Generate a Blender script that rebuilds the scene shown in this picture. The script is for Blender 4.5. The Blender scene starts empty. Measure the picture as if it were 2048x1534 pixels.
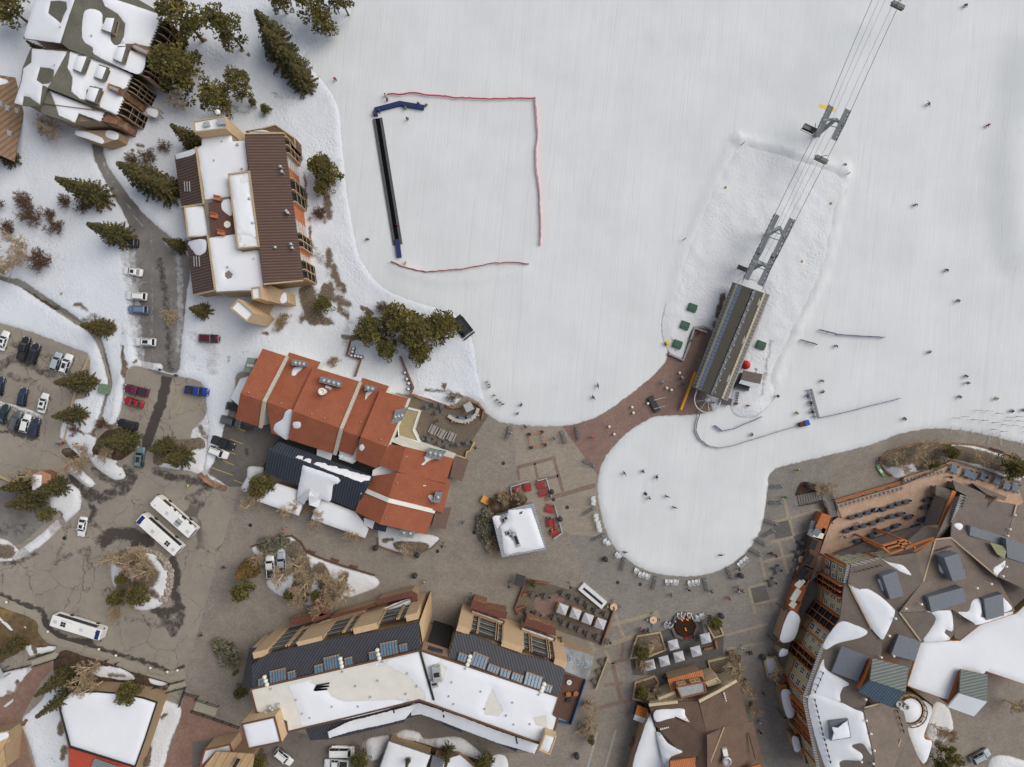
import bpy,math,random
import numpy as np
from mathutils import Vector,Matrix,geometry
random.seed(7);RNG=np.random.default_rng(5)
SC=bpy.context.scene;COL=SC.collection
S,H,CX,CY=0.115,160.0,1024.0,767.0
R=math.radians
def k_at(z):return S*(H-z)/H
def W(px,py,z=0.0):
 k=k_at(z);return Vector(((px-CX)*k,(CY-py)*k,z))
def zf(ox,oy,sc=3.994):
 def f(*pts):
  if not isinstance(pts[0],(tuple,list)):return(ox+pts[0]/sc,oy+pts[1]/sc)+tuple(pts[2:])
  out=[(ox+p[0]/sc,oy+p[1]/sc)+tuple(p[2:])for p in pts]
  return out
 return f
ZA,ZC,ZW,ZP,ZB,ZB2=zf(0,0),zf(300,190),zf(0,384),zf(0,700),zf(0,1000),zf(0,1150)
ZD,ZD2,ZF,ZF2,ZK,ZL=zf(440,560),zf(440,780),zf(400,1150),zf(820,1150),zf(780,760),zf(1150,560)
ZG,ZG2,ZH,ZR,ZT,ZN,ZE=zf(1536,780),zf(1536,1150),zf(1150,1150),zf(1150,900),zf(1300,190),zf(1536,0),zf(1536,384)
ZS=zf(650,150,3.652)
def lin(c):return tuple(((x/255+0.055)/1.055)**2.4 if x>10 else x/255/12.92 for x in c)
KALB=1.12
def A(r,g,b,k=KALB):return tuple(min(0.92,x*k)for x in lin((r,g,b)))
class N:
 def __init__(s,name,rough=0.8,spec=0.3):
  s.m=bpy.data.materials.new(name);s.m.use_nodes=True
  s.t=s.m.node_tree;s.b=s.t.nodes['Principled BSDF']
  s.b.inputs['Roughness'].default_value=rough
  s.b.inputs['Specular IOR Level'].default_value=spec
  s._pos=None
 def n(s,typ,**kw):
  nd=s.t.nodes.new(typ)
  for k,v in kw.items():
   if k in nd.inputs:nd.inputs[k].default_value=v
   else:setattr(nd,k,v)
  return nd
 def l(s,a,b):s.t.links.new(a,b)
 def pos(s):
  if s._pos is None:
   s._pos=s.n('ShaderNodeNewGeometry').outputs['Position']
  return s._pos
 def vec(s,rot=0.0,scale=(1,1,1)):
  mp=s.n('ShaderNodeMapping',vector_type='POINT');s.l(s.pos(),mp.inputs['Vector'])
  mp2=s.n('ShaderNodeMapping');
  mp.inputs['Rotation'].default_value=(0,0,rot);s.l(mp.outputs[0],mp2.inputs['Vector'])
  mp2.inputs['Scale'].default_value=scale
  return mp2.outputs[0]
 def noise(s,scale,detail=4,rough=0.55,vec=None,dist=0.0):
  nd=s.n('ShaderNodeTexNoise');nd.inputs['Scale'].default_value=scale
  nd.inputs['Detail'].default_value=detail;nd.inputs['Roughness'].default_value=rough
  nd.inputs['Distortion'].default_value=dist
  s.l(vec if vec else s.pos(),nd.inputs['Vector']);return nd.outputs['Fac']
 def ramp(s,fac,lo,hi,c0=(0,0,0),c1=(1,1,1)):
  r=s.n('ShaderNodeValToRGB');s.l(fac,r.inputs[0])
  r.color_ramp.elements[0].position=lo;r.color_ramp.elements[1].position=hi
  r.color_ramp.elements[0].color=(*c0,1);r.color_ramp.elements[1].color=(*c1,1)
  return r.outputs[0]
 def math(s,op,a,b=None,clamp=False):
  nd=s.n('ShaderNodeMath',operation=op);nd.use_clamp=clamp
  for i,v in enumerate((a,b)):
   if v is None:continue
   if isinstance(v,(int,float)):nd.inputs[i].default_value=v
   else:s.l(v,nd.inputs[i])
  return nd.outputs[0]
 def mix(s,fac,a,b,mode='MIX'):
  nd=s.n('ShaderNodeMix',data_type='RGBA',blend_type=mode)
  for key,v in((0,fac),(6,a),(7,b)):
   if isinstance(v,(int,float)):nd.inputs[key].default_value=v
   elif isinstance(v,tuple):nd.inputs[key].default_value=(*v[:3],1)
   else:s.l(v,nd.inputs[key])
  return nd.outputs[2]
 def attr(s,name):
  return s.n('ShaderNodeAttribute',attribute_name=name).outputs['Fac']
 def bump(s,h,strength,dist=0.1):
  b=s.n('ShaderNodeBump');b.inputs['Strength'].default_value=strength
  b.inputs['Distance'].default_value=dist;s.l(h,b.inputs['Height']);s.l(b.outputs[0],s.b.inputs['Normal'])
 def out(s,c):
  if isinstance(c,tuple):s.b.inputs['Base Color'].default_value=(*c[:3],1)
  else:s.l(c,s.b.inputs['Base Color'])
  return s.m
MATS={}
def flat(name,c,rough=0.6,spec=0.4,var=0.10,scale=2.0,metal=0.0):
 """plain material with slight procedural wear"""
 if name in MATS:return MATS[name]
 n=N(name,rough,spec);n.b.inputs['Metallic'].default_value=metal
 f=n.noise(scale,5,0.6)
 d=tuple(x*(1-2*var)for x in c);l=tuple(min(0.95,x*(1+1.2*var))for x in c)
 MATS[name]=n.out(n.ramp(f,0.3,0.7,d,l));return MATS[name]
def speck(name,c1,c2,s1=0.6,s2=9.0,bump=0.3,rough=0.85,c3=None):
 if name in MATS:return MATS[name]
 n=N(name,rough,0.2)
 a=n.noise(s1,5,0.6);b=n.noise(s2,4,0.65)
 col=n.mix(n.ramp(a,0.35,0.65),c1,c2)
 if c3:col=n.mix(n.ramp(n.noise(s1*0.23,4,0.6),0.55,0.7),col,c3)
 col=n.mix(0.55,col,n.ramp(b,0.3,0.72,(0.55,)*3,(1.3,)*3),'MULTIPLY')
 n.bump(b,bump,0.08);MATS[name]=n.out(col);return MATS[name]
def seam(name,c,c2,ang,spacing,width=0.14,rough=0.55,var=0.12):
 """standing-seam / ribbed metal: ribs run along direction ang (radians, plan)"""
 if name in MATS:return MATS[name]
 n=N(name,rough,0.35)
 v=n.vec(-ang,(1,1,1));sx=n.n('ShaderNodeSeparateXYZ');n.l(v,sx.inputs[0])
 fr=n.math('FRACT',n.math('MULTIPLY',sx.outputs[1],1.0/spacing))
 st=n.math('ABSOLUTE',n.math('SUBTRACT',fr,0.5))
 f=n.ramp(st,0.5-width*1.8,0.5-width*0.6)
 col=n.mix(f,c,c2)
 wx=n.vec(-ang,(0.25,2.0,1));w=n.noise(1.2,5,0.65,wx)
 col=n.mix(0.8,col,n.ramp(w,0.3,0.7,(1-2*var,)*3,(1+var,)*3),'MULTIPLY')
 n.bump(f,0.6,0.06);MATS[name]=n.out(col);return MATS[name]
def shingle(name,c1,c2,ang,row=0.55,rough=0.9):
 if name in MATS:return MATS[name]
 n=N(name,rough,0.15)
 v=n.vec(-ang,(1,1,1));sx=n.n('ShaderNodeSeparateXYZ');n.l(v,sx.inputs[0])
 wob=n.noise(1.6,3,0.6);yy=n.math('ADD',sx.outputs[1],n.math('MULTIPLY',wob,0.45))
 fr=n.math('FRACT',n.math('MULTIPLY',yy,1.0/row))
 a=n.noise(0.35,5,0.65);b=n.noise(7.0,3,0.7,n.vec(-ang,(0.45,1.6,1)))
 col=n.mix(n.ramp(a,0.35,0.66),c1,c2)
 col=n.mix(0.75,col,n.ramp(b,0.28,0.72,(0.6,)*3,(1.32,)*3),'MULTIPLY')
 col=n.mix(0.55,col,n.ramp(fr,0.0,0.28,(0.62,)*3,(1.06,)*3),'MULTIPLY')
 n.bump(fr,0.25,0.04);MATS[name]=n.out(col);return MATS[name]
class MB:
 def __init__(s):s.v=[];s.f=[];s.mi=[];s.mats=[];s.sm=False
 def m(s,mat):
  if mat not in s.mats:s.mats.append(mat)
  return s.mats.index(mat)
 def add(s,vs,fs,mat):
  o=len(s.v);i=s.m(mat);s.v.extend([tuple(p)for p in vs])
  for f in fs:s.f.append([o+j for j in f]);s.mi.append(i)
  return s
 def quad(s,pts,mat):return s.add(pts,[list(range(len(pts)))],mat)
 def prism(s,bot,top,mat,cap=True,floor=False):
  n=len(bot);fs=[[i,(i+1)%n,n+(i+1)%n,n+i]for i in range(n)]
  if cap:fs.append([n+i for i in range(n)])
  if floor:fs.append(list(range(n-1,-1,-1)))
  return s.add(list(bot)+list(top),fs,mat)
 def slab(s,pts,t,mat):
  pts=ccw(pts);low=[(p[0],p[1],p[2]-t)for p in pts]
  return s.prism(low,pts,mat,True,True)
 def box(s,c,size,mat,rz=0.0,taper=1.0,M=None):
  x,y,z=(d/2 for d in size);vs=[]
  for zz,t in((-z,1.0),(z,taper)):
   for sx,sy in((-1,-1),(1,-1),(1,1),(-1,1)):vs.append(Vector((sx*x*t,sy*y*t,zz)))
  rot=Matrix.Rotation(rz,4,'Z')if M is None else M
  vs=[rot@p+Vector(c)for p in vs]
  return s.add(vs,[[3,2,1,0],[4,5,6,7],[0,1,5,4],[1,2,6,5],[2,3,7,6],[3,0,4,7]],mat)
 def beam(s,a,b,w,h,mat,side=None):
  a,b=Vector(a),Vector(b);d=b-a;L=d.length
  if L<1e-6:return s
  x=d/L;up=Vector((0,0,1))if abs(x.z)<0.95 else Vector((0,1,0))
  y=up.cross(x).normalized()if side is None else Vector(side);zz=x.cross(y)
  M=Matrix((x,y,zz)).transposed().to_4x4()
  return s.box((a+b)/2,(L,w,h),mat,M=M)
 def tube(s,a,b,r0,mat,r1=None,n=6,cap=True):
  a,b=Vector(a),Vector(b);d=b-a
  if d.length<1e-6:return s
  r1=r0 if r1 is None else r1;x=d.normalized()
  up=Vector((0,0,1))if abs(x.z)<0.9 else Vector((1,0,0))
  u=x.cross(up).normalized();w=x.cross(u);vs=[]
  for p,r in((a,r0),(b,r1)):
   for i in range(n):
    t=2*math.pi*i/n;vs.append(p+u*(r*math.cos(t))+w*(r*math.sin(t)))
  fs=[[i,(i+1)%n,n+(i+1)%n,n+i]for i in range(n)]
  if cap:fs+=[list(range(n-1,-1,-1)),[n+i for i in range(n)]]
  return s.add(vs,fs,mat)
 def path(s,pts,r,mat,n=6):
  for a,b in zip(pts[:-1],pts[1:]):s.tube(a,b,r,mat,n=n)
  return s
 def lathe(s,c,prof,mat,n=12):
  vs=[];c=Vector(c)
  for r,z in prof:
   for i in range(n):
    t=2*math.pi*i/n;vs.append(c+Vector((r*math.cos(t),r*math.sin(t),z)))
  fs=[]
  for j in range(len(prof)-1):
   for i in range(n):fs.append([j*n+i,j*n+(i+1)%n,(j+1)*n+(i+1)%n,(j+1)*n+i])
  fs.append([(len(prof)-1)*n+i for i in range(n)])
  return s.add(vs,fs,mat)
 def build(s,name,parent=None,smooth=False,loc=None,rz=0.0):
  me=bpy.data.meshes.new(name)
  org=Vector((0,0,0))
  if parent is None and loc is None and s.v:
   a=np.array(s.v);lo=a.min(0);hi=a.max(0);org=Vector(((lo[0]+hi[0])/2,(lo[1]+hi[1])/2,lo[2]))
  elif parent is not None and loc is None:
   q=parent
   while q is not None and '_o' not in q:q=q.parent
   if q is not None:org=Vector(q['_o'])
  vs=[(x-org.x,y-org.y,z-org.z)for x,y,z in s.v]
  me.from_pydata(vs,[],s.f)
  for m in s.mats:me.materials.append(m)
  if s.mi:me.polygons.foreach_set('material_index',s.mi)
  if smooth:me.polygons.foreach_set('use_smooth',[True]*len(s.f))
  me.update()
  o=bpy.data.objects.new(name,me);COL.objects.link(o)
  if parent is not None:o.parent=parent
  if loc is not None:o.location=loc;o.rotation_euler.z=rz
  elif parent is None:o.location=org
  return o
def ccw(pts):
 a=sum(pts[i][0]*pts[(i+1)%len(pts)][1]-pts[(i+1)%len(pts)][0]*pts[i][1]for i in range(len(pts)))
 return list(pts)if a>0 else list(pts)[::-1]
def thing(name,label,cat,loc=(0,0,0),rz=0.0,group=None,kind=None):
 o=bpy.data.objects.new(name,None);COL.objects.link(o);o.empty_display_size=0.5
 o.location=loc;o.rotation_euler.z=rz;return tag(o,label,cat,group,kind)
def tag(o,label=None,cat=None,group=None,kind=None):
 if label:o['label']=label
 if cat:o['category']=cat
 if group:o['group']=group
 if kind:o['kind']=kind
 return o
def bthing(name,label,cat,px,py,group=None):
 p=W(px,py);o=thing(name,label,cat,p,0,group);o['_o']=tuple(p);return o
def copy_tree(src,loc,rz=0.0,sc=1.0,label=None,group=None,mats=None):
 """copy a thing with its parts and sub-parts; mats maps slot material name -> material"""
 def cp(o,par):
  c=o.copy();COL.objects.link(c)
  if par is not None:c.parent=par
  if mats and c.type=='MESH':
   for i,sl in enumerate(c.material_slots):
    mt=o.data.materials[i]
    if mt and mt.name in mats:sl.link='OBJECT';sl.material=mats[mt.name]
  for ch in KIDS.get(o.name,()):cp(ch,c)
  return c
 r=cp(src,None);r.location=loc;r.rotation_euler=(0,0,rz)
 r.scale=(sc,sc,sc)if isinstance(sc,(int,float))else sc
 if label:r['label']=label
 if group:r['group']=group
 return r
KIDS={}
def proto(root):
 def rec(o):
  KIDS[o.name]=[c for c in COL.objects if c.parent==o]
  for c in KIDS[o.name]:rec(c)
 rec(root);return root
class Kind:
 """first placement moves the prototype itself, later ones copy it"""
 def __init__(s,root):s.root=proto(root);s.used=False
 def put(s,loc,rz=0.0,sc=1.0,label=None,group=None,mats=None):
  if s.used:return copy_tree(s.root,loc,rz,sc,label,group,mats)
  s.pend=(loc,rz,sc,label,group,mats);s.used=True
  s.copy0=None;PENDING.append(s);return s.root
 def finish(s):
  loc,rz,sc,label,group,mats=s.pend;r=s.root
  r.location=loc;r.rotation_euler=(0,0,rz);r.scale=(sc,sc,sc)if isinstance(sc,(int,float))else sc
  if label:r['label']=label
  if group:r['group']=group
  if mats:
   def rec(o):
    if o.type=='MESH':
     for i,sl in enumerate(o.material_slots):
      mt=o.data.materials[i]
      if mt and mt.name in mats:sl.link='OBJECT';sl.material=mats[mt.name]
    for c in KIDS.get(o.name,()):rec(c)
   rec(r)
PENDING=[]
def plane3(a,b,c):
 a,b,c=Vector(a),Vector(b),Vector(c);n=(b-a).cross(c-a).normalized()
 if n.z<0:n=-n
 return a,n
def hit(px,py,pl,off=0.0):
 p,n=pl;cam=Vector((0,0,H));d=W(px,py,0)-cam
 t=(p+n*off-cam).dot(n)/d.dot(n);return cam+d*t
def smooth_ring(pts,step=3.0,closed=True,jag=0.0,seed=0):
 rnd=random.Random(seed);n=len(pts);out=[]
 rng=range(n)if closed else range(n-1)
 for i in rng:
  p0,p1,p2,p3=(pts[(i+j)%n]if closed else pts[min(max(i+j,0),n-1)]for j in(-1,0,1,2))
  L=math.hypot(p2[0]-p1[0],p2[1]-p1[1]);m=max(1,int(L/step))
  for q in range(m):
   t=q/m;t2=t*t;t3=t2*t
   x,y=(0.5*((2*p1[a])+(-p0[a]+p2[a])*t+(2*p0[a]-5*p1[a]+4*p2[a]-p3[a])*t2+(-p0[a]+3*p1[a]-3*p2[a]+p3[a])*t3)for a in(0,1))
   if jag:x+=rnd.uniform(-jag,jag);y+=rnd.uniform(-jag,jag)
   out.append((x,y))
 if not closed:out.append(pts[-1][:2])
 return out
def straight_ring(pts,step=3.0,jag=0.0,seed=0):
 rnd=random.Random(seed);out=[];n=len(pts)
 for i in range(n):
  a,b=pts[i],pts[(i+1)%n];L=math.hypot(b[0]-a[0],b[1]-a[1]);m=max(1,int(L/step))
  for q in range(m):
   t=q/m;out.append((a[0]+(b[0]-a[0])*t+rnd.uniform(-jag,jag),a[1]+(b[1]-a[1])*t+rnd.uniform(-jag,jag)))
 return out
def inset(poly,d):
 poly=ccw(poly);n=len(poly);out=[]
 for i in range(n):
  a,b,c=(Vector(poly[(i+j)%n][:2])for j in(-1,0,1))
  e1=(b-a).normalized();e2=(c-b).normalized()
  n1=Vector((-e1.y,e1.x));n2=Vector((-e2.y,e2.x));m=n1+n2
  m=m.normalized()if m.length>1e-4 else n1
  q=max(0.4,m.dot(n1));p=b+m*(d/q);out.append((p.x,p.y)+tuple(poly[i][2:]))
 return out
def pip(P,poly):
 poly=np.asarray(poly)[:,:2];x,y=P[:,0],P[:,1];c=np.zeros(len(P),bool);n=len(poly)
 x0,y0=poly[:,0],poly[:,1];x1,y1=np.roll(x0,-1),np.roll(y0,-1)
 for i in range(n):
  if y0[i]==y1[i]:continue
  c^=((y0[i]>y)!=(y1[i]>y))&(x<(x1[i]-x0[i])*(y-y0[i])/(y1[i]-y0[i])+x0[i])
 return c
def segdist(P,segs):
 d=np.full(len(P),1e9)
 for a,b in segs:
  a=np.asarray(a[:2],float);b=np.asarray(b[:2],float);ab=b-a;L=max(1e-9,ab@ab)
  t=np.clip(((P-a)@ab)/L,0,1);q=P-(a+t[:,None]*ab);d=np.minimum(d,np.hypot(q[:,0],q[:,1]))
 return d
def sstep(x):x=np.clip(x,0,1);return x*x*(3-2*x)
_g=np.random.default_rng(11).random((64,64))
def vnoise(P,sc):
 x,y=P[:,0]*sc+1000,P[:,1]*sc+1000;xi,yi=np.floor(x).astype(int),np.floor(y).astype(int)
 fx,fy=sstep(x-xi),sstep(y-yi);g=lambda a,b:_g[a%64,b%64]
 return(g(xi,yi)*(1-fx)+g(xi+1,yi)*fx)*(1-fy)+(g(xi,yi+1)*(1-fx)+g(xi+1,yi+1)*fx)*fy-0.5
def strokes(P,lst):
 v=np.zeros(len(P))
 for pts,w,s in lst:
  wp=[W(*p)for p in pts];segs=list(zip(wp[:-1],wp[1:]))or[(wp[0],wp[0]+Vector((.01,0,0)))]
  wm=w*S;lo=np.min([[p.x,p.y]for p in wp],0)-wm;hi=np.max([[p.x,p.y]for p in wp],0)+wm
  sel=np.all((P>lo)&(P<hi),1)
  if sel.any():v[sel]=np.maximum(v[sel],s*sstep(1.4*(1-segdist(P[sel],segs)/wm)))
 return v
def sheet(name,pts,mat,z=0.0,h=0.0,w=1.0,sp=1.0,holes=(),jag=0.0,rough=0.0,attrs=None,mounds=(),smooth=True,seed=1,step=6.0,label=None,cat=None,kind='structure',rs=0.35):
 """ground sheet: traced outline, interior relief; edge rises from z to z+h over w metres"""
 mk=smooth_ring if smooth else straight_ring
 rings=[mk(pts,step,jag=jag,seed=seed)]+[mk(q,step,jag=jag,seed=seed+3+i)for i,q in enumerate(holes)]
 rw=[np.array([W(*p)[:2]for p in r])for r in rings]
 lo,hi=rw[0].min(0),rw[0].max(0)
 gx,gy=np.meshgrid(np.arange(lo[0],hi[0],sp),np.arange(lo[1],hi[1],sp))
 G=np.column_stack([gx.ravel(),gy.ravel()]);G+=RNG.uniform(-.2,.2,G.shape)*sp
 def inside(P):
  c=pip(P,rw[0])
  for r in rw[1:]:c&=~pip(P,r)
  return c
 segs=[(r[i],r[(i+1)%len(r)])for r in rw for i in range(len(r))]
 G=G[inside(G)]
 if len(G):G=G[segdist(G,segs)>sp*0.35]
 extra=[]
 if h and w<2.5*sp:
  for r in rw:
   q=np.array([p[:2]for p in inset([tuple(p)for p in r],w if r is rw[0]else-w)])
   q=q[inside(q)]
   if len(q):q=q[segdist(q,segs)>w*0.75]
   extra.append(q)
  if len(G)and any(len(e)for e in extra):G=G[segdist(G,segs)>w+0.3*sp]
 V=np.vstack(rw+extra+[G])if len(G)else np.vstack(rw+extra)
 E=[];o=0
 for r in rw:E+=[(o+i,o+(i+1)%len(r))for i in range(len(r))];o+=len(r)
 res=geometry.delaunay_2d_cdt([Vector(p)for p in V],E,[],0,1e-5)
 P=np.array([(p[0],p[1])for p in res[0]]);F=np.array([f for f in res[2]])
 F=F[inside(P[F].mean(1))]
 d=segdist(P,segs);Z=np.full(len(P),z)
 e=sstep(d/w)if h else np.ones(len(P))
 Z=Z+h*e
 if rough:Z+=rough*np.clip(d/1.5,0,1)*(vnoise(P,rs)+0.5*vnoise(P,rs*2.3)+0.3*vnoise(P,rs*5)+0.4)
 for mp,mw,mh in mounds:
  wp=[W(*p)for p in mp];sg=list(zip(wp[:-1],wp[1:]))
  Z+=mh*sstep(1-segdist(P,sg)/(mw*S))*np.clip(d/0.8,0,1)
 me=bpy.data.meshes.new(name);c0=P.mean(0)
 V3=np.column_stack([P-c0,Z])
 if h or z>0.3:
  pass
 me.from_pydata([tuple(v)for v in V3],[],[list(map(int,f))for f in F]);me.materials.append(mat)
 for p in me.polygons:p.use_smooth=True
 if h:me.attributes.new('edge','FLOAT','POINT').data.foreach_set('value',np.clip(1-d/0.9,0,1).astype(np.float32))
 for an,lst in(attrs or{}).items():
  at=me.attributes.new(an,'FLOAT','POINT');at.data.foreach_set('value',strokes(P,lst).astype(np.float32))
 me.update();o=bpy.data.objects.new(name,me);COL.objects.link(o);o.location=(c0[0],c0[1],0)
 return tag(o,label,cat,None,kind)
def strip(name,pts,wpx,mat,z,label=None,cat=None,kind='structure',closed=False):
 """flat band along a line"""
 P=[W(*p)for p in pts];b=MB();n=len(P);L=[];Rr=[]
 for i in range(n):
  a,c=P[max(0,i-1)],P[min(n-1,i+1)];d=(c-a).normalized();nn=Vector((-d.y,d.x,0))*wpx*S/2
  L.append(P[i]+nn+Vector((0,0,z)));Rr.append(P[i]-nn+Vector((0,0,z)))
 for i in range(n-1):b.quad([Rr[i],Rr[i+1],L[i+1],L[i]],mat)
 return tag(b.build(name),label,cat,None,kind)
        # === GROUND
def snow_mat(name,c,blue=None,streak=None,bumpy=0.35,tread=0.0,grain=1.5):
 n=N(name,0.75,0.25)
 a=n.noise(0.08,4,0.6);b=n.noise(grain,6,0.68);c2=tuple(x*0.92 for x in c)
 col=n.mix(n.ramp(a,0.35,0.65),c,c2)
 hgt=b
 if streak is not None:
  v=n.vec(-streak,(0.035,1.0,1.0));st=n.noise(1.0,6,0.75,v,0.5);st2=n.noise(4.5,2,0.5,v)
  col=n.mix(0.5,col,n.ramp(st,0.3,0.7,(0.94,)*3,(1.05,)*3),'MULTIPLY')
  for da,ln,sc,msk in((0.0,0.010,0.55,0.3),(0.16,0.016,0.8,0.5),(-0.2,0.014,0.7,0.52)):
   tn=n.noise(sc,2,0.4,n.vec(-streak-da,(ln*1.6,1.0,1.0)),0.9);tl=n.ramp(n.math('ABSOLUTE',n.math('SUBTRACT',tn,0.5)),0.004,0.02,(1,1,1),(0,0,0))
   tl=n.math('MULTIPLY',tl,n.ramp(n.noise(0.05,3,0.6,n.vec(da+1)),msk+0.06,msk+0.2));col=n.mix(n.math('MULTIPLY',tl,0.42),col,tuple(x*0.86 for x in c));st=n.math('SUBTRACT',st,n.math('MULTIPLY',tl,0.3))
  hgt=n.math('ADD',n.math('MULTIPLY',b,0.35),n.math('ADD',n.math('MULTIPLY',st,0.9),n.math('MULTIPLY',st2,0.7)))
 if tread:
  vo=n.n('ShaderNodeTexVoronoi',feature='F1');vo.inputs['Scale'].default_value=1.3;n.l(n.pos(),vo.inputs['Vector'])
  tr=n.math('MULTIPLY',n.ramp(vo.outputs['Distance'],0.05,0.45),n.ramp(n.noise(0.12,3),0.45,0.6))
  hgt=n.math('ADD',hgt,n.math('MULTIPLY',tr,tread))
 d=n.attr('dirt');dn=n.noise(1.1,7,0.72);dn2=n.noise(4.0,5,0.7)
 f=n.math('ADD',n.math('MULTIPLY',d,1.25),n.math('ADD',n.math('MULTIPLY',dn,1.0),n.math('MULTIPLY',dn2,0.45)))
 f=n.ramp(n.math('MULTIPLY',f,0.5),0.56,0.72)
 dc=n.mix(n.ramp(dn2,0.35,0.65),A(70,56,42),A(128,116,100))
 col=n.mix(f,col,dc)
 g=n.attr('grey');gn=n.noise(0.9,6,0.75,n.vec(0.3,(0.6,1.6,1)))
 gf=n.ramp(n.math('MULTIPLY',n.math('ADD',n.math('MULTIPLY',g,1.2),gn),0.5),0.42,0.68)
 col=n.mix(gf,col,n.mix(n.ramp(dn2,0.4,0.6),A(98,92,84),A(150,146,141)))
 ef=n.ramp(n.math('MULTIPLY',n.math('ADD',n.attr('edge'),n.math('MULTIPLY',dn,1.1)),0.5),0.60,0.80);col=n.mix(n.math('MULTIPLY',ef,0.75),col,n.mix(n.ramp(dn2,0.4,0.6),A(128,118,106),A(168,164,160)))
 n.bump(hgt,bumpy,0.25);return n.out(col)
SLOPE_SNOW=snow_mat('groomed_snow',(0.675,0.69,0.685),streak=R(84),bumpy=0.2,grain=0.8)
WILD_SNOW=snow_mat('settled_snow',(0.70,0.725,0.755),bumpy=0.62,tread=0.5)
RUCK_SNOW=snow_mat('trampled_snow',(0.69,0.70,0.705),bumpy=0.6,tread=0.6)
ROOF_SNOW=snow_mat('roof_snow',(0.80,0.81,0.83),bumpy=0.16,grain=0.6)
DIRTY_SNOW=snow_mat('old_dirty_snow',(0.72,0.72,0.72),bumpy=0.6,tread=0.5)
def asphalt_mat(name,c1,c2,crack=0.65,fine=1.0):
 n=N(name,0.85,0.25)
 a=n.noise(0.10,5,0.6);b=n.noise(6.0,4,0.7);m=n.noise(0.6,5,0.65)
 col=n.mix(n.ramp(a,0.36,0.64),c1,c2)
 col=n.mix(0.5,col,n.ramp(b,0.3,0.7,(0.72,)*3,(1.18,)*3),'MULTIPLY')
 col=n.mix(0.5,col,n.ramp(m,0.3,0.7,(0.82,)*3,(1.1,)*3),'MULTIPLY')
 dv=n.n('ShaderNodeMix',data_type='VECTOR');wob=n.n('ShaderNodeTexNoise');wob.inputs['Scale'].default_value=0.7;wob.inputs['Detail'].default_value=5
 n.l(n.pos(),wob.inputs['Vector']);va=n.n('ShaderNodeVectorMath',operation='MULTIPLY_ADD')
 n.l(wob.outputs['Color'],va.inputs[0]);va.inputs[1].default_value=(2.4,2.4,0);n.l(n.pos(),va.inputs[2])
 for sc,wd,lo,hi in((0.13,0.007,0.36,0.5),(0.36,0.016,0.53,0.62)):
  vo=n.n('ShaderNodeTexVoronoi',feature='DISTANCE_TO_EDGE');vo.inputs['Scale'].default_value=sc;n.l(va.outputs[0],vo.inputs['Vector'])
  cr=n.ramp(vo.outputs['Distance'],wd*0.5,wd*1.3,(1,1,1),(0,0,0))
  brk=n.ramp(n.noise(0.13*fine,4,0.6,n.vec(0.5+sc)),lo,hi)
  col=n.mix(n.math('MULTIPLY',n.math('MULTIPLY',cr,brk),crack),col,A(62,56,50))
 wt=n.attr('wet');wn=n.noise(0.75,8,0.72,dist=0.6)
 f=n.ramp(n.math('MULTIPLY',n.math('ADD',wt,wn),0.5),0.42,0.53)
 col=n.mix(n.math('MULTIPLY',f,0.92),col,A(60,55,51))
 g=n.attr('pale');col=n.mix(n.math('MULTIPLY',n.ramp(n.math('MULTIPLY',n.math('ADD',g,wn),0.5),0.52,0.66),0.85),col,n.mix(n.ramp(b,0.4,0.6),A(200,203,210),A(150,148,146)))
 rg=n.math('SUBTRACT',0.85,n.math('MULTIPLY',f,0.35));n.l(rg,n.b.inputs['Roughness'])
 n.bump(b,0.12,0.03);return n.out(col)
def paver_mat(name,c1,c2,ang,size=0.42,cont=0.35):
 n=N(name,0.85,0.2)
 br=n.n('ShaderNodeTexBrick');n.l(n.vec(-ang,(1,1,1)),br.inputs['Vector'])
 br.inputs['Scale'].default_value=1.0;br.inputs['Brick Width'].default_value=size;br.inputs['Row Height'].default_value=size*0.55
 br.inputs['Mortar Size'].default_value=0.02
 br.inputs['Color1'].default_value=(1+cont*.4,)*3+(1,);br.inputs['Color2'].default_value=(1-cont*.5,)*3+(1,);br.inputs['Mortar'].default_value=(0.75,)*3+(1,)
 a=n.noise(0.09,5,0.62);m=n.noise(1.5,5,0.7);b=n.noise(0.35,4,0.6)
 col=n.mix(n.ramp(a,0.34,0.66),c1,c2)
 col=n.mix(0.6,col,br.outputs['Color'],'MULTIPLY')
 col=n.mix(0.6,col,n.ramp(m,0.28,0.72,(0.72,)*3,(1.22,)*3),'MULTIPLY')
 col=n.mix(0.6,col,n.ramp(b,0.3,0.7,(0.8,)*3,(1.12,)*3),'MULTIPLY')
 sp=n.noise(0.8,6,0.8,n.vec(0.4));col=n.mix(n.math('MULTIPLY',n.ramp(sp,0.68,0.74),0.55),col,A(60,52,46))
 wt=n.attr('wet');f=n.ramp(n.math('MULTIPLY',n.math('ADD',wt,n.noise(0.75,7,0.7)),0.5),0.50,0.62)
 col=n.mix(n.math('MULTIPLY',f,0.6),col,A(70,60,52))
 n.bump(m,0.12,0.03);return n.out(col)
ASPH=asphalt_mat('weathered_asphalt',A(145,136,122),A(133,126,115))
PLAZA=paver_mat('plaza_pavers',A(138,129,117),A(129,121,111),R(20))
PLAZA_WARM=paver_mat('plaza_pavers_tan',A(150,139,124),A(141,130,116),R(20))
PLAZA_GREY=paver_mat('plaza_pavers_grey',A(132,126,119),A(124,119,112),R(12))
BRICK=paver_mat('plaza_bricks',A(136,113,102),A(124,101,91),R(35),0.35)
BAND_R=paver_mat('brick_band',A(128,110,99),A(122,104,94),R(20))
BAND_T=paver_mat('tan_band',A(152,141,122),A(146,134,116),R(20))
DARKSQ=paver_mat('dark_paver_square',A(104,100,96),A(96,92,88),R(12))
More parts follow.
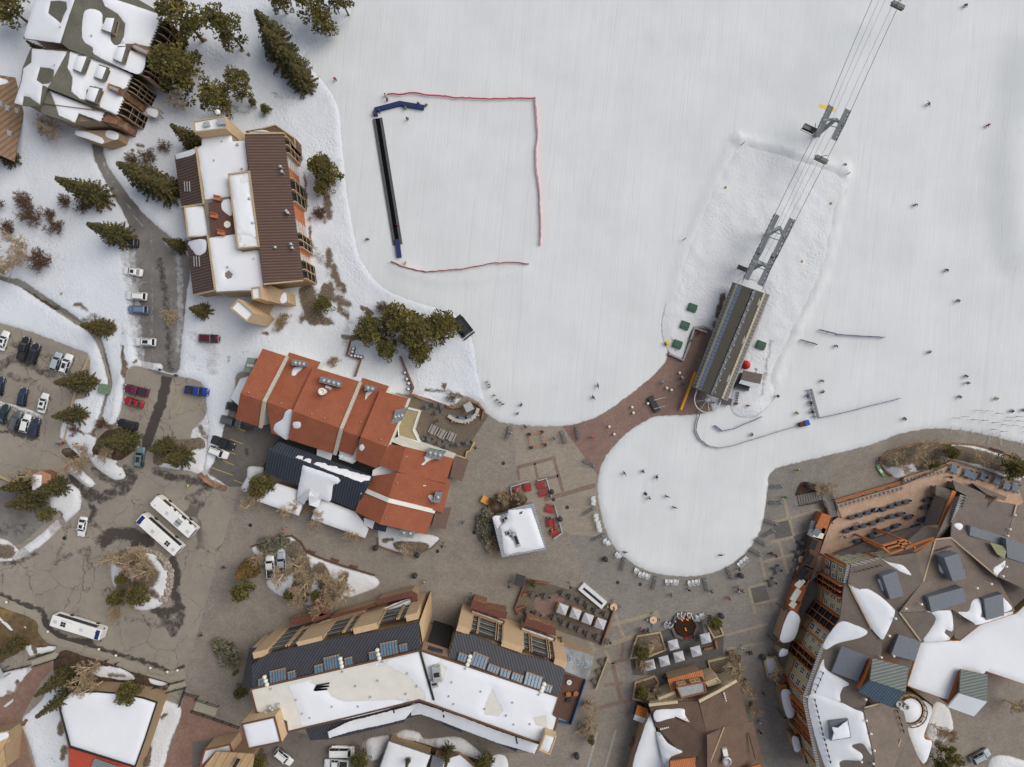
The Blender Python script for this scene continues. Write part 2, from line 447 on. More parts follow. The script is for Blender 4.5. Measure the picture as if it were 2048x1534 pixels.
BRICK2=paver_mat('brown_path_pavers',A(140,112,98),A(124,98,87),R(60),0.5)
DECKP=paver_mat('terrace_pavers',A(186,157,134),A(172,143,121),R(68),1.6,0.25)
SLAB=paver_mat('dark_patio',A(92,90,86),A(82,79,75),R(20),0.9,0.2)
PATIO=paver_mat('patio_sand',A(112,101,86),A(98,88,76),R(20),0.6,0.3)
SOIL=speck('bed_soil',A(86,68,52),A(62,48,38),0.9,5.0,0.8,c3=A(120,108,92))
GRASS=speck('dry_grass',A(108,91,66),A(86,70,50),0.8,6.0,0.8,c3=A(134,112,72))
GRIT=asphalt_mat('gritty_driveway',A(128,124,119),A(102,98,94),0.3)
wet=[([ZP(*p)for p in((600,1010),(680,1120),(800,1180),(1000,1110),(1060,1010),(1010,960))],22,.55),([ZP(*p)for p in((760,960),(900,1060),(1030,1030))],18,.5),([ZP(*p)for p in((1240,960),(1340,1010),(1560,1040),(1680,1090))],16,.55),([ZP(*p)for p in((1340,60),(1330,250),(1290,420),(1210,640),(1170,760))],15,1.0),([ZP(*p)for p in((1380,0),(1350,200))],14,.9),([ZB(*p)for p in((1380,480),(1410,600),(1390,760),(1440,860),(1340,900),(1230,880))],18,.62),([ZB(*p)for p in((1300,900),(1380,1060),(1450,940))],20,.52),([ZB(*p)for p in((820,330),(900,270),(1060,270),(1180,330),(1100,360))],24,.66),([ZB(*p)for p in((1130,150),(1330,290))],14,.6),([ZB(*p)for p in((560,180),(480,420),(420,520),(700,380),(720,540))],13,.42),([ZB(*p)for p in((0,750),(180,830),(330,880),(380,960),(400,1040),(650,1150))],9,.68),([ZB(*p)for p in((480,1090),(680,1150),(900,1220),(1200,1300),(1290,1340),(1330,1380),(1460,1340))],9,.66),([ZB(*p)for p in((400,1060),(520,1110),(720,1140))],12,.75),([ZB(*p)for p in((340,920),(360,1000),(420,1060))],10,.7),([ZB(*p)for p in((0,505),(140,500),(300,420))],10,.5),([ZP(*p)for p in((1900,620),(1800,900),(1700,960))],40,.42),([ZD2(*p)for p in((60,250),(200,330),(330,420),(440,400))],22,.6),([ZD2(*p)for p in((250,330),(200,560))],16,.5),([ZP(*p)for p in((1680,450),(1780,600),(1640,760))],14,.6),([ZP(*p)for p in((0,640),(160,690),(260,720))],8,.55),([ZP(*p)for p in((0,180),(280,260),(400,380))],18,.4),([ZP(*p)for p in((100,-60),(300,20),(560,100))],18,.44),([ZP(*p)for p in((560,1000),(700,1180),(760,1300),(700,1360))],12,.6),([ZP(*p)for p in((0,120),(120,60),(280,140),(420,200))],20,.5),([ZP(*p)for p in((20,560),(160,660),(300,690))],14,.6),([ZP(*p)for p in((1640,1120),(1500,1180),(1620,1240))],14,.45),([ZB(*p)for p in((1000,950),(1160,960),(1260,1010))],14,.42),([ZB(*p)for p in((640,150),(760,200),(860,260))],10,.5)]
pale=[([ZP(*p)for p in((1780,260),(1640,460),(1560,640),(1600,860))],20,.5),([ZP(*p)for p in((0,420),(200,480),(340,540))],8,.8),([ZP(*p)for p in((1060,110),(1130,120))],14,.5),([ZP(*p)for p in((560,60),(700,120),(600,300))],14,.5),([ZP(*p)for p in((40,1280),(200,1330))],12,.3)]
b=MB();bd=[(-420,-420),(2500,-420),(2500,2000),(-420,2000)]
sheet('asphalt_ground',[(-40,620),(520,620),(520,1600),(-40,1600)],ASPH,0.004,sp=0.9,smooth=False,attrs={'wet':wet,'pale':pale})
b.quad([(-900,-900,0),(900,-900,0),(900,900,0),(-900,900,0)],SOIL);tag(b.build('ground'),kind='structure')
sheet('plaza',[(486,945),(372,1345),(352,1420),(330,1900),(2450,1900),(2450,760),(1700,800),(1430,640),(1300,700),(1000,800),(790,770),(760,930)],PLAZA,0.02,sp=1.6,smooth=False,step=40,attrs={'wet':[([(1200,850),(1300,790),(1390,700)],30,.2),([(1188,960),(1190,1010),(1202,1060),(1222,1100),(1256,1128),(1300,1152),(1345,1162),(1400,1160),(1455,1144),(1500,1112),(1528,1068),(1540,1010)],9,.62),([(1000,850),(1060,858),(1110,860)],5,.6),([(1545,945),(1640,924),(1740,900)],5,.5),(ZP((1920,640),(2040,560)),14,.4)]})
sheet('plaza_tan_field',[(1026,845),(1034,965),(1052,1004),(1140,1070),(1152,1080),(1200,1090),(1192,945),(1124,852)],PLAZA_WARM,0.028,sp=6,smooth=False,step=40)
sheet('plaza_grey_field',[(1140,1070),(1166,1150),(1200,1230),(1262,1290),(1240,1420),(1255,1700),(1600,1700),(1560,1400),(1550,1250),(1660,1010),(1660,900),(1540,930),(1400,1080)],PLAZA_GREY,0.032,sp=6,smooth=False,step=40)
sheet('brick_plaza',[(1124,852),(1200,822),(1290,755),(1335,715),(1400,640),(1440,690),(1400,790),(1440,840),(1360,845),(1280,860),(1240,900),(1215,960),(1192,946)],BRICK,0.036,sp=3,smooth=False,step=20,attrs={'wet':[(ZL((960,480),(930,620),(910,700)),10,.5),(ZL((200,1330),(300,1260),(380,1200)),8,.45)]})
for i,(pts,w)in enumerate([([ZK(1010,700),ZK(1310,622)],7),([ZK(1305,612),ZK(1380,890)],7),([ZK(1020,700),ZK(1030,800)],6),([ZK(1155,665),ZK(1180,790)],5),([ZK(1190,800),ZK(1345,765)],6),([ZK(1230,955),ZK(1640,840)],9),([ZH(290,700),ZH(440,670)],6),([ZH(390,470),ZH(370,680)],6),([ZH(230,880),ZH(380,860)],7),([ZH(300,700),ZH(370,1020)],8),([ZH(190,1060),ZH(470,990)],8)]):
 strip('brick_band',pts,w,BAND_R,0.042+0.003*(i%3))
for i,(pts,w)in enumerate([([ZR(1665,380),ZR(1765,760)],6),([ZR(1580,560),ZR(1700,990)],6),([ZR(1570,580),ZR(1990,470)],6),([ZR(1560,740),ZR(1760,690)],6),([ZR(1480,900),ZR(1760,830)],6),([ZR(1470,820),ZR(1530,1060)],6),([ZR(1390,1100),ZR(1600,1040)],6),([ZR(1390,1100),ZR(1440,1310)],7),([ZR(1440,1225),ZR(1620,1190)],6),([ZH(290,400),ZH(650,300)],8),([ZH(640,290),ZH(670,350)],8),([ZH(310,290),ZH(390,500)],7),([ZH(230,570),ZH(500,480)],9),([ZH(60,440),ZH(160,600)],7),([ZH(240,600),ZH(280,700)],6),([ZH(1200,480),ZH(1540,390)],5),([ZH(1210,590),ZH(1500,540)],5)]):
 strip('tan_band',pts,w,BAND_T,0.052+0.003*(i%4))
for q in([ZR(1580,585),ZR(1703,562),ZR(1735,685),ZR(1600,710)],[ZR(1400,1105),ZR(1522,1082),ZR(1555,1195),ZR(1430,1225)],[ZR(1745,690),ZR(1850,650),ZR(1880,760),ZR(1775,790)]):
 sheet('dark_paving_square',q,DARKSQ,0.066,sp=5,smooth=False,step=40)
for q in([ZH(180,1240),ZH(100,1540)],[ZH(325,1240),ZH(240,1540)]):
 strip('pale_paving_line',q,4.5,flat('pale_line',A(150,146,140)),0.066)
SL=[(722,-260),(699,0),(680,45),(632,84),(582,90),(592,128),(636,172),(663,224),(671,302),(679,382),(693,463),(705,518),(732,561),(772,592),(828,614),(890,633),(926,670),(937,717),(945,765),(962,815),(988,838),(1010,846),(1060,852),(1110,853),(1155,847),(1205,828),(1252,795),(1300,757),(1330,724),(1338,704),(1366,722),(1374,694),(1386,660),(1408,656),(1432,672),(1425,720),(1412,790),(1424,822),(1362,830),(1312,833),(1272,852),(1234,884),(1206,922),(1195,962),(1197,1005),(1207,1050),(1226,1090),(1252,1117),(1292,1141),(1342,1152),(1400,1151),(1450,1136),(1490,1106),(1518,1066),(1530,1018),(1536,972),(1538,950),(1562,934),(1640,915),(1740,890),(1800,868),(1860,858),(1920,861),(1990,874),(2050,889),(2450,980),(2450,-260)]
bank=[([(560,90),(620,145),(672,215),(680,320),(690,400),(704,480),(722,530),(760,585),(830,612),(905,640)],26,0.15)]
sheet('ski_slope',SL,SLOPE_SNOW,0.03,h=0.32,w=0.8,sp=1.25,jag=0.9,rough=0.05,rs=0.12,step=6,attrs={'dirt':[(ZR((175,180),(180,120),(230,20)),5,.5),(ZR((190,640),(330,760),(420,860)),6,.35),([(985,838),(1000,843),(1050,850)],4,.4)],'grey':[]},mounds=[([(2060,100),(2046,200),(2030,300),(2030,420),(2040,500)],70,1.3),([(2130,100),(2120,500)],90,1.2),([(1475,280),(1560,300),(1690,345)],16,1.0),([(1340,620),(1370,500),(1440,340),(1475,275)],14,0.5),([(1640,560),(1600,640),(1560,720),(1545,760)],12,.8),([(790,534),(870,560),(960,556),(1050,540)],16,0.35),([(1690,330),(1660,480),(1640,560)],12,.6)])
ys=sheet('rough_snow',[(1478,288),(1580,310),(1690,350),(1672,440),(1655,530),(1625,600),(1590,680),(1552,745),(1545,800),(1500,835),(1460,800),(1530,600),(1480,560),(1450,620),(1430,660),(1404,652),(1382,662),(1370,696),(1362,718),(1336,702),(1322,650),(1345,560),(1375,470),(1420,370)],RUCK_SNOW,0.40,h=0.22,w=2.0,sp=0.8,jag=0.3,rough=0.28,rs=0.5,attrs={'dirt':[(ZL((1180,120),(1150,220),(1130,290)),9,.8),(ZL((940,380),(1080,420)),9,.5),(ZL((1420,700),(1440,730)),7,.6),(ZL((1470,490),(1480,500)),7,.5),(ZL((900,190),(940,270)),8,.3),(ZL((760,460),(800,560)),8,.4)],'grey':[(ZL((1560,480),(1530,640),(1500,800),(1480,930)),7,.55),([(1478,288),(1560,308),(1640,330)],12,.32)]},kind='structure')
WS=[(-260,-260),(735,-260),(714,0),(694,45),(648,92),(612,120),(655,165),(682,220),(690,300),(698,380),(712,460),(724,512),(750,552),(784,580),(838,601),(906,622),(944,664),(956,715),(966,765),(978,815),(960,806),(930,795),(900,812),(850,800),(818,790),(700,780),(560,760),(480,745),(470,790),(452,840),(440,890),(425,930),(405,950),(415,880),(412,800),(400,765),(355,752),(325,745),(300,738),(262,735),(250,775),(240,830),(226,860),(205,845),(212,800),(224,770),(214,715),(196,670),(150,632),(90,592),(40,560),(-10,548),(-260,450)]
drive=[(186,285),(190,318),(216,372),(246,424),(262,462),(258,476),(261,540),(268,580),(266,620),(276,660),(274,700),(284,722),(322,728),(328,742),(356,742),(362,690),(368,640),(374,580),(380,545),(372,505),(334,470),(288,428),(252,384),(218,336),(206,300),(204,285)]
sheet('driveway',[(184,280),(188,318),(214,372),(240,420),(254,470),(254,540),(260,620),(268,700),(290,735),(320,750),(362,750),(370,690),(374,640),(382,580),(388,540),(376,500),(332,466),(292,426),(256,382),(222,336),(210,280)],GRIT,0.014,sp=1.0,attrs={'wet':[([(320,520),(336,640),(340,740)],16,.5),([(200,300),(240,390),(300,470)],6,.4)],'pale':[([(196,300),(232,380),(290,460)],5,.72),([(355,500),(362,600),(356,700)],16,.68),([(345,510),(330,480)],12,.6),([(318,530),(322,640)],6,.5),([(262,500),(268,560),(272,640),(280,720)],22,.72),([(304,470),(308,720)],8,.6),([(290,665),(300,640)],14,.5),([(275,565),(300,566)],6,.6)]})
dirtW=[([(655,500),(668,545),(690,580)],10,.75),([(640,590),(700,610)],14,.7),([(600,640),(625,620)],14,.6),(ZD((700,100),(720,200),(760,300)),26,.95),(ZD((850,60),(880,130)),14,.9),(ZD((1130,210),(1230,290)),8,.9),(ZD((1000,460),(1090,470)),10,.9),(ZD((960,240),(1030,290)),10,.7),(ZD((800,320),(890,340)),12,.8),(ZC((1300,1200),(1270,1000),(1240,700),(1190,420)),7,.62),(ZC((1340,950),(1400,1000)),16,.55),(ZD((1640,870),(1850,900),(1990,960)),10,.6),(ZD((1800,830),(1810,860)),6,.9),(ZW((480,800),(490,810)),5,.7),(ZW((620,900),(700,930)),10,.6),(ZW((600,1080),(760,1000),(900,1090)),20,.5),(ZW((990,1240),(1010,1380),(1030,1500)),9,.7),(ZW((960,1060),(990,1130)),6,.5),(ZW((990,1340),(1100,1350)),5,.8),(ZP((800,560),(830,640),(960,620)),16,.8),(ZP((1000,140),(1010,330)),8,.75),(ZP((930,600),(1000,480)),8,.7),(ZA((1020,1230),(1130,1150),(1160,1190)),5,.7),(ZA((860,1180),(900,1080)),5,.6),(ZW((100,300),(300,420),(500,560)),50,.28),(ZW((200,60),(300,250)),30,.4),([(545,190),(590,200)],12,.4),(ZP((1980,10),(1900,60)),10,.4),(ZD((60,600),(90,640)),8,.5),(ZD((350,420),(380,430)),6,.7),(ZW((1810,1300),(1840,1350)),6,.6),([(210,655),(222,657)],17,1.1),([(655,395),(660,430)],14,.7),([(545,88),(600,160),(612,182)],12,.7),([(400,300),(408,306)],8,.7),([(205,402),(212,408)],9,.7),(ZA((1620,300),(1660,350)),4,.8),(ZA((1930,400),(1990,440)),8,.8),([(225,455),(262,478)],8,.5),([(640,300),(690,330)],14,.3),([(620,500),(660,530),(690,620)],26,.42),([(455,215),(500,230)],16,.4),(ZD((1280,430),(1600,560)),26,.5)]
greyW=[([(255,470),(262,540),(270,620),(285,710)],26,.48),([(268,505),(310,515)],8,.6),([(282,562),(310,566)],8,.7),([(290,652),(320,652)],12,.7),([(290,705),(318,708)],8,.7),(ZW((1560,1150),(1700,1250),(1700,1420)),26,.40),([(372,520),(380,560)],14,.4),(ZW((1480,1280),(1620,1400)),20,.3),([(700,640),(690,690)],16,.45),(ZW((1240,300),(1360,380)),12,.6),(ZC((1230,500),(1270,650)),8,.3)]
sheet('snow_field',WS,WILD_SNOW,0.02,h=0.37,w=0.9,sp=1.1,jag=0.9,rough=0.16,holes=[drive],attrs={'dirt':dirtW,'grey':greyW},step=5,mounds=bank+[([(230,860),(240,780),(262,720),(258,660)],12,.5),([(425,880),(412,940)],8,.5)])
sheet('snow_slope_lower',[(-260,470),(-10,556),(36,572),(88,606),(146,644),(188,676),(206,722),(216,770),(206,806),(196,850),(188,905),(160,915),(130,880),(125,855),(140,830),(150,800),(172,790),(178,716),(150,698),(60,664),(-20,640),(-260,560)],WILD_SNOW,0.03,h=0.3,w=0.6,sp=1.1,jag=0.8,rough=0.15,attrs={'dirt':[([(180,762),(192,764)],14,1.2),([(160,828),(170,830)],13,1.2),([(-10,650),(60,672),(150,705),(178,722)],5,.8),([(205,830),(190,870)],10,.7),(ZP((600,600),(640,640),(690,680)),8,.6)],'grey':[]},step=5)
sheet('footpath',[(-40,540),(30,572),(84,600),(150,640),(194,672),(210,716),(222,770),(208,806),(206,850),(236,850),(238,800),(246,770),(236,715),(214,664),(172,640),(100,590),(40,555),(-40,530)],GRIT,0.016,sp=1.2,attrs={'wet':[([(20,560),(60,588),(120,620)],7,.62),([(200,690),(225,760)],5,.5)],'pale':[]})
    # === BUILDING HELPERS
def cdt_mesh(rw,sp):
 lo,hi=rw[0].min(0),rw[0].max(0)
 gx,gy=np.meshgrid(np.arange(lo[0],hi[0],sp),np.arange(lo[1],hi[1],sp));G=np.column_stack([gx.ravel(),gy.ravel()])
 segs=[(r[i],r[(i+1)%len(r)])for r in rw for i in range(len(r))]
 def ins(P):
  c=pip(P,rw[0])
  for r in rw[1:]:c&=~pip(P,r)
  return c
 G=G[ins(G)]if len(G)else G
 if len(G):G=G[segdist(G,segs)>sp*0.3]
 V=np.vstack(list(rw)+([G]if len(G)else[]));E=[];o=0
 for r in rw:E+=[(o+i,o+(i+1)%len(r))for i in range(len(r))];o+=len(r)
 res=geometry.delaunay_2d_cdt([Vector(p)for p in V],E,[],0,1e-5)
 P=np.array([(p[0],p[1])for p in res[0]]);F=np.array(res[2]);F=F[ins(P[F].mean(1))]
 return P,F,segdist(P,segs)
def on_surface(name,parent,pts,pl,mat,th=0.2,edge=0.35,jag=0.25,smooth=True,seed=2,sp=0.8,off=0.03,step=4.0,holes=()):
 """snow or other layer lying on a roof plane, traced outline, rounded edge"""
 mk=smooth_ring if smooth else straight_ring
 rw=[np.array([tuple(hit(x,y,pl,off))[:2]for x,y in mk(q,step,jag=jag,seed=seed+i)])for i,q in enumerate([pts]+list(holes))]
 P,F,d=cdt_mesh(rw,sp);p,n=pl
 Z=p.z-((P[:,0]-p.x)*n.x+(P[:,1]-p.y)*n.y)/n.z+off+th*sstep(d/edge)
 b=MB();b.add(np.column_stack([P,Z]).tolist(),F.tolist(),mat)
 o=b.build(name,parent,smooth=True);o.data.attributes.new('edge','FLOAT','POINT').data.foreach_set('value',(.8*np.clip(1-d/.6,0,1)).astype(np.float32));return o
def roofset(name,parent,faces,mat,t=0.3):
 """faces sharing corners, one skin with an eave edge all round"""
 key={};V=[];FS=[]
 def vid(p):
  k=(round(p[0],2),round(p[1],2),round(p[2],2))
  if k not in key:key[k]=len(V);V.append(tuple(W(*p)))
  return key[k]
 for f in faces:
  ids=[vid(p)for p in f];a=sum(V[ids[i]][0]*V[ids[(i+1)%len(ids)]][1]-V[ids[(i+1)%len(ids)]][0]*V[ids[i]][1]for i in range(len(ids)))
  FS.append(ids if a>0 else ids[::-1])
 cnt={}
 for f in FS:
  for i in range(len(f)):
   e=(f[i],f[(i+1)%len(f)]);cnt.setdefault(tuple(sorted(e)),[]).append(e)
 b=MB();n=len(V);low=[(x,y,z-t)for x,y,z in V];fs=list(FS)
 for es in cnt.values():
  if len(es)==1:i,j=es[0];fs.append([j,i,n+i,n+j])
 for f in FS:fs.append([n+i for i in f[::-1]])
 b.add(V+low,fs,mat);return b.build(name,parent)
def walls(name,parent,outline,mat,ins=0.35,drop=0.28,z0=-0.05):
 w=ccw([tuple(W(*p))for p in outline]);q=inset(w,ins)if ins else w
 b=MB();b.prism([(x,y,z0)for x,y,z in q],[(x,y,z-drop)for x,y,z in q],mat,cap=True);return b.build(name,parent)
def block(parent,name,outline,mat_wall,mat_top,z0=-0.05,rim=0.0,rimw=0.25,mat_rim=None):
 """flat-roofed volume with optional parapet: wall part + roof part"""
 q=ccw([tuple(W(*p))for p in outline]);b=MB()
 b.prism([(x,y,z0)for x,y,z in q],[(x,y,z)for x,y,z in q],mat_wall,cap=False);o=b.build(name,parent)
 b=MB();i=inset(q,rimw)
 if rim:
  mr=mat_rim or mat_wall;n=len(q);b2=MB()
  o3=[(x,y,z+rim)for x,y,z in q];i3=[(x,y,z+rim)for x,y,z in i]
  for k in range(n):
   j=(k+1)%n
   b2.quad([o3[k],o3[j],i3[j],i3[k]],mr);b2.quad([q[k],q[j],o3[j],o3[k]],mr);b2.quad([i3[k],i3[j],i[j],i[k]],mr)
  b2.build('parapet',parent)
 b.quad([(x,y,z-0.01)for x,y,z in(i if rim else q)],mat_top);b.build('roof',parent);return o
GLASS=flat('window_glass',(0.035,0.045,0.05),0.12,0.6,0.3)
GLASS2=flat('skylight_glass',(0.13,0.22,0.29),0.2,0.6,0.12)
WFRAME=flat('window_frame_white',A(215,215,208),0.5)
DARK=flat('dark_parts_recess_shade',(0.02,0.02,0.022),0.8)  # near-black for dark fittings, also for shade painted into recesses
BALC=flat('balcony_floor',A(44,40,38),0.9)
def wplane(a,b):
 p,q=W(*a),W(*b);d=(q-p);d.z=0;d.normalize();n=Vector((d.y,-d.x,0))
 if n.dot(Vector((0,0,H))-p)<0 and n.dot(-p)<0:n=-n
 if n.dot(Vector((-p.x,-p.y,0)))<0:n=-n
 return p,n,d
def window(parent,wp,x0,x1,z0,z1,frame,nx=2,nz=2,glass=None,proud=0.06,fw=0.09,name='window'):
 """window on wall plane wp; x along the wall from its first point, metres"""
 p,n,d=wp;b=MB();U=Vector((0,0,1));g=glass or GLASS
 at=lambda x,z,o:p+d*x+U*(z-p.z)+n*o
 b.quad([at(x0,z0,.02),at(x1,z0,.02),at(x1,z1,.02),at(x0,z1,.02)],g)
 for i in range(nx+1):
  x=x0+(x1-x0)*i/nx;w=fw if i in(0,nx)else fw*.6
  b.beam(at(x,z0,proud/2),at(x,z1,proud/2),w,proud,frame)
 for i in range(nz+1):
  z=z0+(z1-z0)*i/nz;w=fw if i in(0,nz)else fw*.6
  b.beam(at(x0,z,proud/2+.004),at(x1,z,proud/2+.004),proud,w,frame)
 return b.build(name,parent)
def balcony(parent,wp,x0,x1,z0,z1,frame,floors=3,fins=3,depth=0.9,dark=None):
 p,n,d=wp;b=MB();U=Vector((0,0,1));at=lambda x,z,o:p+d*x+U*(z-p.z)+n*o
 b.quad([at(x0,z0,.03),at(x1,z0,.03),at(x1,z1,.03),at(x0,z1,.03)],dark or DARK)  # flat near-black sheet paints the shade inside the balcony bay
 for i in range(floors+1):
  z=z0+(z1-z0)*i/floors
  if i<floors:b.beam(at(x0,z,depth/2),at(x1,z,depth/2),depth,0.16,BALC);b.beam(at(x0,z+1.0,depth),at(x1,z+1.0,depth),0.07,0.07,frame)
 for i in range(fins+1):
  x=x0+(x1-x0)*i/fins;b.beam(at(x,z0,depth/2),at(x,z1,depth/2),depth*1.02,0.18,frame,n)
 return b.build('balcony',parent)
def vent_box(parent,quad,z,up,mat,fans=3,name='roof_vent'):
 """raised roof ventilator with round cowls on its upper edge"""
 b=MB();q=ccw([tuple(W(x,y,z))for x,y in quad]);top=[(x,y,zz+up)for x,y,zz in q]
 b.prism([(x,y,zz-1.5)for x,y,zz in q],top,mat);o=b.build(name,parent)
 a,c=Vector(W(*quad[0],z+up)),Vector(W(*quad[1],z+up));e,f=Vector(W(*quad[3],z+up)),Vector(W(*quad[2],z+up))
 for i in range(fans):
  t=(i+.6)/(fans+.2);m=(a.lerp(c,t)).lerp(e.lerp(f,t),.55);bb=MB()
  bb.lathe(m,[(0.38,0),(0.42,.1),(0.34,.28),(0.2,.38),(0.05,.42)],GALV,10);bb.build('cowl',parent)
 return o
def chimney(parent,px,py,z0,hgt,w,mat,cap=None,rz=0.3,name='chimney'):
 b=MB();p=W(px,py,z0+hgt);b.box((p.x,p.y,z0+hgt/2-.3),(w,w,hgt+.6),mat,rz)
 b.box((p.x,p.y,z0+hgt+.08),(w+.2,w+.2,.16),cap or mat,rz);b.box((p.x,p.y,z0+hgt+.2),(w*.5,w*.5,.3),DARK,rz);return b.build(name,parent)
def flue(parent,px,py,z0,hgt,r,name='flue'):
 r*=.7
 b=MB();p=W(px,py,z0+hgt);b.lathe((p.x,p.y,z0-.4),[(r,0),(r,hgt+.3),(r*1.6,hgt+.34),(r*1.6,hgt+.6),(0.02,hgt+.75)],GALV,8);return b.build(name,parent)
GALV=flat('galvanised',A(170,172,170),0.45,0.5,0.12,metal=0.3)
GREYM=seam('grey_vent_metal',A(128,134,132),A(108,114,112),R(20),0.5)
TAN=flat('tan_stucco',A(188,161,126),0.85,0.2,0.05,1.0);TAN2=flat('brown_tan_stucco',A(158,134,106),0.85,0.2,0.07)
TRIM=flat('tan_trim',A(170,150,120),0.7,0.2,0.08);BTRIM=flat('brown_trim',A(96,72,58),0.7,0.2,0.1)
WHITEW=flat('white_stucco',A(214,212,200),0.8,0.2,0.05)
STONE=speck('brown_stone',A(150,112,84),A(108,82,66),1.4,5.0,0.7,c3=A(170,140,112))
ORANGE=flat('orange_stucco',A(174,108,74),0.8,0.2,0.08)
def planar(pts,a,b,c):
 """give every corner the height of the plane through corners a, b, c"""
 pl=plane3(W(*pts[a]),W(*pts[b]),W(*pts[c]));return[(p[0],p[1],round(hit(p[0],p[1],pl).z,3))for p in pts]
    # === A: condominium at the upper left
ASH=shingle('grey_green_shingle',A(106,104,92),A(92,90,80),R(-68),0.45)
A_=bthing('condominium','grey shingled stepped condominium with snowy roofs and dormers in the upper left corner','building',190,140)
def gable(parent,left,right,mat,wallmat,t=0.3):
 roofset('roof',parent,[left,right],mat,t)
def ap(l,z):return[(*ZA(x,y),zz)for(x,y),zz in zip(l,z)]
A1R=ap([(650,-220),(1010,-60),(1305,112),(1195,372),(1170,455),(1130,604),(545,390),(492,345)],[13.5,11.6,10,10,10,10,13.2,13.5])
A1L=ap([(650,-220),(492,345),(185,308),(300,-60),(340,-230)],[13.5,13.5,11,11,11])
A2R=ap([(545,400),(1062,592),(990,770),(925,925),(845,885),(380,702)],[12.4,9.2,9.2,9.2,9.6,12.4])
A2L=ap([(545,400),(380,702),(322,850),(190,845),(105,825),(165,650),(180,540),(245,385)],[12.4,12.4,12.2,11,10,10,10,10])
A3R=ap([(385,712),(838,897),(800,978),(740,950),(632,908),(602,990),(330,905),(322,862)],[11.2,8.4,8.4,8.6,8.6,8.4,9.4,11.2])
A1R,A1L,A2R,A2L,A3R=planar(A1R,0,2,5),planar(A1L,0,1,2),planar(A2R,0,1,3),planar(A2L,0,4,7),planar(A3R,0,1,7)
roofset('roof',A_,[A1R,A1L],ASH);roofset('roof',A_,[A2R,A2L],ASH);roofset('roof',A_,[A3R],ASH)
AW=flat('condo_wall',A(150,132,108),0.85,0.2,0.07)
def wall_under(parent,pts,mat,ins=0.4,drop=0.3):return walls('wall',parent,pts,mat,ins,drop)
wall_under(A_,[A1L[0]]+A1L[2:1:-1]+[A1L[1],A1R[5]]+A1R[4:1:-1]+[A1R[1]]if False else ap([(340,-230),(185,308),(492,345),(1130,604),(1305,112),(650,-220)],[11,11,13,10,10,13.5]),AW,0.9)
wall_under(A_,ap([(245,385),(105,825),(322,850),(925,925),(1062,592),(545,400)],[10,10,12,9.2,9.2,12.4]),AW,0.9)
wall_under(A_,ap([(385,712),(322,862),(330,905),(602,990),(800,978),(838,897)],[11,11,9.2,8.3,8.3,8.3]),AW,0.6)
pA1R,pA1L=plane3(W(*A1R[0]),W(*A1R[2]),W(*A1R[5])),plane3(W(*A1L[0]),W(*A1L[1]),W(*A1L[2]))
pA2R,pA2L=plane3(W(*A2R[0]),W(*A2R[1]),W(*A2R[3])),plane3(W(*A2L[0]),W(*A2L[4]),W(*A2L[7]))
pA3R=plane3(W(*A3R[0]),W(*A3R[1]),W(*A3R[7]))
def rsnow(parent,pts,pl,**k):return on_surface('roof_snow',parent,pts,pl,ROOF_SNOW,**k)
def fringe(pts,i0,i1,n,d):
 a,b=pts[i0],pts[i1];ux,uy=b[0]-a[0],b[1]-a[1];L=math.hypot(ux,uy);nx,ny=-uy/L,ux/L;out=[]
 for i in range(n):
  for t,s in((i+.15,0),(i+.5,1),(i+.85,0)):out.append((a[0]+ux*t/n+nx*d*s,a[1]+uy*t/n+ny*d*s))
 return pts[:i0+1]+out+pts[i1:]
rsnow(A_,fringe(ZA((800,-40),(1000,20),(1292,118),(1185,372),(1080,350),(960,350),(990,290),(1000,190),(940,110),(840,50)),2,3,11,-4),pA1R,smooth=False,jag=0.1)
rsnow(A_,ZA((700,75),(760,75),(815,110),(820,190),(850,200),(880,180),(900,190),(890,250),(885,320),(920,360),(960,350),(980,330),(1040,400),(1160,445),(1110,590),(880,500),(750,430),(740,380),(660,310),(665,120)),pA1R)
rsnow(A_,ZA((340,-230),(640,-225),(600,-10),(550,130),(482,345),(200,308),(192,285),(275,0)),pA1L,jag=0.15,smooth=False,holes=[ZA((405,10),(385,105),(430,140),(485,185),(505,130),(535,70),(530,15),(470,5))])
rsnow(A_,fringe(fringe(ZA((560,410),(700,440),(860,500),(1050,595),(1005,700),(960,720),(985,785),(930,915),(800,855),(790,800),(830,730),(760,690),(690,720),(690,780),(780,820),(640,790),(570,730),(580,620),(540,540)),6,7,6,-4),3,4,5,-4),pA2R,smooth=False,jag=0.3)
rsnow(A_,ZA((255,388),(535,412),(500,500),(450,610),(425,690),(385,700),(340,680),(320,835),(270,800),(240,775),(190,768),(180,842),(112,822),(172,650),(188,545),(250,500)),pA2L,jag=0.2,smooth=False,holes=[ZA((322,535),(292,640),(340,672),(390,668),(425,630),(432,560),(400,545))])
rsnow(A_,fringe(ZA((395,725),(560,790),(832,898),(800,970),(740,945),(630,905),(600,980),(470,920),(440,830),(420,780)),2,3,3,-3),pA3R,smooth=False,jag=0.3)
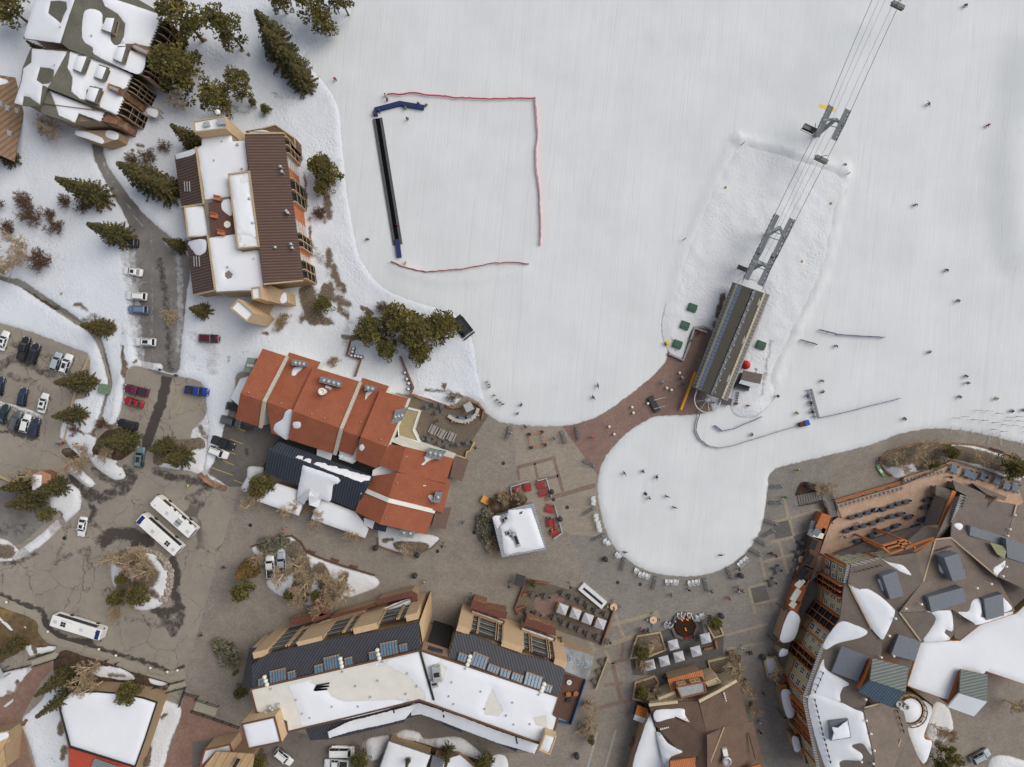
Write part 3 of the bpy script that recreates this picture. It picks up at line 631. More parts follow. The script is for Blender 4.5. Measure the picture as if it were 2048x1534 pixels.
def dormer(parent,pl,base,hgt,mat_roof,mat_wall,snowy=True):
 """roof dormer: base = four survey corners on the roof (front-left, front-right, back-right, back-left)"""
 B=[hit(x,y,pl)for x,y in base];zt=max(p.z for p in B[:2])+hgt
 T=[Vector((p.x,p.y,zt))for p in B[:2]]+[Vector((p.x,p.y,max(zt-.1,p.z+.3)))for p in B[2:]]
 b=MB();b.prism([tuple(p-Vector((0,0,.8)))for p in([B[0],B[1],B[2],B[3]])],[tuple(p)for p in T],mat_wall,cap=False)
 o=b.build('dormer',parent);out=(B[0]-B[3]).normalized()*.35;out.z=0;sd=(B[0]-B[1]).normalized()*.25;sd.z=0
 q=[T[0]+out+sd,T[1]+out-sd,T[2]-sd,T[3]+sd];b=MB();b.slab([(p.x,p.y,p.z+.18)for p in q],.18,mat_roof)
 r=b.build('dormer_roof',parent)
 p,n,d=B[0],out.normalized(),(B[1]-B[0]);L=Vector((d.x,d.y,0)).length;d=Vector((d.x,d.y,0)).normalized()
 window(parent,(p,n,d),.25,L-.25,p.z+.35,zt-.25,mat_wall,2,1)
 if snowy:
  b=MB();q2=[T[0].lerp(T[3],.12),T[1].lerp(T[2],.12),T[2],T[3]];q2=ccw([(v.x,v.y,v.z+.19)for v in q2])
  i2=inset(q2,.3);b.prism(q2,[(x,y,z+.22)for x,y,z in i2],ROOF_SNOW);b.build('roof_snow',parent,True)
 return o
for q,pl in(([(955,175),(930,290),(830,250),(870,160)],pA1R),([(1045,400),(1010,525),(925,485),(960,395)],pA1R),([(735,480),(690,605),(605,565),(640,460)],pA2R),([(890,570),(855,660),(770,625),(805,535)],pA2R),([(835,735),(795,840),(700,800),(730,705)],pA2R)):
 dormer(A_,pl,ZA(*q),1.3,ASH,TAN2)
for a,b_,z,n in(((1300,140),(1200,365),9.6,4),((1165,470),(1130,600),9.6,3),((1050,610),(1000,710),8.8,3),((975,800),(935,905),8.8,2)):
 wp=wplane((*ZA(*a),z),(*ZA(*b_),z));L=(W(*ZA(*a),z)-W(*ZA(*b_),z)).length;balcony(A_,(wp[0],wp[1],wp[2]),0.1,L-.1,0.6,z-.5,TAN2,3,n,1.5)
for q,z in((ZA((1040,360),(1085,345),(1195,400),(1180,440),(1080,400)),11.5),(ZA((865,665),(965,700),(945,745),(860,705)),11)):
 block(A_,'stone_chimney',[(x,y,z)for x,y in q],STONE,GALV,rim=.15)
walls('stone_wall',A_,[(*p,8.6)for p in ZA((850,900),(940,925),(925,990),(815,965))],STONE,0,0.1)
walls('garage_wall',A_,[(*p,4.6)for p in ZA((600,1045),(870,1040),(950,1060),(935,1110),(820,1150),(600,1080))],TAN2,0,.05)
rsnow(A_,ZA((600,1045),(700,1055),(820,1105),(820,1148),(700,1110),(598,1075)),(W(200,270,4.6),Vector((0,0,1))),jag=.1);rsnow(A_,ZA((860,1040),(945,1065),(930,1118),(845,1090)),(W(200,270,4.6),Vector((0,0,1))),jag=.1)
b=MB();p=W(*ZA(1225,890),3.0);b.box((p.x,p.y,2.9),(2.6,1.8,.2),TAN2,-.4);[b.tube((p.x+dx,p.y+dy,0),(p.x+dx,p.y+dy,2.9),.08,BTRIM)for dx,dy in((-1,-.6),(1,-.6),(-1,.6),(1,.6))];b.build('deck',A_)
rsnow(A_,ZA((1180,865),(1260,880),(1250,940),(1180,910)),(W(*ZA(1225,890),3.0),Vector((0,0,1))),jag=.05,th=.15)
for x,y,pl in((730,282,pA1R),(480,214,pA1L),(436,518,pA2L)):flue(A_,*ZA(x,y),hit(*ZA(x,y),pl).z,.5,.12)
BROWNV=seam('brown_vertical_siding',A(134,110,88),A(112,90,72),R(75),0.6)
Bh=bthing('house','brown timber house with small skylights cut off by the left edge below the condominium','building',5,230)
hB=planar([(*ZA(x,y),z)for x,y,z in((130,620,.3),(190,870,.3),(110,1290,.3),(0,1240,0),(-400,1200,12),(-400,560,12),(0,600,0))],0,1,5);hB=[(x,y,z)for x,y,z in hB]
roofset('side_wall',Bh,[hB[:2]+hB[5:],[hB[1],hB[2],hB[3],hB[4],hB[5]]],BROWNV)
pB=plane3(*[W(*hB[i])for i in(0,1,5)])
for x,y in((60,865),(135,885),(75,1065),(0,830)):
 b=MB();p=hit(*ZA(x,y),pB);b.box((p.x,p.y,p.z+.1),(1.0,1.2,.5),GALV,-.3);b.box((p.x,p.y,p.z+.38),(.8,1.0,.06),GALV,-.3);b.build('skylight',Bh)
rsnow(Bh,ZA((-100,605),(60,640),(40,670),(-100,690)),pB)
    # === C: hotel with brown ribbed roofs
CR=seam('brown_ribbed_roof',A(98,74,62),A(66,48,40),R(4),0.62,0.2);CR2=seam('brown_ribbed_roof_west',A(92,74,66),A(62,48,42),R(8),0.62,0.2)
C_=bthing('hotel','long hotel with brown ribbed metal roofs, snowy flat roofs and an orange balcony front','building',500,420)
def zz(f,l):return[(*f(x,y),z)for x,y,z in l]
Cflat=zz(ZC,[(372,418,9),(410,402,9),(412,345,9),(655,310,9),(665,368,9),(762,355,9),(912,1512,9),(905,1575,9),(730,1570,9),(525,1580,9)])
walls('wall',C_,Cflat,TAN2,0,0.02);b=MB();b.quad(ccw([tuple(W(*p))for p in Cflat]),flat('roof_membrane',A(120,112,102),.9));b.build('roof',C_)
pC9=(W(450,400,9),Vector((0,0,1)))
rsnow(C_,ZC((378,422),(412,405),(415,350),(650,318),(662,370),(758,362),(785,600),(625,640),(650,810),(580,820),(440,835)),pC9,jag=.1,smooth=False,th=.25)
rsnow(C_,ZC((470,1145),(490,1135),(690,1110),(702,1228),(740,1255),(870,1235),(905,1505),(900,1565),(730,1560),(530,1570)),pC9,jag=.1,smooth=False,th=.25,holes=[ZC((600,1420),(630,1402),(660,1430),(650,1460),(620,1470),(600,1450))])
def trimline(parent,pts,w,h,mat,name='roof_edge'):
 b=MB();P=[W(*p)for p in pts]
 for i,(a,c)in enumerate(zip(P[:-1],P[1:])):b.beam(a+Vector((0,0,.02+.003*i)),c+Vector((0,0,.02+.003*i)),w,h,mat)
 return b.build(name,parent)
roofset('metal_roof',C_,[zz(ZC,[(755,310,11),(1066,305,9.4),(1226,1482,9.4),(910,1512,11)])],CR);trimline(C_,zz(ZC,[(755,310,11.02),(1066,305,9.42)]),.3,.3,TRIM);trimline(C_,zz(ZC,[(910,1512,11.02),(1226,1482,9.42)]),.3,.3,TRIM)
walls('wall',C_,zz(ZC,[(755,310,11),(1066,305,9.4),(1226,1482,9.4),(910,1512,11)]),TAN2,.35,.3)
for q in([(195,482,6.5),(368,415,9.2),(430,868,9.2),(252,895,6.5)],[(290,1162,6.3),(462,1120,9.2),(522,1560,9.2),(345,1600,6.3)]):
 q=zz(ZC,q);roofset('metal_roof',C_,[q],CR2);walls('wall',C_,q,TAN2,.3,.3);trimline(C_,[q[1],q[2]],.35,.4,TRIM);trimline(C_,[q[2],q[3]],.3,.3,TRIM)
pl=plane3(*[W(*p)for p in zz(ZC,[(195,482,6.5),(368,415,9.2),(430,868,9.2)])]);rsnow(C_,ZC((200,475),(362,425),(362,465),(330,485),(205,515)),pl,smooth=False)
pl2=plane3(*[W(*p)for p in zz(ZC,[(290,1162,6.3),(462,1120,9.2),(522,1560,9.2)])]);rsnow(C_,ZC((305,1170),(440,1155),(445,1250),(400,1280),(370,1280),(340,1240),(315,1210)),pl2,jag=.5)
for pln,xs,y0,y1 in((pl,(275,295,315),690,770),(pl2,(350,370,392),1290,1370)):
 for x in xs:
  b=MB();b.beam(hit(*ZC(x,y0),pln,.25),hit(*ZC(x+5,y1),pln,.25),.16,.2,GALV);b.build('roof_pipe',C_)
block(C_,'wall',zz(ZC,[(272,890,8.2),(435,872,8.2),(488,1132,8.2),(302,1138,8.2)]),TAN2,ROOF_SNOW,rim=.25,mat_rim=TRIM)
rsnow(C_,ZC((280,900),(430,882),(480,1122),(312,1128)),(W(400,430,8.2),Vector((0,0,1))),jag=.05,smooth=False,th=.2)
block(C_,'penthouse',zz(ZC,[(625,632,11),(800,608,11),(878,1215,11),(702,1230,11)]),TAN2,ROOF_SNOW,rim=.35,mat_rim=TRIM)
rsnow(C_,ZC((640,645),(770,632),(715,690),(725,705),(790,680),(805,850),(850,1090),(860,1160),(800,1120),(720,1110),(740,1180),(800,1208),(712,1222)),(W(480,420,11.0),Vector((0,0,1))),jag=.15,smooth=False,th=.2)
block(C_,'stair_tower',zz(ZC,[(348,210,12.5),(600,168,12.5),(612,272,12.5),(360,302,12.5)]),TAN,ROOF_SNOW,rim=.3,mat_rim=TRIM)
block(C_,'stair_tower',zz(ZD,[(85,225,13),(150,152,13),(278,266,13),(222,337,13)]),TAN,ROOF_SNOW,rim=.4,mat_rim=TRIM)
block(C_,'stair_tower',zz(ZD,[(250,62,11.5),(325,50,11.5),(335,152,11.5),(262,158,11.5)]),TAN,ROOF_SNOW,rim=.4,mat_rim=TRIM)
block(C_,'stair_wing',zz(ZD,[(325,60,8.5),(400,40,7.5),(532,95,6.5),(542,180,6.5),(475,190,6.5),(335,150,8.5)]),TAN,TAN2)
rsnow(C_,ZD((478,105),(525,100),(532,172),(485,182)),(W(568,595,6.6),Vector((0,0,1))),jag=.05,th=.15)
for i in range(6):
 b=MB();p=W(*ZD(270+i*25,185+i*9),5-.5*i);b.box(tuple(p),(1.1,2.2,.16),TAN2,-.5);b.build('stair_tread',C_)
block(C_,'wall',zz(ZC,[(255,895,6),(302,1138,6.2),(460,1120,6),(440,870,6)]),TAN2,TAN2)
Cw=wplane((*ZC(1066,305),9.4),(*ZC(1226,1482),9.4));CL=(W(*ZC(1066,305),9.4)-W(*ZC(1226,1482),9.4)).length
Cw=(Cw[0]-Cw[1]*.3,Cw[1],Cw[2])
b=MB();U=Vector((0,0,1));b.quad([Cw[0]+Cw[1]*.01+Cw[2]*.4-U*9.4,Cw[0]+Cw[1]*.01+Cw[2]*(CL-.4)-U*9.4,Cw[0]+Cw[1]*.01+Cw[2]*(CL-.4)-U*.3,Cw[0]+Cw[1]*.01+Cw[2]*.4-U*.3],ORANGE);b.build('front_wall',C_)
for t0,t1,kind in((.02,.13,'b'),(.13,.22,'w'),(.30,.46,'b'),(.57,.67,'w'),(.67,.77,'b'),(.80,.86,'w'),(.86,.985,'b')):
 if kind=='b':balcony(C_,Cw,t0*CL,t1*CL,.5,9.0,TAN,3,2,.8)
 else:
  for k in range(3):window(C_,Cw,t0*CL+.2,t1*CL-.2,1.0+2.9*k,2.9+2.9*k,WFRAME,3,1,flat('pale_glass',A(150,165,165),.2,.6))
block(C_,'entry_wall',zz(ZC,[(760,290,5),(905,262,5),(1005,236,5),(1160,345,5),(1165,430,5),(1070,310,5)]),BTRIM,flat('brown_canopy',A(100,76,62)),rim=.2,mat_rim=TRIM)
rsnow(C_,ZC((790,296),(900,278),(955,298),(860,304)),(W(520,262,5.0),Vector((0,0,1))),jag=.1,th=.15)
for x,y in((1040,570),(1052,610),(1088,925),(1100,940),(1125,1190),(1135,1220),(1000,1216)):
 flue(C_,*ZC(x,y),9.9,.9,.28)
for x,y,r in((700,395,.5),(575,368,.2),(512,520,.25),(733,588,.3),(622,1372,.4),(830,1306,.2),(795,827,.5),(822,1020,.5)):flue(C_,*ZC(x,y),9.2 if x<650 or y<600 or y>1200 else 11,.3,r*.5)
b=MB();p=W(*ZC(458,240),12.6);b.box((p.x,p.y,12.9),(1.2,.9,.7),GALV,.3);b.build('rooftop_unit',C_)
b=MB();p=W(*ZC(580,222),12.6);b.box((p.x,p.y,13.1),(1.5,1.3,1.0),GALV,.15);b.lathe((p.x-.6,p.y+1.9,12.5),[(.1,0),(.1,.8),(.55,1.0),(.5,1.3),(.1,1.5)],WHITEW);b.build('rooftop_unit',C_)
b=MB();pts=[(*p,5.0)for p in ZC((470,860),(640,830),(668,1105),(488,1135))];b.quad(ccw([tuple(W(*p))for p in pts]),flat('brown_deck',A(92,64,56),.8));
b.v=[(x,y,9.35)for x,y,z in[tuple(W(p[0],p[1],9.35))for p in pts]];b.build('roof_deck',C_)
pD9=(W(450,430,9.4),Vector((0,0,1)));rsnow(C_,ZC((575,850),(640,835),(655,960),(600,940),(570,900)),pD9,jag=.6,th=.15)
b=MB();p=W(*ZC(618,1034),9.4);b.lathe((p.x,p.y,9.4),[(.75,0),(.75,.06),(.02,.07)],WHITEW,16);b.build('round_mat',C_)
for x,y in((545,830),(520,970),(575,1105)):
 b=MB();p=W(*ZC(x,y),9.4);b.box((p.x,p.y,9.75),(1.5,.8,.7),ORANGE,-.2);b.box((p.x,p.y+.5,10.1),(1.5,.15,.8),ORANGE,-.2);b.build('deck_seat',C_)
    # === D: lodge with red shingle roofs
RED1=shingle('red_shingle',A(150,90,66),A(139,81,60),R(-18),0.42)
GREENM=flat('green_grey_metal',A(112,126,112),0.6,0.4,0.1)
WINGM=seam('charcoal_ribbed_roof',A(56,62,72),A(36,40,48),R(-108),0.6,0.2)
D_=bthing('lodge','rambling lodge with rust red shingle roofs, white walls and grey vent boxes','building',700,860)
def dblock(U,L,zs,par=True):
 """stepped gable: upper slope U = eave-left, eave-right, ridge-right, ridge-left; lower slope L = ridge-left, ridge-right, eave-right, eave-left"""
 ze,zr,zl=zs;U=[(*p,z)for p,z in zip(U,(ze,ze,zr,zr))];L=[(*p,z)for p,z in zip(L,(zr,zr,zl,zl))]
 roofset('roof',D_,[U,L],RED1,.35);walls('wall',D_,[U[0],U[1],U[2],L[2],L[3],U[3]],WHITEW,.3,.34);return U,L
dB=[dblock(ZD((340,548),(540,612),(355,972),(163,905)),ZD((163,905),(355,972),(325,1178),(125,1110)),(7.4,11,7)),dblock(ZD((552,578),(800,655),(585,1048),(372,975)),ZD((372,975),(585,1048),(545,1272),(410,1222)),(6.2,9.6,6)),dblock(ZD((742,697),(1124,815),(970,1188),(580,1045)),ZD((580,1045),(970,1188),(918,1392),(545,1272)),(7.2,11,7)),dblock(ZD((1136,780),(1348,848),(1130,1255),(985,1205)),ZD((985,1205),(1112,1248),(1062,1402),(945,1362)),(5.8,9.2,6)),dblock(ZD((1276,885),(1502,945),(1338,1335),(1124,1252)),ZD((1124,1252),(1338,1335),(1250,1505),(1080,1440)),(7.2,10.6,7))]
for Uq in(dB[0],dB[2]):
 trimline(D_,[Uq[0][1],Uq[0][2],Uq[1][2]],.75,.5,flat('pale_parapet',A(176,166,150),.8))
b6w=zz(ZD2,[(1320,470,7.6),(1482,455,7.4),(1425,655,7.4),(1268,604,6)]);b6e=zz(ZD2,[(1482,455,7.4),(1866,548,6),(1802,745,6),(1425,655,7.4)])
for n_,(wq,eq)in enumerate(((zz(ZD2,[(1320,430,6.4),(1482,455,8.2),(1425,655,8.2),(1268,604,6.4)]),zz(ZD2,[(1482,455,8.2),(1866,548,5.4),(1802,745,5.4),(1425,655,8.2)])),(zz(ZD2,[(1205,690,5.2),(1412,660,8.6),(1340,872,8.6),(1150,785,5.2)]),zz(ZD2,[(1412,660,8.6),(1845,728,4.6),(1780,980,4.6),(1340,872,8.6)])),(zz(ZD2,[(1145,795,5.6),(1345,880,9.6),(1275,1072,9.6),(1080,970,5.6)]),zz(ZD2,[(1345,880,9.6),(1716,968,4.8),(1650,1155,4.8),(1275,1072,9.6)])))):
 if n_==1:wq=[(wq[0][0],wq[0][1],5.2),wq[1],wq[2],wq[3]]
 roofset('roof',D_,[wq,eq],RED1,.35);walls('wall',D_,[wq[0],wq[1],eq[1],eq[2],wq[2],wq[3]],WHITEW,.3,.34)
 if n_==2:trimline(D_,[wq[0],wq[1],eq[1]],.9,.5,WHITEW)
block(D_,'wall',zz(ZD2,[(1350,405,5.2),(1430,370,5.2),(1870,525,5.2),(1866,550,5.2),(1482,458,5.2)]),WHITEW,flat('white_ledge',A(190,186,174)))
block(D_,'porch',zz(ZD2,[(1495,140,3),(1598,165,3),(1548,320,3),(1598,420,3),(1425,372,3),(1420,290,3)]),WHITEW,flat('sandy_roof',A(150,136,104),.9),rim=.2)
for q,z in((ZD2((1875,522),(1987,560),(1930,732),(1838,694)),3.4),(ZD2((1725,955),(1848,935),(1800,1112),(1690,1092)),3.4)):
 roofset('porch_roof',D_,[[(*q[0],z+.8),(*q[1],z-.4),(*q[2],z-.4),(*q[3],z+.8)]],flat('brown_porch_roof',A(100,80,70),.85))
 walls('porch_wall',D_,[(*p,z-.5)for p in q],TAN2,.8,.1)
b6p=plane3(*[W(*p)for p in zz(ZD2,[(1482,455,8.2),(1866,548,5.4),(1802,745,5.4)])]);b7p=plane3(*[W(*p)for p in zz(ZD2,[(1412,660,8.6),(1845,728,4.6),(1780,980,4.6)])])
b8p=plane3(*[W(*p)for p in zz(ZD2,[(1345,880,9.6),(1716,968,4.8),(1650,1155,4.8)])])
pU=[plane3(W(*u[0]),W(*u[1]),W(*u[2]))for u,l in dB];pLo=[plane3(W(*l[0]),W(*l[1]),W(*l[2]))for u,l in dB]
for pts,p in((ZD((525,1048),(582,1050),(548,1265),(480,1245),(430,1200),(440,1150),(500,1110)),pLo[1]),(ZD((580,1135),(640,1130),(658,1160),(640,1190),(600,1200),(575,1180)),pLo[2]),(ZD((850,1335),(885,1330),(880,1350),(852,1352)),pLo[2]),(ZD((1115,1320),(1140,1310),(1155,1340),(1130,1368),(1112,1350)),pLo[4]),(ZD((590,700),(668,695),(620,740),(595,768),(572,760)),pU[1]),(ZD((1170,895),(1222,890),(1180,930),(1162,958)),pU[3]),(ZD2((1632,530),(1700,535),(1760,545),(1680,560),(1625,600),(1606,596),(1640,565)),b6p),(ZD2((1662,845),(1700,842),(1712,890),(1720,900),(1690,892)),b7p),(ZD2((1620,762),(1648,760),(1645,768),(1622,768)),b7p)):
 rsnow(D_,pts,p,th=.22,jag=.15)
rsnow(D_,ZD2((1430,655),(1560,690),(1720,728),(1640,735),(1500,690)),plane3(*[W(*p)for p in zz(ZD2,[(1412,660,6.2),(1845,728,5.2),(1780,980,5)])]),th=.3)
for q,z,nf in((ZD((585,635),(693,650),(683,695),(580,680)),8,3),(ZD((812,770),(972,812),(965,858),(800,815)),9,4),(ZD((1165,835),(1242,850),(1230,890),(1160,882)),7.6,2),(ZD((1405,1038),(1500,1015),(1442,1128),(1372,1150)),8.2,3),(ZD((1668,1345),(1805,1372),(1760,1432),(1645,1400)),7.2,3),(ZD2((1722,812),(1780,812),(1755,898),(1705,890)),6.6,1),(ZD2((1440,1106),(1562,1120),(1540,1178),(1430,1158)),5.2,2),(ZD((232,620),(300,626),(255,740),(195,735)),6,3)):
 vent_box(D_,q,z,.9,GREYM if q[0][0]>500 else GREENM,nf)
b=MB();p=W(*ZD(825,890),10.6);b.lathe((p.x,p.y,9.6),[(.62,0),(.62,2.0),(.78,2.0),(.78,2.25),(.5,2.3),(.45,2.0),(.02,1.95)],WHITEW,16);b.build('flue',D_)
b=MB();b.beam(W(*ZD(845,850),10.4),W(*ZD(890,870),10.4),.5,.5,GALV);b.build('duct',D_)
for x,y,k in((228,898,0),(490,982,1),(733,1070,2),(836,1104,2),(1125,1132,3),(1288,1272,4),(1490,1410,4)):flue(D_,*ZD(x,y),hit(*ZD(x,y),pU[k]).z,.35,.12)
for x,y,p in((1415,744,b7p),(1324,1024,b8p),(1126,828,b8p)):flue(D_,*ZD2(x,y),hit(*ZD2(x,y),p).z,.35,.12)
for a,c,z,lst in((ZD2(1495,75),ZD2(1345,410),6.6,[(1,2.2),(5,6.4),(7.5,8.6)]),(ZD2(1425,372),ZD2(1868,530),5.0,[(.6,3.4),(6,7.2),(8,9.4),(11,13.4)])):
 wp=wplane((*a,z),(*c,z));wp=(wp[0]+wp[1]*.02,wp[1],wp[2])
 for x0,x1 in lst:window(D_,wp,x0,x1,z-2.2,z-.7,WFRAME,3,2)
roofset('link_roof',D_,[zz(ZD2,[(775,470,4.6),(898,505,4.6),(882,568,4.2),(772,535,4.2)])],ROOF_SNOW,.3)
block(D_,'link',zz(ZD2,[(480,380,3.2),(1235,630,3.2),(1190,760,3.2),(400,470,3.2)]),TAN2,DARK)
block(D_,'link',zz(ZD2,[(955,480,4.4),(1075,520,4.4),(1060,590,4.4),(950,550,4.4)]),WHITEW,ROOF_SNOW)
block(D_,'link',zz(ZD2,[(1220,640,4.6),(1290,600,4.6),(1410,650,4.6),(1405,700,4.6),(1210,715,4.6)]),WHITEW,ROOF_SNOW)
rsnow(D_,ZD2((1090,400),(1120,385),(1110,470),(1075,580),(960,545),(955,510),(1050,525)),(W(*ZD2(1060,500),4.5),Vector((0,0,1))),th=.3)
trimline(D_,zz(ZD2,[(362,190,6),(368,235,3)]),.3,.3,WHITEW,'downpipe')
roofset('snow_lean_to',D_,[zz(ZD,[(160,790,3.2),(225,768,4),(165,905,4),(145,1000,3.2),(85,945,2.6)])],ROOF_SNOW,.3)
Dw=bthing('annex','low charcoal ribbed metal annex with a snow covered gable and snowy side roofs','building',620,970)
wm=planar(zz(ZD2,[(385,478,7.4),(1192,756,7.4),(1078,962,4.6),(355,650,0)]),0,1,2);roofset('roof',Dw,[wm],WINGM,.3);wb=planar(zz(ZD2,[(385,478,7.4),(470,420,6),(1218,700,0),(1192,756,7.4)]),0,3,1)
roofset('roof',Dw,[zz(ZD2,[(385,478,7.4),(472,412,5.6),(1225,690,5.6),(1192,756,7.4)])],WINGM,.3);walls('wall',Dw,[wm[0],(*ZD2(1192,756),7.4),wm[2],wm[3]],TAN2,.4,.35)
pw=plane3(*[W(*p)for p in wm[:3]]);pwb=plane3(W(*ZD2(385,478),7.4),W(*ZD2(1225,690),5.6),W(*ZD2(1192,756),7.4))
tz=ZD2((480,482),(600,510),(720,530),(740,545),(900,590),(1100,660),(1205,695),(1195,720),(1150,725),(1130,735),(1000,690),(860,640),(760,600),(690,575),(600,540),(480,505));rsnow(Dw,tz,pwb,jag=.7,th=.35)
gp=zz(ZD2,[(655,610,7.5),(945,705,7.5),(905,765,6.2),(878,890,5),(800,872,5),(712,845,7.3),(612,880,4.6)])
rsnow(Dw,ZD2((660,605),(700,612),(945,700),(938,750),(905,760),(880,890),(805,872),(700,880),(615,880),(650,660)),pw,th=.35,jag=.3)
roofset('gable_roof',Dw,[zz(ZD2,[(722,790,7.6),(708,842,7.2),(668,916,4.3),(612,882,4.3)]),zz(ZD2,[(722,790,7.6),(805,872,4.3),(785,942,4.3),(712,918,4.3),(708,842,7.2)])],ROOF_SNOW,.3)
block(Dw,'entrance',zz(ZD2,[(668,910,3.6),(708,845,3.6),(715,915,3.6),(640,1000,3.6)]),TAN2,flat('dark_entrance_roof',A(70,62,58),.8))
for q in(ZD2((455,745),(625,800),(612,880),(670,920),(632,1005),(290,885)),ZD2((805,872),(880,895),(1080,972),(1188,1108),(1160,1185),(728,1030),(760,950))):
 block(Dw,'side_roof',[(*p,3.0)for p in q],TAN2,ROOF_SNOW);rsnow(Dw,q,(W(*q[0],3.0),Vector((0,0,1))),smooth=False,th=.35,edge=.6,jag=.2)
for q,m in((ZD2((1150,1020),(1235,1050),(1218,1110),(1148,1075)),ROOF_SNOW),(ZD2((1236,1062),(1335,1088),(1320,1135),(1218,1112)),WINGM)):roofset('canopy',Dw,[[(*p,3.4)for p in q]],m,.3);walls('canopy_wall',Dw,[(*p,3.3)for p in q],TAN2,.4,.2)
    # === E: kiosk
E_=bthing('kiosk','small square kiosk with a snow covered flat metal roof beside red cafe tables','building',1040,1060)
Eq=zz(ZK,[(815,1095,4.6),(890,1078,4.6),(945,1062,4.6),(950,1035,4.6),(1148,980,4.6),(1252,1355,4.6),(895,1417,4.6)])
block(E_,'wall',[(x,y,4.3)for x,y,z in zz(ZK,[(835,1105,0),(1140,1000,0),(1235,1345,0),(905,1400,0)])],flat('kiosk_wall',A(150,150,150)),GALV);roofset('roof',E_,[Eq],seam('grey_kiosk_roof',A(150,154,158),A(120,124,130),R(-16),.5),.3)
pE=(W(1040,1060,4.6),Vector((0,0,1)))
rsnow(E_,ZK((945,1040),(1010,1035),(1128,1022),(1150,1090),(1172,1150),(1235,1340),(1090,1370),(1000,1380),(945,1400),(912,1385),(900,1300),(892,1230),(878,1170),(930,1125)),pE,th=.45,edge=.6,jag=.2,smooth=False,holes=[ZK((912,1215),(960,1195),(985,1225),(975,1260),(930,1240))])
rsnow(E_,ZK((820,1100),(880,1085),(890,1130),(920,1130),(875,1165),(860,1190),(870,1215)),pE,th=.25,jag=.2)
for x,y,sx,sy,h in((1010,1275,1.0,3.2,.8),(945,1222,.9,.9,.7),(985,1240,.8,.8,.6),(1045,1062,1.1,.6,.4),(925,1100,.9,.9,.9),(905,1120,.6,1.4,.7)):
 b=MB();p=W(*ZK(x,y),5);b.box((p.x,p.y,4.6+h/2),(sx,sy,h),GALV,.35);b.box((p.x,p.y,4.6+h+.06),(sx*.6,sy*.6,.12),DARK,.35);b.build('rooftop_unit',E_)
    # === F: long condominium hotel at the bottom
F_=bthing('condominium','long tan condominium with a bent snowy flat roof, slate ribbed mansard and blue skylights','building',850,1380)
MANS=seam('slate_ribbed_mansard',A(68,68,73),A(45,45,50),R(58),0.55,0.2);MANS2=seam('slate_ribbed_mansard_east',A(68,68,73),A(45,45,50),R(108),0.55,0.2);MEMB=flat('pale_membrane',A(206,202,192),.9,.2,.04,.4)
ZT_,ZM=17.5,14.5
Ftop=zz(ZF,[(405,912,ZT_),(1760,600,ZT_)])+zz(ZF2,[(1192,972,ZT_),(1145,1112,ZT_),(1182,1135,ZT_),(1150,1252,ZT_),(1090,1240,ZT_),(1035,1342,ZT_),(75,997,ZT_)])+zz(ZF,[(700,1252,ZT_),(690,1170,ZT_),(452,1095,ZT_)])
walls('wall',F_,Ftop,TAN,.5,.05);b=MB();b.quad(ccw([tuple(W(*p))for p in Ftop]),MEMB);b.build('roof',F_);trimline(F_,Ftop+[Ftop[0]],.35,.3,BTRIM)
pF=(W(850,1380,ZT_),Vector((0,0,1)))
rsnow(F_,ZF((700,885),(1750,615),(1870,1020),(1735,1005),(1430,1090),(1180,1150),(810,1210),(790,1100),(750,980)),pF,th=.25,edge=1.5,jag=.2,smooth=False,holes=[ZF((880,860),(950,800),(1300,730),(1500,720),(1650,800),(1790,930),(1800,985),(1440,1000),(1150,1010),(1050,970),(1020,920))])
rsnow(F_,ZF2((105,615),(300,680),(1175,975),(1130,1110),(1170,1140),(1140,1240),(1085,1232),(1030,1325),(200,1030),(180,920),(140,780)),pF,th=.25,edge=1.5,jag=.2,smooth=False,holes=[ZF2((175,720),(240,700),(290,740),(260,850),(190,900),(165,850)),ZF2((660,910),(700,1000),(745,1080),(700,1130),(590,1110),(610,1010)),ZF2((980,1140),(1080,1120),(1090,1210),(1010,1200))])
mw=planar([(*ZF(415,905),ZT_-.4),(*ZF(1765,598),ZT_-.4),(*ZF(1748,378),ZM),(*ZF(1420,450),0),(*ZF(985,520),0),(*ZF(540,630),0),(*ZF(412,722),0)],0,1,2)
me_=planar([(*ZF2(305,660),ZT_-.4),(*ZF2(1190,968),ZT_-.4),(*ZF2(1238,762),ZM),(*ZF2(1100,680),0),(*ZF2(820,620),0),(*ZF2(520,480),0),(*ZF2(362,462),0)],0,1,2)
roofset('mansard',F_,[mw],MANS,.3);roofset('mansard',F_,[me_],MANS2,.3)
walls('wall',F_,mw,TAN,.3,.3);walls('wall',F_,me_,TAN,.3,.3)
roofset('mansard',F_,[zz(ZF,[(330,900,6),(395,585,9),(520,580,9),(412,722,12),(412,905,12)])],MANS,.3);walls('wall',F_,zz(ZF,[(330,900,6),(395,585,9),(520,580,9),(412,905,9)]),TAN,.3,.3)
pmw,pme=plane3(*[W(*p)for p in mw[:3]]),plane3(*[W(*p)for p in me_[:3]])
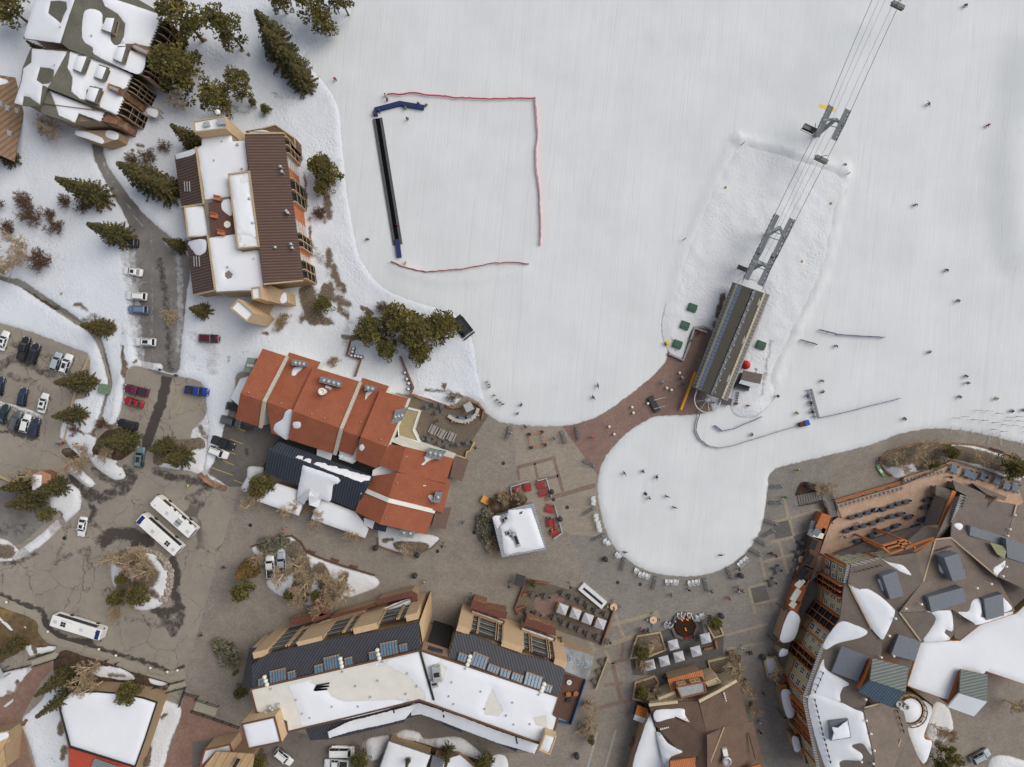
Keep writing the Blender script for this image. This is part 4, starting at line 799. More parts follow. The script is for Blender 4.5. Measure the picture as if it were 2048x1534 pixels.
def skylight(parent,q,pl,n,up=.5):
 Q=[hit(x,y,pl,.05)for x,y in q];T=[p+Vector((0,0,up))for p in Q];T[2].z=max(T[2].z,T[1].z-.3)if False else T[2].z
 b=MB();b.prism([tuple(p-Vector((0,0,.4)))for p in Q],[tuple(p)for p in T],BTRIM,cap=False);b.quad([tuple(p)for p in T],GLASS2);o=b.build('skylight',parent)
 b=MB()
 for i in range(n+1):
  t=i/n;b.beam(T[0].lerp(T[1],t)+Vector((0,0,.03)),T[3].lerp(T[2],t)+Vector((0,0,.03)),.12,.1,BTRIM)
 b.beam(T[0],T[1],.15,.14,BTRIM);b.beam(T[3],T[2],.2,.16,TAN2);c=b.build('frame',o);return o
for q,n in(([(470,885),(545,862),(535,812),(472,830)],3),([(568,860),(697,828),(692,735),(562,765)],6),([(710,830),(775,812),(768,755),(705,772)],3),([(922,782),(992,765),(988,702),(918,722)],3),([(1003,760),(1128,728),(1118,628),(990,660)],6),([(1162,722),(1228,705),(1222,645),(1158,662)],3),([(1358,675),(1425,658),(1412,600),(1352,615)],3),([(1452,650),(1590,618),(1578,515),(1440,545)],6),([(1600,612),(1665,598),(1658,540),(1592,555)],3)):
 skylight(F_,ZF(*q),pmw,n)
for q,n in(([(378,672),(440,695),(462,638),(395,612)],3),([(472,705),(600,752),(632,655),(510,605)],5),([(612,755),(700,790),(722,735),(632,700)],4),([(715,795),(790,825),(808,765),(728,735)],3),([(805,825),(890,858),(908,800),(820,770)],4),([(905,868),(1035,908),(1062,812),(930,765)],5),([(1060,918),(1122,940),(1140,882),(1080,858)],3)):
 skylight(F_,ZF2(*q),pme,n)
for f,lst,pl in((ZF,((525,805),(535,835),(545,865),(1128,660),(1135,690),(1140,720),(1422,590),(1430,625),(1438,655)),pmw),(ZF2,((482,640),(472,672),(462,705),(1070,860),(1058,890),(1050,915)),pme)):
 for x,y in lst:
  b=MB();p=hit(*f(x,y),pl);b.lathe((p.x,p.y,p.z-.2),[(.2,0),(.2,.7),(.42,.75),(.42,1.1),(.1,1.25)],WHITEW,10);b.build('cowl',F_)
def nwall(parent,a,c,z,bays,off=1.45):
 wp=wplane((*a,z),(*c,z));L=(W(*a,z)-W(*c,z)).length;d=W(*c,z)-W(*a,z);d.z=0;d.normalize();p=W(*a,z);n=Vector((-d.y,d.x,0));n=n if n.y>0 else-n
 U=Vector((0,0,1));p=p+n*off
 for t0,t1,kind in bays:
  b=MB();x0,x1=t0*L,t1*L;at=lambda x,zz_,o:p+d*x+U*(zz_-z)+n*o
  if kind=='t':b.add([at(x0,0,-.8),at(x1,0,-.8),at(x1,0,.5),at(x0,0,.5),at(x0,z-.4,-.8),at(x1,z-.4,-.8),at(x1,z-.4,.5),at(x0,z-.4,.5)],[[0,1,5,4],[1,2,6,5],[2,3,7,6],[3,0,4,7],[4,5,6,7]],TAN);b.build('wall_panel',parent)
  else:
   b.quad([at(x0,0,.02),at(x1,0,.02),at(x1,z-.4,.02),at(x0,z-.4,.02)],GLASS);nz=4
   for i in range(nz):
    zf_=3.0+(z-3.4)*i/nz;b.beam(at(x0,zf_,.1),at(x1,zf_,.1),.16,.16,flat('slat_grey',A(104,94,82)));b.beam(at(x0,zf_+1.0,.1),at(x1,zf_+1.0,.1),.08,.08,GALV)
   for x in(x0,x1):b.beam(at(x,2.5,.2),at(x,z-.5,.2),.4,.14,TAN,n)
   b.build('window',parent)
nwall(F_,ZF(430,700),ZF(1748,380),ZM,[(0,.09,'t'),(.09,.20,'w'),(.215,.265,'w'),(.27,.42,'t'),(.43,.545,'w'),(.555,.60,'w'),(.61,.755,'t'),(.765,.875,'w'),(.885,.925,'w'),(.93,1,'t')])
nwall(F_,ZF2(362,462),ZF2(1238,762),ZM,[(0,.115,'t'),(.12,.175,'w'),(.185,.345,'w'),(.365,.405,'w'),(.41,.60,'t'),(.605,.66,'w'),(.68,.83,'w'),(.85,.89,'w'),(.89,1,'t')],1.15)
for q,z,m in((ZF((640,500),(1030,350),(1310,275),(1340,330),(900,440),(650,520)),4,ROOF_SNOW),(ZF((1340,330),(1690,180),(1705,260),(1450,330),(1360,350)),4.5,ROOF_SNOW)):
 block(F_,'terrace',[(*p,z)for p in q],TAN2,speck('terrace_sand',A(170,140,110),A(150,122,96)),rim=.35,mat_rim=TAN2);rsnow(F_,[q[0],q[1],((q[1][0]+q[2][0])/2,(q[1][1]+q[2][1])/2),((q[0][0]+q[-1][0])/2,(q[0][1]+q[-1][1])/2)]if z==4 else q[:3],(W(*q[0],z),Vector((0,0,1))),th=.2,jag=.5)
REDR=seam('red_brown_ribbed_roof',A(112,70,58),A(86,54,46),R(58),.5)
for q,z in((ZF((1408,200),(1690,128),(1735,150),(1738,245),(1700,262),(1690,175),(1410,240)),5.4),(ZF((1040,330),(1400,225),(1410,245),(1045,352)),5),(ZF((715,350),(960,305),(1050,320),(950,365),(720,400)),4.4),(ZF((895,200),(990,165),(1050,300),(960,330),(905,300)),4.4)):roofset('porch_roof',F_,[[(*p,z)for p in q]],REDR,.25);walls('porch_wall',F_,[(*p,z)for p in q],TAN2,.25,.2)
for q,z in((ZF2((500,200),(620,235),(615,275),(780,300),(765,355),(480,265)),5.6),(ZF2((930,345),(1165,425),(1165,490),(905,400)),5.6)):roofset('porch_roof',F_,[[(*p,z)for p in q]],REDR,.25);walls('porch_wall',F_,[(*p,z)for p in q],STONE,.25,.2)
for q in(ZF2((490,270),(760,365),(745,415),(480,320)),ZF2((890,405),(1165,500),(1140,570),(880,470))):block(F_,'terrace',[(*p,4.2)for p in q],TAN,speck('terrace_sand',A(170,140,110),A(150,122,96)),rim=.3,mat_rim=BTRIM);rsnow(F_,[q[0],q[1],(q[1][0]*.6+q[2][0]*.4,q[1][1]*.6+q[2][1]*.4),(q[0][0]*.6+q[3][0]*.4,q[0][1]*.6+q[3][1]*.4)],(W(*q[0],4.2),Vector((0,0,1))),th=.2,jag=.3,smooth=False)
block(F_,'wall',zz(ZF,[(1752,380,ZM),(1812,212,8),(1820,420,8),(1780,548,ZM)]),TAN,TAN)
roofset('link_roof',F_,[zz(ZF,[(1790,530,14.6),(1985,595,14.6),(1985,660,17.2),(1770,602,17.2)])],seam('tan_ribbed_roof',A(140,114,92),A(112,90,74),R(70),.4),.3);b=MB();b.quad([tuple(W(*ZF(x,y),zq))for x,y,zq in((1830,560,15.5),(1942,592,15.5),(1938,618,16.5),(1826,590,16.5))],GLASS);b.v=[(x,y,z+.25)for x,y,z in b.v];b.build('skylight',F_)
block(F_,'link',zz(ZF,[(1815,545,14.2),(1975,598,14.2),(1975,650,14.2),(1800,602,14.2)]),DARK,DARK)  # dark box over the tan wall, painting a recess in shade
sr=zz(ZF,[(840,1222,12),(1000,1190,12),(1752,1002,12)])+zz(ZF2,[(1032,1340,12),(1002,1430,9.6),(862,1392,9.6),(845,1412,9.6),(700,1345,9.6),(692,1320,9.6),(418,1242,9.6),(412,1262,9.6),(258,1195,9.6),(262,1172,9.6),(88,1115,9.6)])+zz(ZF,[(1640,1152,9.6),(1632,1175,9.6),(1190,1280,9.6),(1032,1312,9.6),(880,1322,9.6)])
b=MB();b.slab([tuple(W(*p))for p in sr],.3,MANS);o=b.build('south_roof',F_);walls('wall',F_,sr,TAN2,.5,.3)
def snowband(parent,pts,w,mat=ROOF_SNOW):pass
for f,top,bot,hs in((ZF,[(1030,1235),(1200,1150),(1400,1100),(1745,1012)],[(1640,1145),(1480,1185),(1190,1245),(1040,1290)],None),(ZF2,[(75,1005),(400,1110),(700,1225),(1025,1335)],[(995,1420),(860,1380),(700,1335),(420,1230),(260,1165),(90,1105),(10,1120),(10,1020)],None)):
 P=f(*top)+f(*bot);rw=[np.array([tuple(W(x,y,11)[:2])for x,y in straight_ring(P,3,.5,3)])]
 PP,FF,dd=cdt_mesh(rw,1.0);e0=[tuple(W(x,y,12)[:2])for x,y in f(*top)];dist=segdist(PP,list(zip(e0[:-1],e0[1:])))
 Z=np.clip(12.15-2.4*dist/9.5,9.7,12.2)+.25*sstep(dd/.4);b=MB();b.add(np.column_stack([PP,Z]).tolist(),FF.tolist(),ROOF_SNOW);b.build('roof_snow',F_,True)
block(F_,'stair_tower',zz(ZF,[(330,1185,21),(600,1125,21),(655,1335,21),(385,1390,21)]),TAN,MEMB,rim=.35,mat_rim=BTRIM);rsnow(F_,ZF((345,1190),(592,1135),(645,1325),(395,1378)),(W(500,1450,21),Vector((0,0,1))),smooth=False,th=.2,jag=.05)
block(F_,'stair_tower',zz(ZF2,[(1080,1255,19.5),(1170,1285,19.5),(1120,1430,19.5),(1030,1395,19.5)]),TAN,MEMB,rim=.35,mat_rim=TAN);rsnow(F_,ZF2((1085,1265),(1162,1290),(1115,1420),(1040,1390)),(W(1100,1490,19.5),Vector((0,0,1))),smooth=False,th=.2,jag=.05)
for x,y,s in((215,790,(1.6,3.0,1.5)),(195,870,(1.4,1.4,1.2)),(210,745,(1.0,1.0,.8))):
 b=MB();p=W(*ZF2(x,y),18.5);b.box((p.x,p.y,ZT_+s[2]/2),s,GALV,.15);b.box((p.x,p.y,ZT_+s[2]+.05),(s[0]*.7,s[1]*.3,.1),DARK,.15);b.build('rooftop_unit',F_)
for x,y in((525,1100),(575,1080),(555,1060),(650,1165),(620,1045)):flue(F_,*ZF(x,y),ZT_,.9,.35)
for f,lst in((ZF,((568,910),(770,998),(880,1140),(1055,1050),(1265,1050),(1245,888),(1422,845),(1648,950),(1735,890),(1460,695),(1140,772),(820,1108),(1365,975),(1660,786))),(ZF2,((335,855),(312,968),(350,1030),(568,930),(820,1017),(600,1070),(830,1192),(770,1122),(960,1190),(445,748),(1030,955)))):
 for x,y in lst:flue(F_,*f(x,y),ZT_,.35,.17)
trimline(F_,zz(ZF,[(1760,610,ZT_+.25),(1800,760,ZT_+.25),(1868,1000,ZT_+.25)]),.4,.15,DARK,'roof_gutter')
b=MB()
for i in range(7):b.beam(W(*ZF(905+i*4,925-i*7),ZT_+.2),W(*ZF(1010+i*4,912-i*8+(i%3)*8),ZT_+.2),.3,.06,DARK)
b.build('roof_grating',F_)
for f,x,y in((ZF,1580,1075),(ZF2,300,1110),(ZF2,885,1320)):
 b=MB();p=W(*f(x,y),12)
 for i in range(4):b.box((p.x-.9+i*.6,p.y+(i%2)*.5,11.75-.15*i),(.3,1.5,.7),DARK,.2)
 b.build('snow_guard',F_)
Bar=bthing('bar_pavilion','small bar with a silver weathered shake roof and three square skylights at the condominium end','building',1155,1330)
SHK=shingle('silver_shakes',A(150,152,154),A(112,112,112),R(-16),.5)
sk=zz(ZF2,[(1200,560,5.6),(1470,645,4.2),(1425,835,4.2),(1225,765,5.6)]);roofset('roof',Bar,[sk],SHK,.25);walls('wall',Bar,sk,TAN2,.35,.25);psk=plane3(*[W(*p)for p in sk[:3]])
for q in([(1268,640),(1292,645),(1282,695),(1260,688)],[(1335,660),(1360,668),(1350,718),(1328,710)],[(1398,685),(1425,692),(1415,742),(1390,735)]):
 Q=[hit(x,y,psk)for x,y in ZF2(*q)];b=MB();b.prism([tuple(p)for p in Q],[tuple(p+Vector((0,0,.25)))for p in Q],GALV);Q2=inset(ccw([tuple(p+Vector((0,0,.27)))for p in Q]),.12);b.quad(Q2,GLASS2);b.build('skylight',Bar)
sheet('terrace',ZF2((1235,790),(1400,830),(1280,1180),(1140,1110),(1190,970)),flat('brown_boards',A(90,68,58),.8),0.09,sp=4,smooth=False,step=30,h=0)
    # === G: resort building on the right
GSH=shingle('brown_grey_shingle',A(122,110,99),A(109,99,89),R(70),.42);GSH2=shingle('brown_grey_shingle_dark',A(114,104,95),A(103,94,87),R(20),.42)
SAGE=flat('sage_stucco',A(164,153,117),.85,.2,.05,1.0);OTIM=flat('orange_timber',A(166,100,58),.7,.3,.1);GMET=flat('grey_standing_metal',A(104,108,114),.5,.4,.06);GRIB=seam('grey_green_ribs',A(104,112,104),A(76,82,78),R(8),.55,.2);BRIB=seam('blue_grey_ribs',A(80,98,112),A(58,72,84),R(72),.55,.2)
G_=bthing('resort_building','large resort building with brown shingle hips, orange timber and sage walls, right edge','building',1800,1250)
E13,R18=13.0,17.0
def g1(x,y,z):return(*ZG(x,y),z)
def g2(x,y,z):return(*ZG2(x,y),z)
a,c,d_,e,f_=g1(660,1400,E13),g1(1185,1300,E13+.4),g1(1340,1190,12.6),g1(1240,1530,14),g1(1460,1178,12.0)
Gf=[planar([a,g1(905,1345,0),c,g2(1240,48,14.6),g2(1048,300,16.2),g2(640,60,13)],0,2,3),[c,d_,g2(1240,48,14.6)],planar([d_,f_,g1(1830,1490,15.6),g2(1975,285,14.4),g2(1680,400,0),g2(1480,280,0),g2(1050,298,16.2),g2(1240,48,14.6)],0,3,6)]
roofset('roof',G_,[Gf[0]],GSH2);roofset('roof',G_,[Gf[1]],GSH);roofset('roof',G_,[Gf[2]],GSH)
Gn=planar([g1(1460,1178,12.0),g1(1470,1060,14),g1(1545,840,7.3),g1(1985,915,7.3),g1(1960,1000,13.8),g1(1900,1200,0),g1(2045,1395,0),g1(2300,1700,0),g1(1830,1490,15.6)],0,2,3)
roofset('roof',G_,[Gn],GSH2);Ge=planar([g1(1985,916,7.3),g1(2600,1060,6.6),g1(2600,1700,13),g1(2045,1397,13.4),g1(1900,1202,14.6),g1(1960,1001,13.9)],0,1,3);roofset('roof',G_,[Ge],GSH)
Gw=[planar([g2(640,60,13),g2(612,62,13),g2(598,160,13),g2(575,350,13),g2(828,430,15.2)],0,3,4),planar([g2(640,62,13),g2(828,430,15.3),g2(918,518,14.8),g2(1048,300,16.2)],0,1,3),planar([g2(575,350,13),g2(440,550,13),g2(560,540,13.8),g2(798,452,15.2),g2(828,430,15.2)],0,1,4),planar([g2(440,552,13),g2(285,982,13),g2(570,1020,14.5),g2(760,1090,15.4),g2(900,700,16),g2(918,518,15.6),g2(828,432,15)],0,1,4),planar([g2(285,984,13),g2(405,1560,13),g2(470,1760,13),g2(860,1760,16.4),g2(850,1450,16.4),g2(765,1080,16.4)],0,1,4),planar([g2(765,1080,16.4),g2(900,1020,15.6),g2(1085,1090,13.4),g2(1130,1280,13.4),g2(1000,1560,14),g2(860,1760,15.4),g2(850,1450,16.4)],0,2,3),planar([g2(1130,1282,13.3),g2(1240,1560,12),g2(1240,1760,12),g2(920,1760,14),g2(1000,1562,13.9)],0,1,3),planar([g2(1048,300,16.2),g2(1215,525,16.2),g2(1100,860,14.2),g2(905,700,0),g2(918,518,14.6)],0,1,2),planar([g2(1050,302,16.2),g2(1480,280,14.6),g2(1490,470,13),g2(1450,520,0),g2(1218,528,15.8)],0,1,2),planar([g2(1482,282,14.6),g2(1680,402,13.4),g2(1532,518,12.6),g2(1490,500,0)],0,1,2)]
for i,q in enumerate(Gw):roofset('roof',G_,[q],GSH if i in(0,5,7,6,9)else GSH2)
Gflat=[g2(1218,530,12.2),g2(1532,520,12.2),g2(1690,395,12.2),g2(1985,300,12.2),g2(2300,0,12.2),g2(2300,960,12.2),g2(2020,865,12.2),g2(1740,770,12.2),g2(1720,800,12.2),g2(1535,760,12.2),g2(1440,1005,12.2),g2(1105,885,12.2)]
block(G_,'wall',Gflat,SAGE,GMET,rim=.1,mat_rim=OTIM);rsnow(G_,[p[:2]for p in Gflat],(W(1960,1350,12.2),Vector((0,0,1))),smooth=False,th=.4,edge=.8,jag=.2)
Gout=[g1(660,1400,E13),g1(905,1345,E13),g1(1185,1300,E13),g1(1340,1190,12.4),g1(1350,1190,11.8),g1(1470,1060,9.6),g1(1545,840,7.2),g1(1720,905,7.2),g1(1985,915,7.2),g1(2600,1060,6.6),g2(2300,0,12),g2(1985,290,12.2),g2(1690,398,12.4),g2(1532,520,12.4),g2(1218,530,13.6),g2(1100,862,13.6),g2(1085,1090,13),g2(1130,1282,13),g2(1240,1560,11.8),g2(1240,1760,11.8),g2(470,1760,E13),g2(405,1560,E13),g2(285,982,E13),g2(440,552,E13),g2(575,350,E13),g2(612,62,E13)]
wq=ccw([tuple(W(*p))for p in Gout]);q=inset(wq,.6);b=MB();b.prism([(x,y,-.05)for x,y,z in q],[(x,y,z-.5)for x,y,z in q],SAGE,cap=False);b.build('wall',G_);b=MB();b.quad([(x,y,z-.5)for x,y,z in q],GSH2);b.build('roof_deck',G_)
pl=[plane3(W(*q[0]),W(*q[1]),W(*q[3]))for q in Gw]
def pln(q,i=0,j=1,k=3):return plane3(W(*q[i]),W(*q[j]),W(*q[k]))
for pts,p in((ZG2((640,65),(670,60),(700,85),(730,80),(870,150),(985,250),(1012,310),(925,512),(905,515),(830,430),(775,320),(700,200)),pln(Gw[1],0,1,3)),(ZG2((442,548),(570,378),(700,400),(795,450),(740,500),(560,545),(465,595)),pln(Gw[2],0,1,4)),(ZG2((290,975),(335,955),(370,840),(440,675),(455,740),(520,790),(650,870),(600,900),(575,960),(580,1010),(560,1018)),pln(Gw[3],0,1,4)),(ZG2((320,982),(560,1012),(700,1075),(755,1095),(770,1150),(830,1430),(760,1350),(700,1350),(670,1370),(750,1430),(740,1480),(600,1480),(570,1510),(580,1540),(460,1540)),pln(Gw[4],0,1,4)),(ZG2((1240,515),(1300,430),(1340,350),(1300,300),(1255,285),(1440,250),(1480,440),(1420,435),(1410,460),(1450,518),(1250,535)),pln(Gw[8])),(ZG2((1520,300),(1600,290),(1625,220),(1660,190),(1700,200),(1710,290),(1720,340),(1960,290),(1955,310),(1690,395),(1640,380)),pln(Gf[2],0,3,6)),(ZG2((1860,175),(1900,200),(1950,270),(1860,295)),pln(Gf[2],0,3,6)),(ZG2((875,30),(892,32),(925,125),(915,130)),pln(Gf[0],0,2,3)),(ZG((905,1345),(960,1375),(1060,1395),(1100,1420),(1145,1480),(1060,1450),(980,1400)),pln(Gf[0],0,2,3)),(ZG((1365,1350),(1378,1345),(1400,1400),(1430,1468),(1372,1450)),pln(Gf[2],0,3,6)),(ZG((1800,1430),(1870,1380),(1895,1360),(1890,1410),(1840,1470),(1830,1495)),pln(Gn,0,2,3)),(ZG((1485,1070),(1530,1062),(1560,1085),(1535,1120),(1490,1090)),pln(Gn,0,2,3))):
 rsnow(G_,pts,p,th=.4,edge=.7,jag=.15)
block(G_,'wall',[g2(1105,1060,9.5),g2(1320,1040,9.5),g2(1250,1280,9.5),g2(1320,1330,9.5),g2(1240,1530,9.5),g2(1120,1280,9.5)],SAGE,GMET,rim=.1,mat_rim=OTIM)
rsnow(G_,ZG2((1170,985),(1310,1060),(1245,1290),(1310,1335),(1240,1505),(1120,1280),(1130,1190),(1220,1180),(1240,1080)),(W(1840,1440,9.6),Vector((0,0,1))),th=.4,edge=.7)
def gbox(q,z,up,mat,nm='dormer'):
 """low metal-topped dormer or plant box on the roof"""
 Q=ccw([tuple(W(*p,z))for p in q]);b=MB();b.prism([(x,y,zz_-2)for x,y,zz_ in Q],[(x,y,zz_+up)for x,y,zz_ in Q],mat);return b.build(nm,G_)
for q,z,u in((ZG((1385,1330),(1500,1298),(1562,1490),(1455,1520)),15.6,.9),(ZG2((895,0),(1010,-40),(1065,155),(960,185)),14.8,.9),(ZG2((1255,165),(1530,90),(1560,200),(1285,288)),15.6,1.0),(ZG2((1700,180),(1850,138),(1860,310),(1720,348)),14.6,1.0),(ZG2((1030,468),(1208,518),(1160,675),(970,628)),15.4,.7),(ZG((1600,1080),(1900,1175),(1880,1240),(1590,1155)),11,.8),(ZG2((1440,-20),(1560,-60),(1560,20),(1460,40)),15.2,.6),(ZG((1880,1180),(2100,1250),(2100,1400),(1890,1330)),12.6,.8)):gbox(q,z,u,GMET)
roofset('dormer_roof',G_,[[g2(590,570,15.2),g2(800,650,16.2),g2(715,850,16.2),g2(510,775,14.6)]],GMET,.4);roofset('dormer_roof',G_,[[g2(800,650,16.2),g2(830,665,15.4),g2(760,890,14.6),g2(705,850,15.4)]],seam('sage_ribs',A(130,130,96),A(108,108,80),R(-15),.4),.4)
roofset('gable_roof',G_,[[g2(835,665,17.6),g2(1122,735,17.6),g2(1100,935,19.6),g2(815,840,19.6)]],GRIB,.35);roofset('gable_roof',G_,[[g2(815,842,19.6),g2(1100,937,19.6),g2(985,1060,17.2),g2(722,935,17.2)]],BRIB,.35)
walls('gable_wall',G_,[g2(835,665,17.5),g2(1122,735,17.5),g2(985,1060,17.2),g2(722,935,17.2)],OTIM,.4,.4)
roofset('gable_roof',G_,[[g2(1540,755,13.8),g2(1755,800,13.8),g2(1750,1012,15.4),g2(1530,945,15.4)]],GRIB,.35);roofset('gable_roof',G_,[[g2(1530,947,15.4),g2(1750,1014,15.4),g2(1645,1130,13.4),g2(1435,1055,13.4)]],ROOF_SNOW,.45)
walls('gable_wall',G_,[g2(1540,755,13.6),g2(1755,800,13.6),g2(1645,1130,13.3),g2(1435,1055,13.3)],OTIM,.4,.5)
roofset('roof',G_,[[g1(1770,1215,12.8),g1(1915,1255,12.8),g1(1890,1345,14.2),g1(1830,1310,14.0)]],seam('sage_ribs',(0,0,0),(0,0,0),0,1),.3)
b=MB();p=W(*ZG2(1130,1080),11);b.lathe((p.x,p.y,9.4),[(3.4,0),(3.4,1.6),(3.0,1.6),(3.0,.3),(.1,.3)],TAN2,28);o=b.build('round_turret',G_)
b=MB();b.lathe((p.x,p.y,11.1),[(2.6,0),(1.8,.5),(.6,.8),(.05,.85)],ROOF_SNOW,24);b.build('roof_snow',G_,True);b=MB()
for i in range(16):
 t=2*math.pi*i/16;b.tube((p.x+3.2*math.cos(t),p.y+3.2*math.sin(t),11),(p.x+3.2*math.cos(t),p.y+3.2*math.sin(t),12.1),.08,BTRIM);t2=t+2*math.pi/16;b.beam((p.x+3.2*math.cos(t),p.y+3.2*math.sin(t),12.1),(p.x+3.2*math.cos(t2),p.y+3.2*math.sin(t2),12.1),.15,.15,BTRIM)
b.build('railing',G_)
for x,y,zc in((1105,1055,14.5),(1045,1030,14.8)):b=MB();p=W(*ZG2(x,y),zc);b.lathe((p.x,p.y,12),[(.55,0),(.55,zc-12),(.65,zc-12),(.65,zc-11.8),(.4,zc-11.8),(.38,zc-12.2),(.02,zc-12.3)],GALV,14);b.build('flue',G_)
for l in([g1(1340,1190,12.8),g1(1240,1530,14.6)],[g1(1460,1180,12.3),g1(1830,1490,hit(*ZG(1830,1490),pln(Gn,0,2,3)).z+.3)],[g1(1340,1192,12.8),g1(1460,1180,12.3)],[g2(1050,300,16.4),g2(1218,525,16.4)],[g2(640,62,13.2),g2(828,430,15.5)],[g2(770,1060,16.6),g2(912,1020,15.8)],[g2(1060,1310,14.4),g2(990,1540,14.2)],[g1(1985,918,7.7),g1(1962,1001,8.8)],[g2(1480,282,14.8),g2(1540,335,14.4)]):trimline(G_,l,.3,.12,TRIM,'ridge_cap')
LAMPS=flat('white_globe',A(235,225,205),.3)
for x,y in((1788,72),(1675,106),(1230,235),(1105,270),(1023,350),(974,488),(908,660),(784,995),(790,1165),(852,1405),(845,1510),(750,1495),(826,1270),(1008,650)):
 b=MB();p=W(*ZG2(x,y),16.9);b.lathe((p.x,p.y,16.0),[(.05,-1.2),(.05,.5),(.2,.6),(.25,.8),(.2,1.0),(.05,1.08)],LAMPS,8);b.build('roof_light',G_)
for x,y in((1966,998),(1927,1110),(1908,1162),(1898,1408),(1870,1484)):
 b=MB();p=hit(*ZG(x,y),pln(Gn,0,2,3),.5);b.lathe((p.x,p.y,p.z-.5),[(.05,-1.2),(.05,.5),(.2,.6),(.25,.8),(.2,1.0),(.05,1.08)],LAMPS,8);b.build('roof_light',G_)
for l in(((375,1000),(440,1275)),((452,1315),(500,1495)),((440,785),(378,935)),((1035,1090),(1085,1250)),((848,1185),(860,1250))):
 b=MB();a0,a1=W(*ZG2(*l[0]),14.6),W(*ZG2(*l[1]),14.6);n_=max(3,int((a1-a0).length/1.2))
 for i in range(n_+1):q0=a0.lerp(a1,i/n_);b.tube(q0-Vector((0,0,1)),q0+Vector((0,0,.35)),.07,DARK,n=5);b.box(tuple(q0),(.5,.14,.14),DARK,1.2)
 b.beam(a0,a1,.07,.07,DARK);b.build('snow_guard',G_)
for l in(((700,1455),(905,1402),14.3),((1335,1285),(1460,1250),13.4),((1530,1000),(1570,860),8.6),((1740,940),(1820,850),7.9)):
 b=MB();a0,a1=W(*ZG(*l[0]),l[2]),W(*ZG(*l[1]),l[2])
 for i in range(7):q0=a0.lerp(a1,i/6);b.tube(q0-Vector((0,0,.8)),q0+Vector((0,0,.4)),.07,DARK,n=5)
 b.beam(a0,a1,.07,.07,DARK);b.build('snow_guard',G_)
roofset('plant_screen',G_,[[g2(490,1170,15.2),g2(640,1150,16.2),g2(665,1300,16.2),g2(500,1325,15.2)]],GMET,.8)
rsnow(G_,ZG2((510,1215),(560,1220),(600,1185),(635,1160),(660,1295),(510,1318),(525,1260)),(W(1672,1458,16.3),Vector((0,0,1))),smooth=False,jag=.5)
GUT=seam('pale_gutter_blocks',A(150,148,146),A(96,90,86),R(-15),.5,.25)
for l in([g2(640,-80,E13),g2(612,62,E13)],[g2(440,552,E13),g2(285,982,E13)],[g2(285,984,E13),g2(405,1560,E13)],[g1(660,1400,E13),g1(900,1345,E13)],[g1(1545,840,7.4),g1(1470,1060,10.2)]):trimline(G_,l,.7,.25,GUT,'eave_gutter')
def facade(parent,A0,A1,ze,bays,wall_mat):
 p,n,d=wplane((*A0,ze),(*A1,ze));L=(W(*A0,ze)-W(*A1,ze)).length;p=p-n*.55
 for t0,t1,kind in bays:
  x0,x1=t0*L,t1*L
  if kind=='w':
   for k in range(3):
    z0=ze-3.1-3.0*k
    for j in range(max(1,round((x1-x0)/2.2))):
     nn=max(1,round((x1-x0)/2.2));xa=x0+(x1-x0)*(j+.28)/nn;xb=x0+(x1-x0)*(j+.74)/nn;window(parent,(p,n,d),xa,xb,z0,z0+1.7,WFRAME,2,2)
   b=MB();U=Vector((0,0,1))
   for x in(x0,x1):b.beam(p+d*x+n*.1-U*(ze-1),p+d*x+n*.1-U*.5,.25,.3,OTIM)
   b.beam(p+d*x0+n*.1-U*9.6,p+d*x1+n*.1-U*9.6,.2,.3,OTIM);b.build('timber_trim',parent)
  elif kind=='o':balcony(parent,(p,n,d),x0,x1,ze-12,ze-.6,OTIM,4,max(2,round((x1-x0)/1.6)),.9)
facade(G_,ZG2(600,-60),ZG2(578,345),E13,[(0,.38,'w'),(.38,.62,'o'),(.62,1,'w')],SAGE)
facade(G_,ZG2(575,350),ZG2(440,552),E13,[(0,.55,'o'),(.55,1,'w')],SAGE);facade(G_,ZG2(440,552),ZG2(285,982),E13,[(0,.30,'w'),(.30,.55,'o'),(.55,1,'w')],SAGE)
facade(G_,ZG2(285,984),ZG2(405,1560),E13,[(0,.2,'w'),(.2,.36,'o'),(.36,.55,'w'),(.55,.7,'o'),(.7,1,'w')],SAGE)
facade(G_,ZG(660,1400),ZG(905,1345),E13,[(0,1,'w')],SAGE);facade(G_,ZG(905,1345),ZG(1185,1300),13,[(.05,.6,'w')],SAGE)
b=MB()
for l in((905,1245,8,1085,1195,8),(905,1245,8,975,1305,8),(975,1305,8,1165,1240,8),(1085,1195,8,1165,1240,8),(950,1265,8,1120,1215,8),(1110,1250,8,1325,1180,11),(1165,1285,8,1335,1190,11),(1165,1240,8,1180,1290,8),(1030,1205,8,1090,1270,8)):b.beam(W(*ZG(l[0],l[1]),l[2]+5),W(*ZG(l[3],l[4]),l[5]+3.5 if l[5]>8 else l[5]+5),.45,.4,OTIM)
for x,y in((915,1248),(1085,1200),(980,1300)):q0=W(*ZG(x,y),13);b.beam((q0.x,q0.y,0),tuple(q0),.4,.4,OTIM)
b.build('timber_truss',G_)
roofset('skirt_roof',G_,[[g1(1255,1085,6.4),g1(1375,1110,8.2),g1(1350,1192,12),g1(1185,1300,12.6),g1(990,1315,11.5)]],GSH2,.4);roofset('skirt_roof',G_,[[g1(1375,1110,8.2),g1(1500,860,6.9),g1(1545,845,7.3),g1(1470,1062,10),g1(1350,1192,12)]],GSH2,.4)
